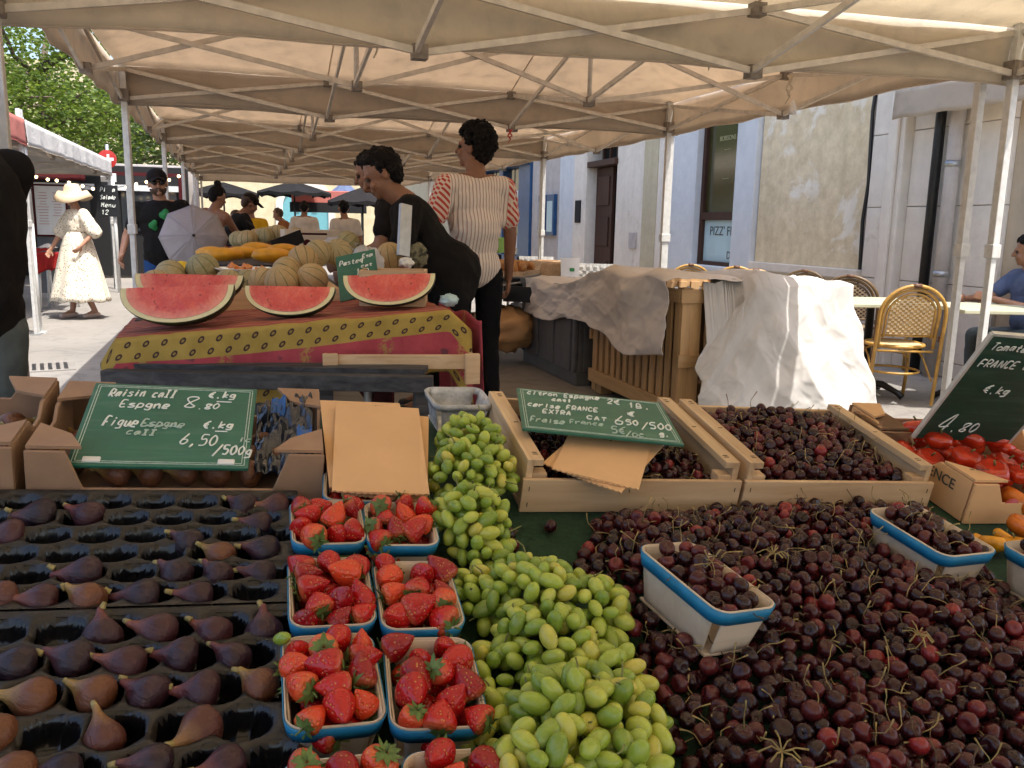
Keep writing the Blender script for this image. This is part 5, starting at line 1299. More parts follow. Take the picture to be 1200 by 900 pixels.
# hidden base carrying the heap
hb = thing('crate', 'upturned wooden crate under the melon heap', 'crate', (.02, 3.95, .94)); box('board', (0, 0, 0), (.75, .7, .12), M['crate_wood'], hb, .003)
# plate of cut melon
p = pd(287, 318, 3.75); pl = thing('plate', 'white plate with orange melon pieces on it', 'plate', p)
MB().lathe([(0, -.02), (.06, -.018), (.10, .0), (.125, .012), (.127, .016), (.12, .015), (.09, .002), (.05, -.010), (0, -.012)], 32).build('dish', M['white'], pl)
M['melon_flesh'] = plain('orange_melon_flesh', (.68, .24, .06), .35, .2, 40, .1)
for k in range(12):
    a = rm.uniform(0, 6.28); r = .085*sqrt(rm.random()); mb = MB(); s = rm.uniform(.014, .022)
    mb.add([(0, 0, s*1.5), (-s, -s*.8, 0), (s, -s*.7, 0), (s*.8, s*.8, 0), (-s*.8, s*.7, 0)], [(0, 1, 2), (0, 2, 3), (0, 3, 4), (0, 4, 1), (4, 3, 2, 1)])
    o = mb.build('melon_chunk', M['melon_flesh'], None, smooth=False, bev=.003); o.matrix_world = Matrix.Translation(p+Vector((cos(a)*r, sin(a)*r*.9, .004+.012*(k % 2)))) @ Euler((rm.uniform(-.4, .4), rm.uniform(-.4, .4), rm.uniform(0, 6))).to_matrix().to_4x4()
    tag(o, 'chunk of orange melon on the white plate', 'melon piece', 'melon chunks on the plate')
# squashes and yellow melons
def blob(name, x, y, d, r, mat, label, cat, group=None, rot=0):
    p = pd(x, y, d); mb = MB(); n, k = 20, 10; rings = []
    for i in range(k):
        t_ = pi*(i+.3)/(k-.4)-pi/2
        rings.append([Vector((r[0]*cos(t_)*cos(2*pi*j/n)*(1+.07*cos(j*2*pi/n*5)+.08*fbm(j*.4+x, i*.5, d)), r[1]*cos(t_)*sin(2*pi*j/n)*(1+.07*cos(j*2*pi/n*5)+.08*fbm(j*.4+x, i*.5, d)), r[2]*sin(t_))) for j in range(n)])
    o = mb.ring_loft(rings).build(name, M[mat], None); o.location = p; o.rotation_euler = (rm.uniform(-.1, .1), 0, rot); return tag(o, label, cat, group)
for a in [(262, 298, 4.4, (.095, .07, .036), 'yellow squash just behind the white plate'), (285, 296, 4.6, (.09, .075, .034), 'orange yellow squash with a glint on top'), (318, 299, 4.3, (.10, .08, .038), 'large yellow squash beside the round green melon'), (300, 291, 4.8, (.09, .07, .035), 'yellow squash at the back of its row'), (332, 293, 4.6, (.09, .07, .035), 'yellow squash near the small produce box'), (248, 296, 4.6, (.08, .07, .034), 'small yellow squash by the folded pram parasol')]:
    blob('squash', a[0], a[1], a[2], a[3], 'squash', a[4], 'squash', 'yellow squashes on the long table', rm.uniform(-.5, .5))
blob('melon', 213, 317, 4.0, (.05, .05, .045), 'squash_y', 'bright yellow melon peeking out beside the striped one', 'melon')
# small slate and the things round it
q = [pd(399, 354, 3.2), pd(446, 344, 3.2), pd(375, 308, 3.3)]; Mq = quad_frame(*q); wS, hS = (q[1]-q[0]).length, (q[2]-q[0]).length
s4 = slate(Matrix.Translation(q[0]+Vector(Mq.col[0][:3])*wS/2+Vector(Mq.col[1][:3])*hS/2) @ Mq, wS, hS, 'small tilted green slate priced for watermelon, between two wedges', 'slate', False)
chalk(s4, wS, hS, [('Pasteq', .06, .24, .022, .62), ('Esp', .66, .16, .016, .28), ('cat', .60, .36, .014, .3), ('1', .45, .52, .03, .12), ('0', .66, .5, .02, .14), ('3,50', .2, .82, .03, .5)], 'chalk', .005, 33, r0=.0022)
p = pd(474, 270, 3.55); o = box('scale_panel', (0, 0, 0), (.055, .02, .22), M['steel'], None, .003); o.location = p; o.rotation_euler = (-.2, .18, .35); tag(o, 'tall grey metal panel standing by the black shirted seller', 'metal panel')
def bagblob(x, y, d, r, mat, label, cat='plastic bag', seed=0, name='plastic_bag'):
    p = pd(x, y, d); mb = MB(); n, k = 30, 18; rings = []
    for i in range(k):
        t_ = pi*(i+.3)/(k-.4)-pi/2
        rings.append([Vector((r[0]*cos(t_)*cos(2*pi*j/n), r[1]*cos(t_)*sin(2*pi*j/n), r[2]*sin(t_)))*(1+.30*fbm(cos(j*2*pi/n)*2.5+seed, sin(j*2*pi/n)*2.5, t_*2.5, 3)) for j in range(n)])
    o = mb.ring_loft(rings).build(name, M[mat], None, smooth=True); o.location = p; return tag(o, label, cat)
M['film_white'] = canopy_mat('white_plastic_film', (.75, .74, .76), (.6, .58, .6), cream=.35)
bagblob(428, 312, 3.45, (.07, .06, .075), 'film_white', 'white plastic bag beside the orange ribbed melon', seed=3)
bagblob(400, 290, 4.3, (.10, .08, .05), 'film_white', 'lilac white plastic bag near the seller arm', seed=5)
bagblob(476, 308, 3.5, (.03, .03, .022), 'white', 'white cloth tie at the foot of the grey metal panel', 'cloth', 7, 'cloth_tie')
bagblob(526, 352, 3.12, (.032, .03, .022), 'pale_glass', 'pale blue plastic bag at the table end', seed=9)
M['camo'] = stucco('patterned_sack', (.12, .11, .06), (.3, .28, .18), (.03, .03, .02), 26, .5)
bagblob(490, 300, 3.6, (.042, .04, .05), 'camo', 'olive patterned sack behind the grey metal panel', 'sack', 11, 'sack')
# boxes of produce further along
p = pd(365, 281, 5.6); cbx = thing('produce_box', 'pale printed produce box on the long table beyond the melons', 'box', p, .05)
for (c, s) in (((0, -.14, 0), (.36, .008, .13)), ((0, .14, 0), (.36, .008, .13)), ((-.18, 0, 0), (.008, .28, .13)), ((.18, 0, 0), (.008, .28, .13)), ((0, 0, -.06), (.36, .28, .008))): box('panel', c, s, M['punnet_wood'], cbx, .002)
mk = MB()
for k in range(4): mk.lathe([(0, 0), (.026, 0), (.024, .001), (0, .0012)], 14, Matrix.Translation((-.12+.075*k, -.1445, -.02)) @ Matrix.Rotation(pi/2, 4, 'X'))
mk.box((0, -.1448, .04), (.16, .001, .012)); mk.build('print', M['maroon'], cbx)
p = pd(337, 283, 5.2); sb2 = thing('price_sign', 'small dark sign tilted among the melons', 'price sign', p, .3); box('board', (0, 0, 0), (.2, .012, .08), M['dark_in'], sb2, 0, Matrix.Rotation(-.35, 3, 'Y'))
for (c, s) in ((290, 0), (310, 1), (325, 2), (280, 3), (302, 4), (318, 5), (335, 6), (347, 7)):
    blob('melon', c, 281-3*(s % 3)-rm.random()*2, 6.2+.25*s*.3, (.075, .075, .065), 'melon', ['green grey melon in the far heap under the yellow shirt', 'melon in the far heap beside the produce box'][s % 2], 'melon', 'melons in the far heap', 0)
t3 = thing('melon_table', 'far part of the produce table where customers stand', 'table', (.1, 9.3, 0)); box('top', (0, 0, .9), (1.0, 4.3, .05), M['old_bar'], t3, .004)
for x in (-.42, .42):
    for y in (-2, 2): MB().tube([(x, y, 0), (x, y, .88)], .022, 8).build('leg', M['steel'], t3)
for k in range(26):
    p = Vector((rm.uniform(-.3, .5), 7.3+3.6*k/26, .97+rm.uniform(0, .06))); o = bpy.data.objects.new('fruit', TOM['tomato_o' if k % 3 else 'tomato'][k % 3]); link(o); o.location = p; o.scale = (1.3,)*3
    tag(o, 'round orange red fruit heaped on the far produce table', 'fruit', 'fruit on the far produce table')
# ================================================================== people
CT = bpy.data.textures.new('folds', 'CLOUDS'); CT.noise_scale = .11; CT.noise_depth = 2
HT = bpy.data.textures.new('strands', 'CLOUDS'); HT.noise_scale = .016; HT.noise_depth = 2
def remesh(o, vox, it=6, disp=0, fac=.5):
    r = o.modifiers.new('join', 'REMESH'); r.mode = 'VOXEL'; r.voxel_size = vox; r.use_smooth_shade = True
    s = o.modifiers.new('soften', 'SMOOTH'); s.iterations = it; s.factor = fac
    if disp: d = o.modifiers.new('folds', 'DISPLACE'); d.texture = CT; d.strength = disp; d.mid_level = .5; d.texture_coords = 'LOCAL'
def caps(mb, a, b, ra, rb, n=12, flat=None):
    a, b = Vector(a), Vector(b); d = b-a; L = d.length
    if L < 1e-5: return mb.ell(a, ra)
    x, y, z = basis(d); rings = []
    P_ = [(-1, 0), (-.8, .6), (-.4, .917)]
    prof = [(-ra*.98, .12*ra), (-ra*.8, .6*ra), (-ra*.4, .917*ra), (0, ra), (L*.5, (ra+rb)/2), (L, rb), (L+rb*.4, .917*rb), (L+rb*.8, .6*rb), (L+rb*.98, .12*rb)]
    for t_, r in prof: rings.append([a+z*t_+x*(cos(2*pi*j/n)*r)+y*(sin(2*pi*j/n)*r) for j in range(n)])
    return mb.ring_loft(rings)
def ik(s, w, l1, l2, pole):
    d = w-s; L = min(d.length, (l1+l2)*.995); u = d.normalized(); w = s+u*L
    k = (l1*l1-l2*l2+L*L)/(2*L); h = sqrt(max(0, l1*l1-k*k)); p = Vector(pole); p = (p-u*p.dot(u)); p.normalize(); return s+u*k+p*h, w
def hand(mb, w, d, side, s, curl=.5, palm=(0, 0, 1)):
    d = Vector(d).normalized(); n = Vector(palm); n = (n-d*n.dot(d)).normalized(); x = d.cross(n)*side
    M3 = Matrix((x, d, n)).transposed(); c = w+d*.045*s
    mb.ell(c, (.040*s, .050*s, .017*s), M3, 12, 8)
    for k, (o, L) in enumerate(((-.030, .062), (-.010, .074), (.010, .070), (.028, .054))):
        a = w+d*.082*s+x*o*s; cu = curl*(1+.12*k); m1 = a+(d*cos(cu)+n*sin(cu))*L*.5*s; e = m1+(d*cos(cu*2.1)+n*sin(cu*2.1))*L*.5*s
        caps(mb, a, m1, .0092*s, .0086*s, 8); caps(mb, m1, e, .0086*s, .0068*s, 8)
    a = w+d*.025*s-x*.032*s; m1 = a+(d*.7-x*.6+n*.25)*.035*s; e = m1+(d*.95-x*.1+n*.35)*.03*s
    caps(mb, a, m1, .0125*s, .0105*s, 8); caps(mb, m1, e, .0105*s, .008*s, 8)
def person(loc, yaw, H, label, skin='skin', hair='hair', hairstyle='short', top='black_tee', bottom='trouser', lean=0, side=0, head=(0, 0), wrists=None, poles=None, fat=1.0, vox=.011, female=False, topkind='tee', group=None, knees=None, sit=False, far=False, shoes='black', twist=0, curl=.5):
    s = H/1.75
    body_mb = MB(); V = Vector
    up = Matrix.Translation((0, 0, .95*s)) @ Matrix.Rotation(-lean, 4, 'X') @ Matrix.Rotation(side, 4, 'Y') @ Matrix.Rotation(twist, 4, 'Z') @ Matrix.Translation((0, 0, -.95*s))
    def U(x, y, z): return up @ V((x*s, y*s, z*s))
    def Lw(x, y, z): return V((x*s, y*s, z*s))
    sh_w = .165 if female else .188
    sh = {-1: U(-sh_w, -.01, 1.405), 1: U(sh_w, -.01, 1.405)}
    wd = {-1: Lw(-.25, .06, .88), 1: Lw(.25, .06, .88)}
    if wrists:
        for k, q in wrists.items(): wd[k] = V(q)
    el = {}
    for k in (-1, 1):
        pl = (poles or {}).get(k, (k*.5, -1, -.2)); el[k], wd[k] = ik(sh[k], wd[k], .285*s, .26*s, pl)
    torso = [(U(0, 0, 1.33), (.165*fat, .105*fat, .14)), (U(0, .0, 1.22), (.155*fat, .11*fat, .14)), (U(0, .015*fat, 1.08), (.142*fat, .108*fat**1.5, .13)), (Lw(0, .0, .95), (.158*fat, .118*fat, .12)), (U(0, -.015, 1.40), (.16, .075, .06))]
    if female: torso.append((U(0, .07, 1.27), (.12, .07, .07)))
    R3 = up.to_3x3()
    def put(mb, inflate=0, upto=None):
        for c, r in torso: mb.ell(c, [q*s+inflate for q in r], R3 if c.z > .97*s else None, 16, 10)
    put(body_mb)
    nb = U(0, -.02, 1.44); hc = U(0, .025, 1.625); 
    caps(body_mb, nb, hc+V((0, 0, -.05*s)), .062*s, .054*s)
    for k in (-1, 1):
        caps(body_mb, U(k*.09, -.02, 1.43), sh[k], .055*s, .052*s); caps(body_mb, sh[k], el[k], .054*s*fat**.5, .040*s); caps(body_mb, el[k], wd[k], .040*s, .026*s)
        d = (wd[k]-el[k]).normalized(); hand(body_mb, wd[k], d, k, s, curl, V((-k, .3, 0)))
    if knees: hipz, kn, an = knees
    hips = {k: Lw(k*.09, 0, .90) for k in (-1, 1)}
    if sit: kn_ = {k: Lw(k*.11, .42, .93) for k in (-1, 1)}; an_ = {k: Lw(k*.11, .40, .50) for k in (-1, 1)}
    else: kn_ = {k: Lw(k*.105, .03-.03*k*(1 if top == 'floral' else .3), .50) for k in (-1, 1)}; an_ = {k: Lw(k*.11, -.02+(.10*k if top == 'floral' else 0), .085) for k in (-1, 1)}
    for k in (-1, 1):
        caps(body_mb, hips[k], kn_[k], .085*s*fat, .055*s); caps(body_mb, kn_[k], an_[k], .055*s, .036*s); caps(body_mb, an_[k], an_[k]+V((0, .13*s, -.045*s)), .036*s, .028*s)
    Hm = Matrix.Translation(hc) @ R3.to_4x4() @ Matrix.Rotation(head[0], 4, 'Z') @ Matrix.Rotation(-head[1]+lean*.35, 4, 'X') @ Matrix.Scale(s, 4); H3 = Hm.to_3x3()
    def hp(x, y, z): return Hm @ V((x, y, z))
    for c, r in (((0, -.012, .028), (.075, .094, .098)), ((0, .022, -.045), (.058, .068, .07)), ((0, .066, -.083), (.026, .022, .022)), ((.078, -.008, -.005), (.011, .02, .032)), ((-.078, -.008, -.005), (.011, .02, .032)), ((0, .088, -.052), (.022, .010, .009)), ((0, .076, .026), (.05, .018, .012)), ((.034, .066, -.03), (.026, .022, .024)), ((-.034, .066, -.03), (.026, .022, .024))):
        body_mb.ell(hp(*c), r, H3, 14, 9)
    caps(body_mb, hp(0, .088, .018), hp(0, .110, -.020), .009*s, .015*s, 8)
    o = body_mb.build('person', M[skin], None); remesh(o, vox*.75, 4); o.location = loc; o.rotation_euler = (0, 0, yaw); tag(o, label, 'person', group)
    def child(name, mb, mat, v=vox, it=6, disp=0): c = mb.build(name, M[mat], o); remesh(c, v, it, disp); return c
    # eyes
    if not far:
        for k in (-1, 1): MB().ell(hp(k*.031, .079, .008), .011*s, None, 8, 6).build('eye', M['black'], o)
    # hair
    if hairstyle:
        mb = MB(); rr = random.Random(int(H*1000)); mb.ell(hp(0, -.028, .046), (.079*s, .092*s, .090*s), H3, 16, 10); mb.ell(hp(0, -.055, .0), (.070*s, .060*s, .085*s), H3, 14, 9)
        if hairstyle == 'curly':
            for k in range(150):
                d = V((rr.gauss(0, 1), rr.gauss(0, 1), rr.gauss(0, 1))).normalized()
                if d.z < -.35+(.75 if d.y > .2 else 0): continue
                mb.ell(hp(d.x*.084, -.018+d.y*.1, .035+d.z*.108), rr.uniform(.018, .03)*s, None, 8, 6)
        else:
            for k in range(120):
                d = V((rr.gauss(0, 1), rr.gauss(0, 1), rr.gauss(0, 1))).normalized()
                if d.z < -.45+(.95 if d.y > .3 else 0): continue
                mb.ell(hp(d.x*.074, -.018+d.y*.092, .032+d.z*.097), rr.uniform(.016, .022)*s, None, 8, 6)
            if hairstyle == 'bun': mb.ell(hp(0, -.05, .155), (.045*s, .045*s, .04*s), None, 10, 8)
            if hairstyle == 'long':
                for k in range(30): caps(mb, hp(rr.uniform(-.07, .07), -.07, .02), hp(rr.uniform(-.09, .09), -.085, -.16), .018*s, .014*s, 6)
        c_ = child('hair', mb, hair, .006 if not far else .012, 1); d_ = c_.modifiers.new('strands', 'DISPLACE'); d_.texture = HT; d_.strength = .03 if hairstyle == 'curly' else .016; d_.mid_level = .45; d_.texture_coords = 'LOCAL'
    # clothes
    if topkind == 'tee':
        mb = MB(); put(mb, .016*s)
        for k in (-1, 1):
            caps(mb, U(k*.09, -.02, 1.42), sh[k], .062*s, .068*s); caps(mb, sh[k], sh[k].lerp(el[k], .62), .069*s*fat**.5, .066*s)
        if not sit: caps(mb, U(0, .01*fat, 1.12), Lw(0, 0, 1.17 if top == 'stripe' else 1.03), .150*s*fat, .164*s*fat)
        child('shirt', mb, top, vox, 5, .022)
    elif topkind == 'strap':
        mb = MB()
        for c, r in torso[1:4]: mb.ell(c, [q*s+.012 for q in r], R3, 16, 10)
        for k in (-1, 1): caps(mb, U(k*.08, -.115, 1.26), U(k*.09, -.05, 1.44), .010*s, .010*s, 8)
        child('top', mb, top, vox, 4, .01)
    elif topkind == 'dress':
        mb = MB(); put(mb, .02*s)
        for k in (-1, 1): caps(mb, sh[k], sh[k].lerp(el[k], .95), .075*s, .10*s)
        child('dress_top', mb, top, vox, 5, .03)
        mb = MB(); n = 64; rings = []
        for q in range(15):
            t_ = q/14; z = (1.16-.92*t_)*s; r = (.165+.25*t_**.85)*s
            rings.append([V((cos(2*pi*j/n)*r*(1+.07*t_*sin(j*2*pi/n*9+q*.15)+.05*t_*sin(j*2*pi/n*4)), sin(2*pi*j/n)*r*.85*(1+.07*t_*sin(j*2*pi/n*9+q*.15))+.02*t_, z+.012*sin(j*.9)*t_)) for j in range(n)])
        mb.ring_loft(rings, False, False); mb.build('dress_skirt', M[top], o, solid=.004)
    if bottom:
        mb = MB()
        mb.ell(Lw(0, 0, .95), [.158*fat*s+.012, .118*fat*s+.012, .11*s], None, 16, 10)
        for k in (-1, 1): caps(mb, hips[k], kn_[k], .097*s*fat, .068*s); caps(mb, kn_[k], an_[k]+V((0, 0, .015)), .068*s, .055*s)
        child('trousers', mb, bottom, vox, 5, .016)
    for k in (-1, 1):
        a = an_[k]; mb = MB(); caps(mb, a+V((0, -.03*s, -.045*s)), a+V((0, .15*s, -.052*s)), .042*s, .036*s); child('shoe', mb, shoes, .012, 4)
    o['_hm'] = 0; del o['_hm']
    return o, hp, H3, s, U
G0 = lambda x, d: Vector((pd(x, 300, d).x, pd(x, 300, d).y, 0))
# striped shirt seller, back turned
p = G0(556, 5.4)
person(p, .12, 1.87, 'young man with curly hair in a white shirt with red chequered sleeves, seen from behind', 'skin_dark', 'hair', 'curly', 'stripe', 'trouser', 0, .0, (.75, -.05), {-1: (-.30, .14, 1.0), 1: (.27, .07, .92)}, None, .97, .010)
# bending seller in black
p = G0(528, 4.5)
person(p, 1.40, 1.74, 'dark haired seller in a black tee bending over the melons', 'skin_dark', 'hair', 'short', 'black_tee', 'trouser', .52, 0, (.05, .2), {-1: (-.20, .50, 1.02), 1: (.16, .48, 1.02)}, {-1: (-.5, -.6, -.3), 1: (.4, -.7, -.3)}, 1.04, .010)
p = G0(494, 5.7)
person(p, 1.35, 1.80, 'seller in a black tee half hidden behind the bending one', 'skin_tan', 'hair', 'short', 'black_tee2', 'trouser', .46, 0, (0, .1), {-1: (-.2, .50, 1.02), 1: (.15, .47, 1.0)}, None, 1.05, .012)
# man at the pram
p = Vector((-.64, 8.5, 0))
o, hp, H3, s, U = person(p, pi-.1, 1.70, 'bearded man in a dark cap, sunglasses and black tee with green print by the pram', 'skin', None, None, 'black_tee', 'blue_denim', .0, .06, (.25, 0), {1: (.36, .12, .93), -1: (-.25, .2, 1.0)}, None, 1.22, .011)
mb = MB()
for k in range(60):
    d = Vector((rnd.gauss(0, 1), abs(rnd.gauss(0, 1)), -abs(rnd.gauss(0, 1))*.8)).normalized(); mb.ell(hp(d.x*.066, .008+d.y*.076, -.045+d.z*.06), .014*s, None, 7, 5)
c = mb.build('beard', M['hair_brown'], o); remesh(c, .007, 2)
mb = MB().ell(hp(0, -.012, .06), (.092*s, .112*s, .085*s), H3, 18, 10); mb.grid(lambda a, b: hp((a-.5)*.15*(1-.25*b), .08+.09*b, .062-.02*b-.03*(a-.5)**2*4), 10, 5); c = mb.build('cap', M['black_tee2'], o, solid=.004)
mb = MB()
for k in (-1, 1): mb.ell(hp(k*.034, .093, .008), (.029*s, .010*s, .021*s), H3, 12, 8); mb.bar(hp(k*.06, .088, .014), hp(k*.08, 0, .012), .006, .008)
mb.bar(hp(-.02, .1, .016), hp(.02, .1, .016), .006, .006); mb.build('sunglasses', M['black'], o)
M['green_print'] = plain('green_print', (.02, .22, .06), .7, .3, 20)
for (x, z, r) in ((-.055, 1.34, .055), (.05, 1.25, .05)):
    mb = MB(); ring = []
    for j in range(14): a = 2*pi*j/14; rr_ = r*(.6+.4*abs(cos(a*1.5))); ring.append(U(x+cos(a)*rr_*.9, .168+.0*abs(a), z+sin(a)*rr_*1.1))
    rg = [[q+Vector((0, -.03, 0)) for q in ring], ring]; c = mb.ring_loft(rg).build('print', M['green_print'], o)
# woman in the straw hat
p = Vector((-1.95, 12.1, 0))
o, hp, H3, s, U = person(p, radians(128), 1.63, 'woman in a wide straw hat and long cream floral dress walking past', 'skin', 'hair_brown', 'short', 'floral', None, 0, 0, (.25, .08), {1: (.24, .22, .86), -1: (-.26, .10, .92)}, {1: (.6, -1, 0), -1: (-.6, -1, 0)}, 1.08, .012, True, 'dress', shoes='sandal')
mb = MB()
rings = []
for (r, z) in ((.235, .02), (.18, .052), (.105, .075), (.098, .13), (.075, .168), (.03, .178)): rings.append([hp(cos(2*pi*j/40)*r, sin(2*pi*j/40)*r*1.05-.01, z+(.035*sin(4*pi*j/40+.8)*(r > .15)) - (.05 if r > .2 else 0)) for j in range(40)])
mb.ring_loft(rings, False, True).build('straw_hat', M['straw'], o, solid=.005)
# customers further along the table
person(G0(243, 9.6), -.5, 1.66, 'woman with a hair bun and bare shoulders in a white strap top', 'skin_tan', 'hair', 'bun', 'white_top', 'white_top', .22, .10, (-.5, .2), {1: (.20, .5, .98), -1: (-.2, .42, .98)}, None, 1.0, .014, True, 'strap', 'customers along the far table', far=True)
o, hp, H3, s, U = person(G0(266, 10.3), -1.25, 1.66, 'customer in a dark cap stooping over the far table', 'skin_tan', 'hair_brown', 'short', 'black_tee2', 'denim', .45, 0, (0, .2), {1: (.15, .5, .98), -1: (-.15, .5, .98)}, None, 1.0, .014, True, 'tee', 'customers along the far table', far=True)
mb = MB().ell(hp(0, -.012, .06), (.094*s, .114*s, .085*s), H3, 16, 9); mb.grid(lambda a, b: hp((a-.5)*.15*(1-.25*b), .08+.09*b, .062-.02*b), 8, 4); mb.build('cap', M['black_tee2'], o, solid=.004)
M['orange_top'] = fabric('brown_orange_top', (.30, .12, .05))
person(G0(281, 11.5), 2.6, 1.40, 'child in a brown orange top behind the far table', 'skin_dark', 'hair_brown', 'long', 'orange_top', 'denim', .1, 0, (0, 0), None, None, .9, .014, True, 'tee', 'customers along the far table', far=True)
person(G0(297, 13), .1, 1.56, 'person in a mustard yellow tee with their back turned', 'skin_dark', 'hair', 'short', 'yellow_tee', 'denim', .2, 0, (0, .1), None, None, 1.15, .014, False, 'tee', 'customers along the far table', far=True)
person(G0(357, 15), -.2, 1.62, 'man in an off white tee seen from behind beyond the produce box', 'skin_dark', 'hair', 'short', 'white_tee', 'denim', .12, 0, (.1, .1), None, None, 1.05, .015, False, 'tee', 'customers along the far table', far=True)
person(G0(343, 15.6), 1.2, 1.55, 'person in a reddish top leaning beside the man in off white', 'skin_tan', 'hair_brown', 'short', 'orange_top', 'denim', .4, 0, (0, .1), {1: (.1, .6, 1.0)}, None, 1.0, .015, False, 'tee', 'customers along the far table', far=True)
person(G0(406, 12.5), .3, 1.58, 'person in a beige tee next to the sellers in black', 'skin_tan', 'hair', 'short', 'white_tee', 'denim', .1, 0, (-.3, .05), None, None, 1.0, .015, False, 'tee', 'customers along the far table', far=True)
# black clothed person at the picture edge
p = G0(-56, 2.75)
person(p, .55, 1.76, 'person in black top and grey jeans cut by the frame edge', 'skin_dark', 'hair', 'short', 'black_tee', 'denim', .0, 0, (0, 0), {-1: (-.10, .34, 1.05), 1: (.06, .34, 1.05)}, {-1: (-.3, -.5, -1), 1: (.05, -.5, -1)}, 1.2, .012)
mb = MB(); caps(mb, (0, 0, 1.32), (0, .02, 1.09), .225, .215, 20); jk = mb.build('jacket', M['black_tee'], bpy.data.objects[[o.name for o in COL.objects if o.name.startswith('person')][-1]]); remesh(jk, .014, 4, .03)
# seated person in blue at the bistro table
p = G0(1222, 6.7); p.z = -.45
person(p, 1.35, 1.74, 'seated person in a slate blue tee with an arm on the bistro table', 'skin_tan', 'hair', 'short', 'blue_tee', 'denim', .15, 0, (-.6, .1), {1: (.12, .52, 1.22), -1: (-.1, .45, 1.24)}, None, 1.1, .013, sit=True)

# ================================================================== things on the right
pallet = thing('wooden_bin', 'slatted wooden pallet bin with tarps thrown over it', 'wooden bin', (3.16, 5.45, 0)); WX, WY, WZ = 1.08, 1.40, .90
for s in (-1, 1):
    n = 13
    for k in range(n):
        y = -WY/2+.06+(WY-.12)*k/(n-1); box('slat', (s*(WX/2-.008), y, .50), (.016, .062, .72), M['pallet_wood'], pallet, .002)
    for z, h_ in ((.13, .10), (.86, .085)): box('rail', (s*(WX/2+.012), 0, z), (.022, WY, h_), M['pallet_wood_h'], pallet, .003)
    n = 9
    for k in range(n):
        x = -WX/2+.10+(WX-.2)*k/(n-1); box('slat', (x, s*(WY/2-.008), .50), (.075, .016, .72), M['pallet_wood'], pallet, .002)
    for z, h_ in ((.13, .10), (.45, .08), (.86, .085)): box('rail', (0, s*(WY/2+.012), z), (WX+.04, .022, h_), M['pallet_wood_x'], pallet, .003)
    for q in (-1, 1): box('corner_post', (s*(WX/2-.04), q*(WY/2-.04), .46), (.075, .075, .90), M['pallet_wood'], pallet, .004); box('foot', (s*(WX/2-.06), q*(WY/2-.1), .04), (.1, .14, .08), M['pallet_wood_h'], pallet, .003)
box('floor', (0, 0, .12), (WX-.04, WY-.04, .02), M['pallet_wood_h'], pallet, 0)
for k in range(3): box('cargo_board', (0, -.4+.4*k, .55), (WX-.1, .3, .5), M['card_in'], pallet, .01)
gb = thing('plastic_bin', 'big grey plastic pallet bin partly covered by the brown tarp', 'plastic bin', (3.08, 7.0, 0)); GX, GY, GZ = 1.06, 1.36, .80
for s in (-1, 1):
    box('side_wall', (s*(GX/2), 0, .45), (.035, GY, .68), M['grey_plastic'], gb, .01); box('end_wall', (0, s*(GY/2-.02), .45), (GX-.04, .035, .68), M['grey_plastic'], gb, .01)
    box('rim', (s*(GX/2+.008), 0, GZ-.03), (.055, GY+.03, .06), M['grey_plastic'], gb, .01); box('rim', (0, s*(GY/2-.012), GZ-.03), (GX-.05, .055, .058), M['grey_plastic'], gb, .01)
    for y in (-.6, -.2, .2, .6): box('rib', (s*(GX/2+.022), y, .43), (.02, .05, .62), M['grey_plastic'], gb, .006)
    for x in (-.44, 0, .44): box('rib', (x, s*(GY/2+.004), .43), (.05, .02, .62), M['grey_plastic'], gb, .006)
    box('skid', (s*(GX/2-.07), 0, .06), (.13, GY, .12), M['grey_plastic'], gb, .01)
box('skid', (0, 0, .06), (.13, GY-.01, .11), M['grey_plastic'], gb, .01); box('floor', (0, 0, .13), (GX-.04, GY-.06, .03), M['grey_plastic'], gb, 0)
M['tarp'] = canopy_mat('brown_grey_tarp', (.84, .79, .74), (.3, .27, .24), cream=.06, bmp=.18); M['tarp_white'] = canopy_mat('white_tarp', (.62, .60, .57), (.5, .46, .4), cream=.10, bmp=.15)
def tri(x): return abs((x % 1)-.5)*2
def crease(a, b, s): return .011*((1-min(1, abs(fbm(a*3.2+s, b*3.2, s, 3))*3.2))**5+.7*(1-min(1, abs(fbm(a*6.2+s, b*5.2, s+4, 2))*3.5))**5)
def tarp(a, b):
    y = 4.68+2.75*a; zt = .945-.13*min(1, max(0, (a-.45)/.15)); L = .95*b
    hump = .07*exp(-((a-.1)/.13)**2)+.05*exp(-((a-.33)/.1)**2)+.03*sin(a*23)
    if L < .5: x = 3.05-L; z = zt+hump*(.3+L)+.008*fbm(a*6, b*6, 2)
    else:
        k = (L-.5)*(1-.35*min(1, max(0, (a-.42)/.2))); x = 2.55-.05-.03*k+.02*fbm(a*4, b*3, 7)-.02*sin(a*21+b*4)*k*2; z = zt-k*(1.0+.15*sin(a*9))+hump*.4*(1-k)
    cr_ = .008*abs(fbm(a*9+b*4, b*6-a*4, 5))+.04*tri(a*3.3+b*2.1)*tri(a*1.7-b*2.2)+.012*tri(a*7-b*4); q_ = .55*crease(a*1.3, b*.8, 2); return (x-cr_-q_*(L > .45), y+.03*fbm(a*5, b*6, 9), z+.01*cr_+q_*(L < .5))
o = MB().grid(tarp, 170, 100).build('tarp', M['tarp'], None, solid=.003); tag(o, 'brown grey tarp draped over the grey bin and the slatted bin', 'tarp')
def tri(x): return abs((x % 1)-.5)*2
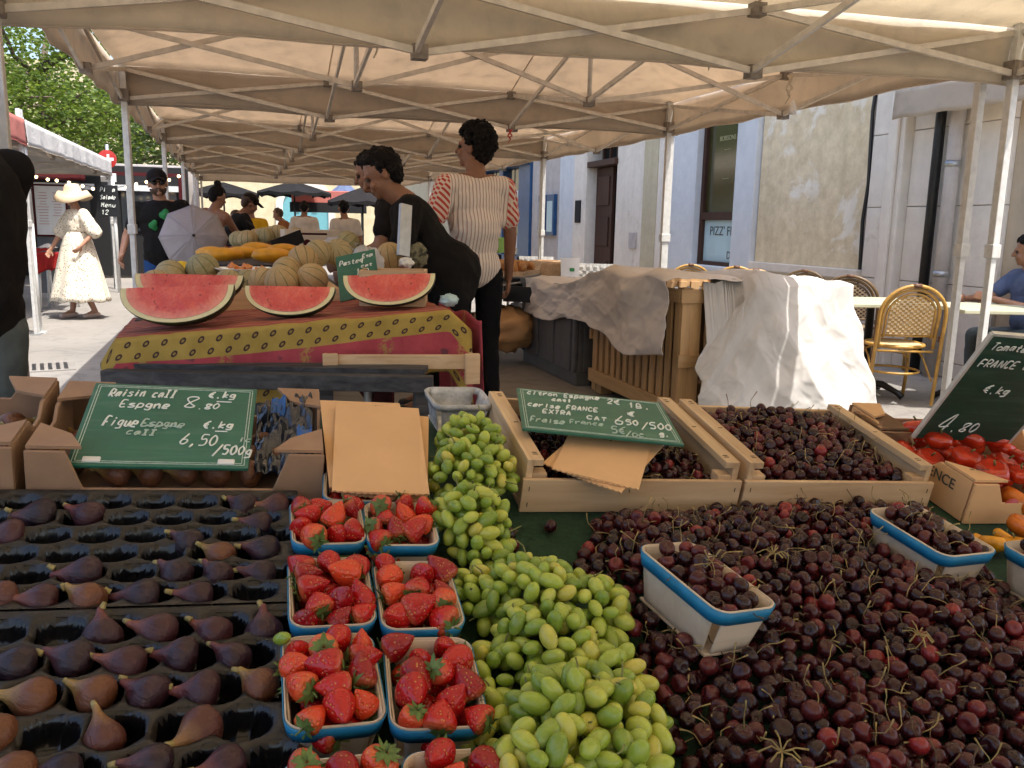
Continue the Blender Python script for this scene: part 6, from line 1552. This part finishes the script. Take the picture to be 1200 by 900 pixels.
def wtarp(a, b):
    x = 2.66+1.10*a; top = .93 if a > .36 else .50+.43*(a/.36); L = 1.45*b; over = .55 if a > .30 else .55*max(0, (a-.05)/.25)**2
    if L < over: return (x+.02, 4.72+(over-L)*1.0, .945+.05*exp(-((a-.5)/.2)**2)+.02*fbm(a*6, b*8, 4)+.02*tri(a*3+b*2))
    k = (L-over)/(1.45-over); z = top+.01-(top-.02)*k
    flare = .2*k*k*max(0, a-.25)/.75
    fold = .085*tri(a*1.9-k*.55+.15)**1.5*(.25+k)+.05*tri(a*3.1+k*1.3+.4)*k+.035*tri(a*5.3-k*2.1)*k*(1-k)*2+.03*tri(k*2.6+a*2.2)*(1-k*.5)
    y = 4.66-.14*k-.10*k*a-fold*.8+.012*fbm(a*4, k*3, 12)*(.3+k)-.45*crease(a*.7, k*.7, 6)
    return (x+flare-.06*k*(1-a)+.03*tri(k*3+a), y, z+.02*fbm(a*8, b*8, 3)*(1-k))
o = MB().grid(wtarp, 170, 130).build('tarp', M['tarp_white'], None, solid=.0012); tag(o, 'crumpled white tarp hanging over the slatted bin, sunlit on one side', 'tarp')

# rattan bistro chairs
M['rattan'] = plain('honey_rattan_cane', (.44, .25, .055), .38, .25, 14, .08); M['weave_l'] = plain('cream_cane_weave', (.60, .45, .25), .6, .2, 60); M['weave_d'] = plain('brown_cane_weave', (.11, .05, .025), .6, .2, 60)
M['rattan_d'] = plain('brown_rattan_cane', (.13, .075, .03), .4, .25, 14, .08)
def arch(w, z0, z1, y0, y1, n=20):
    r = w/2; P_ = [(-r, y0, z0)]; zc = z1-r*.95
    for k in range(n+1):
        a = pi-pi*k/n; z = zc+sin(a)*r*.95; P_.append((cos(a)*r, y0+(y1-y0)*(z-z0)/(z1-z0), z))
    return P_+[(r, y0, z0)]
def rattan_chair(cane='rattan'):
    t = thing('rattan_chair', 'x', 'chair')
    MB().tube(arch(.47, .02, .905, -.20, -.31), .0135, 10).build('back_frame', M[cane], t)
    MB().tube(arch(.40, .44, .875, -.205, -.29), .0125, 10).build('back_frame', M[cane], t); MB().tube(arch(.345, .52, .845, -.22, -.285), .010, 8).build('back_frame', M[cane], t)
    for s in (-1, 1): MB().tube([(s*.2, .20, .43), (s*.205, .215, .2), (s*.20, .235, .0)], .0135, 10).build('leg', M[cane], t)
    for z in (.535, .42): MB().tube([(-.2, -.21, z), (.2, -.21, z)], .009, 8).build('cross_bar', M[cane], t)
    mb = MB(); md = MB(); nx, nz = 15, 17
    for i in range(nx):
        for j in range(nz):
            x = (i-(nx-1)/2)*.021; z = .555+j*.0165; zc = .845-.172*.95
            if z > zc and (x/.16)**2+((z-zc)/.155)**2 > 1: continue
            y = -.222-(z-.52)*.19
            q = mb if (i+j) % 2 else md
            q.box((x, y-(.003 if (i+j) % 2 else 0), z), (.0195, .007, .0150))
    a = mb.build('weave', M['weave_l'], t, smooth=False); a['kind'] = 'stuff'; a = md.build('weave', M['weave_d' if cane == 'rattan_d' else 'rattan'], t, smooth=False); a['kind'] = 'stuff'
    ring = [(cos(2*pi*k/24)*.205, sin(2*pi*k/24)*.215, .45) for k in range(25)]; MB().tube(ring, .014, 8).build('seat_ring', M[cane], t)
    MB().lathe([(0, .452), (.19, .456), (.205, .447), (.19, .438), (0, .436)], 28).build('seat', M['weave_l'], t)
    for z in (.25,): MB().tube([(cos(2*pi*k/20)*.19, sin(2*pi*k/20)*.2, z) for k in range(21)], .009, 8).build('stretcher', M[cane], t)
    for s in (-1, 1):
        MB().tube([(s*.2, .2, .3), (s*.12, .21, .39), (0, .215, .43)], .008, 6).build('brace', M[cane], t); MB().tube([(s*.215, -.205, .2), (s*.2, -.05, .36), (s*.19, .1, .43)], .008, 6).build('brace', M[cane], t)
        mb = MB(); mb.lathe([(.017, -.02), (.0175, .02)], 10, Matrix.Translation((s*.232, -.24, .52))); mb.build('binding', M['weave_d'], t)
    MB().lathe([(.016, -.03), (.017, .03)], 10, Matrix.Translation((0, -.308, .905)) @ Matrix.Rotation(pi/2, 4, 'Y')).build('binding', M['weave_d'], t)
    return t
chl = rattan_chair(); chd = rattan_chair('rattan_d'); first = {0: chl, 1: chd}; usedc = set()
def place_chair(x, y, d, rz, label, dark=0):
    p = G0(x, d); o = first[dark] if dark not in usedc else copy_tree(first[dark]); usedc.add(dark); o.location = p; o.rotation_euler = (0, 0, rz); o['label'] = label; o['group'] = 'rattan bistro chairs'
place_chair(1058, 400, 6.35, -.35, 'honey rattan chair with woven back in sun, by the white pole')
place_chair(1002, 350, 7.5, -.75, 'dark rattan chair tucked at the bistro table end, nearer one', 1)
place_chair(955, 340, 8.3, -.9, 'dark rattan chair behind, half hidden by the white tarp', 1)
place_chair(803, 313, 9.2, -.3, 'honey rattan chair back showing by the takeaway window')
place_chair(862, 316, 8.9, -.5, 'honey rattan chair back above the white tarp, behind another')
place_chair(880, 322, 8.3, -.4, 'honey rattan chair back above the white tarp, in front of another')
place_chair(1212, 400, 5.6, .5, 'brown rattan chair cut by the frame beside the dark slate', 1)
place_chair(1100, 330, 8.0, 2.4, 'rattan chair half hidden behind the two white poles')
M['table_top'] = plain('pale_green_table_top', (.50, .50, .36), .35, .08, 8)
def btable(x, y, label, rz=0):
    t = thing('bistro_table', label, 'table', (x, y, 0), rz, 'bistro tables by the wall')
    box('top', (0, 0, .735), (.70, .70, .03), M['table_top'], t, .006); MB().lathe([(.03, .05), (.03, .70), (.1, .715)], 14).build('column', M['black'], t)
    for k in range(4): a = pi/4+k*pi/2; MB().tube([(0, 0, .1), (cos(a)*.15, sin(a)*.15, .10), (cos(a)*.26, sin(a)*.26, .055), (cos(a)*.31, sin(a)*.31, .02)], [.03, .028, .022, .026], 8).build('foot', M['black'], t)
btable(4.72, 5.55, 'square pale bistro table behind the sunlit rattan chair', -.3); btable(5.3, 5.0, 'square pale bistro table where the person in blue sits', -.3); btable(4.75, 7.1, 'square pale bistro table farther back by the wall', -.3)
M['wicker'] = plain('white_wicker', (.62, .62, .60), .6, .15, 90, .6, bs=120)
def wicker(x, d, rz, label):
    p = G0(x, d); t = thing('wicker_chair', label, 'chair', p, rz, 'white wicker chairs'); box('seat', (0, 0, .45), (.44, .44, .04), M['wicker'], t, .01)
    mb = MB(); n = 12
    for i in range(n):
        for j in range(10): mb.box(((i-(n-1)/2)*.038, -.215-.015*((i+j) % 2)-.1*(j*.04), .50+j*.04), (.036, .014, .038))
    w_ = mb.build('backrest', M['wicker'], t, smooth=False); w_['kind'] = 'stuff'
    for a in (-1, 1):
        for b in (-1, 1): MB().tube([(a*.2, b*.2, .44), (a*.21, b*.215, 0)], .014, 8).build('leg', M['white_metal'], t)
wicker(697, 9.6, -.45, 'white wicker chair farther from the grey bin'); wicker(742, 8.9, -.5, 'white wicker chair nearer the canopy pole')
wicker(630, 11.5, -.4, 'white chair beyond the fruit crates and pole')
# trestle table with crates
ta, tb_ = pz(573, 340, .72), pz(668, 321, .72); dr_ = (tb_-ta).normalized(); ang = atan2(dr_.y, dr_.x)
tt = thing('trestle_table', 'grey metal trestle table with crates and a white sign on it', 'table', ((ta+tb_)/2).xy.to_3d(), ang)
Lt = (tb_-ta).length; nrm = Vector((-sin(ang), cos(ang), 0))
box('top', (0, .40, .70), (Lt, .80, .035), M['old_bar'], tt, .003)
MB().bar((-Lt/2, 0, .715), (Lt/2, 0, .715), .03, .05).build('edge_bar', M['steel'], tt, smooth=False)
for x in (-Lt/2+.08, 0, Lt/2-.1):
    for y in (.05, .75): MB().tube([(x, y, .70), (x+(.08 if y > .5 else -.05), y, 0)], .018, 8).build('leg', M['steel'], tt)
    MB().tube([(x-.04, .06, .25), (x+.06, .74, .25)], .012, 6).build('cross_bar', M['steel'], tt)
def tl_(a, b, z=.72): q = tt.matrix_basis; return ((ta+tb_)/2).xy.to_3d()+dr_*a+nrm*b+Vector((0, 0, z))
def obox(name, pos, w, d, h, mat, label, cat, rz, group=None, fill=None):
    t = thing(name, label, cat, pos, rz, group)
    for s in (-1, 1): box('side', (s*w/2, 0, h/2), (.012, d, h), M[mat], t, .002); box('end', (0, s*d/2, h/2), (w-.013, .012, h), M[mat], t, .002)
    box('base', (0, 0, .008), (w-.02, d-.02, .012), M[mat], t, 0); return t
obox('crate', pd(616, 352, 7.9), .42, .30, .14, 'black', 'black plastic crate with white labels on the trestle table', 'crate', ang)
for k in range(2): box('label', (-.1+.17*k, -.16, .08), (.09, .004, .05), M['paper'], bpy.data.objects[[o.name for o in COL.objects if o.name.startswith('crate')][-1]], 0)
obox('crate', pd(647, 340, 8.6), .34, .26, .13, 'black', 'black plastic crate further along the trestle table', 'crate', ang)
obox('carton', pd(552, 347, 7.4), .34, .24, .11, 'kraft', 'brown carton at the near end of the trestle table', 'cardboard box', ang-.3)
obox('wooden_crate', pd(655, 322, 9.3), .42, .3, .13, 'crate_wood', 'shallow wooden crate behind the white sign', 'crate', ang)
obox('wooden_crate', pd(640, 318, 10.2), .42, .3, .13, 'crate_wood', 'shallow wooden crate farthest along the trestle table', 'crate', ang)
p = pd(668, 316, 9.0); o = thing('price_sign', 'white card with a green mark leaning on the trestle crates', 'price sign', p, -.2); box('card', (0, 0, 0), (.20, .008, .25), M['paper'], o, .001, Matrix.Rotation(-.25, 3, 'X')); box('green_mark', (.02, -.008, .0), (.05, .004, .035), M['green_print'], o, 0, Matrix.Rotation(-.25, 3, 'X'))
tray_p = obox('potato_tray', pd(600, 322, 8.9), .62, .42, .05, 'crate_wood', 'wide tray heaped with ruddy potatoes beside the striped shirt', 'tray', ang)
PM = [MB().ell((0, 0, 0), (.05, .038, .034), None, 12, 8).mesh('potato', M['potato'])]
for k in range(44):
    a, b = rm.uniform(-.27, .27), rm.uniform(-.18, .18); z = .06+.085*(1-(a/.3)**2)*(1-(b/.25)**2)*rm.uniform(.55, 1)
    o = inst('potato', PM[0]); o.location = tray_p.location+Matrix.Rotation(ang, 3, 'Z') @ Vector((a, b, z)); o.rotation_euler = (rm.uniform(0, 6), rm.uniform(0, 6), rm.uniform(0, 6)); tag(o, 'ruddy potato in the heaped tray by the striped shirt', 'potato', 'potatoes in the heaped tray')
M['lime'] = plain('lime_green_plastic', (.26, .50, .03), .45, .1)
obox('green_crate', pd(578, 296, 10.2), .3, .22, .18, 'lime', 'lime green plastic crate behind the potato tray', 'crate', ang)
p = pz(592, 415, 0); bagblob(592, 385, 7.9, (.30, .24, .2), 'kraft', 'brown paper sack under the trestle table', 'sack', 15, 'sack')
obox('carton', pz(548, 400, 0)+Vector((0, 0, 0)), .45, .35, .3, 'card', 'brown carton on the ground under the trestle table', 'cardboard box', .4)
bagblob(605, 365, 8.6, (.10, .09, .09), 'film_white', 'white plastic bag on the sack under the trestle table', 'plastic bag', 18)
# ================================================================== pram and things on the left
p = G0(222, 7.7); pr = thing('pram', 'pram with black seat and open pale grey parasol', 'pram', p, pi-.35)
pc = pd(227, 277, 7.45); pn = Matrix.Translation(pc) @ (CAMP-pc+Vector((.0, 0, 1.2))).to_track_quat('Z', 'Y').to_matrix().to_4x4()
par = thing('pram_parasol', 'small grey eight sided parasol clamped on the pram', 'parasol', mw=pn)
M['parasol_grey'] = canopy_mat('grey_lilac_parasol', (.50, .46, .48), (.35, .3, .32), cream=.2)
ring8 = [Vector((cos(2*pi*k/8)*.29, sin(2*pi*k/8)*.29, -.07)) for k in range(8)]
for k in range(8):
    a, b = ring8[k], ring8[(k+1) % 8]; mb = MB(); mb.grid(lambda s, t_: Vector((0, 0, .05)).lerp(a.lerp(b, s), t_)+Vector((0, 0, .02*sin(t_*pi)-.012*sin(s*pi)*t_)), 6, 8); mb.build('panel', M['parasol_grey'], par, solid=.002)
    MB().tube([(0, 0, .04), (a.x*.5, a.y*.5, 0.005), a], .004, 5).build('rib', M['steel'], par)
MB().lathe([(.012, .05), (.014, .07), (.004, .085)], 8).build('ferrule', M['black'], par); MB().tube([(0, 0, .05), (0, 0, -.55)], .006, 6).build('pole', M['steel'], par)
for s in (-1, 1):
    MB().tube([(s*.25, .42, .10), (s*.25, .0, .5), (s*.25, -.42, 1.0)], .013, 8).build('frame_tube', M['white_metal'], pr); MB().tube([(s*.25, -.35, .10), (s*.25, .05, .55)], .013, 8).build('frame_tube', M['white_metal'], pr)
    for y in (.42, -.38):
        w_ = MB().lathe([(.09, -.02), (.115, -.012), (.115, .012), (.09, .02)], 24, Matrix.Translation((s*.28, y, .115)) @ Matrix.Rotation(pi/2, 4, 'Y'), False).build('wheel', M['black'], pr); MB().lathe([(.02, -.015), (.09, -.004), (.09, .004), (.02, .015)], 16, Matrix.Translation((s*.28, y, .115)) @ Matrix.Rotation(pi/2, 4, 'Y')).build('rim', M['steel'], w_)
MB().tube([(-.25, -.42, 1.0), (-.2, -.47, 1.04), (.2, -.47, 1.04), (.25, -.42, 1.0)], .016, 8).build('handlebar', M['black'], pr)
MB().grid(lambda a, b: ((a-.5)*.44, .30-.55*b, .50+.38*b*b-.05*sin(a*pi)), 12, 14).build('seat', M['black_tee2'], pr, solid=.03)
MB().grid(lambda a, b: ((a-.5)*.48, -.30+.20*cos(b*2.2), .80+.22*sin(b*2.2)), 10, 14).build('hood', M['black_tee2'], pr, solid=.01); MB().tube([(-.24, -.1, .82), (-.24, -.05, 1.0), (.24, -.05, 1.0), (.24, -.1, .82)], .012, 8).build('hood_bow', M['white_metal'], pr)
box('basket', (0, 0, .24), (.42, .5, .16), M['black_tee2'], pr, .03); box('changing_bag', (.02, -.52, .78), (.34, .12, .22), M['parasol_grey'], pr, .03)
# white pole in front of the menu board
wpz = pz(47, 390, 0); tp = thing('pole', 'white tent pole standing alone in front of the menu board', 'pole', wpz)
MB().tube([(0, 0, 0), (0, 0, 1.2)], .026, 10).build('lower_tube', M['white_metal'], tp); MB().tube([(0, 0, 1.2), (-.02, 0, 2.3)], .03, 10).build('upper_tube', M['alu'], tp); box('base_plate', (0, 0, .006), (.13, .13, .012), M['white_metal'], tp, 0)
# menu board
p = G0(64, 13); mn = thing('menu_board', 'white menu board in a dark red frame on a grey stand', 'menu board', p, -.1)
box('panel', (0, 0, 1.36), (.42, .03, .72), M['paper'], mn, .003); box('stand', (0, .03, .55), (.46, .05, .86), M['grey_plastic'], mn, .01)
for s in (-1, 1): box('frame', (s*.225, 0, 1.36), (.025, .05, .78), M['maroon'], mn, .003)
for s in (-1, 1): box('frame', (0, 0, 1.36+s*.375), (.425, .05, .025), M['maroon'], mn, .003)
rr = random.Random(3); mb = MB()
for k in range(24):
    w_ = rr.uniform(.08, .16); mb.box((-.1+.2*(k % 2), -.017, 1.62-.022*(k//2)*1.9), (w_, .001, .007))
a = mb.build('menu_lines', M['canopy_pink'], mn, smooth=False); a['kind'] = 'stuff'; box('sheet', (.10, -.018, 1.15), (.19, .003, .24), M['white'], mn, 0)
def cloth_table(x, d, w, dp, h, label, mat, rz=0):
    p = G0(x, d); t = thing('table', label, 'table', p, rz, 'red tables of the stalls'); box('top', (0, 0, h), (w, dp, .03), M['old_bar'], t, .003)
    MB().grid(lambda a, b: ((a-.5)*(w+.03), -dp/2-.02-.02*sin(a*16)*b, h+.02-b*.33*(1-.3*sin(a*pi))), 26, 8).build('cloth', M[mat], t, solid=.005)
    for s in (-1, 1):
        for q in (-1, 1): MB().tube([(s*(w/2-.05), q*(dp/2-.05), h), (s*(w/2-.02), q*(dp/2-.02), 0)], .018, 6).build('leg', M['white_metal'], t)
cloth_table(66, 11.8, .42, .6, .78, 'small table under a bright red cloth below the menu board', 'canopy_red'); cloth_table(30, 12.6, .8, .7, .80, 'table with dark red cloth behind the white pole', 'canopy_red')
p = G0(57, 11.75); p.z = .80; o = thing('bowl', 'white lace heap on the red table', 'cloth', p); MB().grid(lambda a, b: ((a-.5)*.22, (b-.5)*.16, .05+.05*sin(a*pi)*sin(b*pi)+.02*fbm(a*8, b*8)), 14, 10).build('lace', M['white_tee'], o, solid=.004)
# no entry sign and black board
p = G0(133, 15.5); ns = thing('road_sign', 'round red no entry sign with a small white plate beneath, half behind the poles', 'road sign', p, -.1)
MB().tube([(0, .03, 0), (0, .03, 2.55)], .03, 8).build('pole', M['steel'], ns); zc = pd(133, 188, 15.5).z
MB().lathe([(0, 0), (.16, 0), (.16, .012), (0, .012)], 32, Matrix.Translation((0, 0, zc)) @ Matrix.Rotation(pi/2, 4, 'X')).build('disc', M['red_plastic'], ns, smooth=False); box('white_bar', (0, -.014, zc), (.22, .004, .05), M['paper'], ns, 0); box('plate', (0, 0, zc-.32), (.26, .012, .15), M['paper'], ns, .003); lettering('50', .1, M['dark_letter'], Matrix.Translation((0, -.008, zc-.355)) @ Matrix.Rotation(pi/2, 4, 'X'), ns)
p = G0(131, 14.6); bb = thing('chalkboard', 'black chalkboard with white writing hung on a white post behind the poles', 'chalkboard', p, -.1); box('board', (0, 0, 1.55), (.32, .03, .52), M['black_slate'], bb, .004); MB().tube([(.08, .05, 0), (.08, .05, 1.9)], .03, 8).build('post', M['white_metal'], bb)
c = chalk(bb, .3, .5, [('Pizza', .1, .2, .07, .8), ('Salade', .1, .45, .07, .8), ('Menu', .1, .7, .07, .8), ('12', .1, .95, .07, .4)], 'chalk', 0, 50, r0=.006); c.matrix_basis = Matrix.Translation((0, -.022, 1.55)) @ Matrix.Rotation(pi/2, 4, 'X')
# drain cover and paving slabs in the ground
p = pz(40, 432, 0); dc = thing('drain_cover', 'rectangular slotted drain cover in the sunlit street', 'drain cover', (p.x, p.y, 0.0), .2)
box('frame', (0, 0, .004), (.62, .42, .016), M['ground'], dc, .003)
for k in range(9): box('slot_bar', (-.24+.06*k, 0, .0125), (.03, .34, .010), M['dark_metal'], dc, .002)
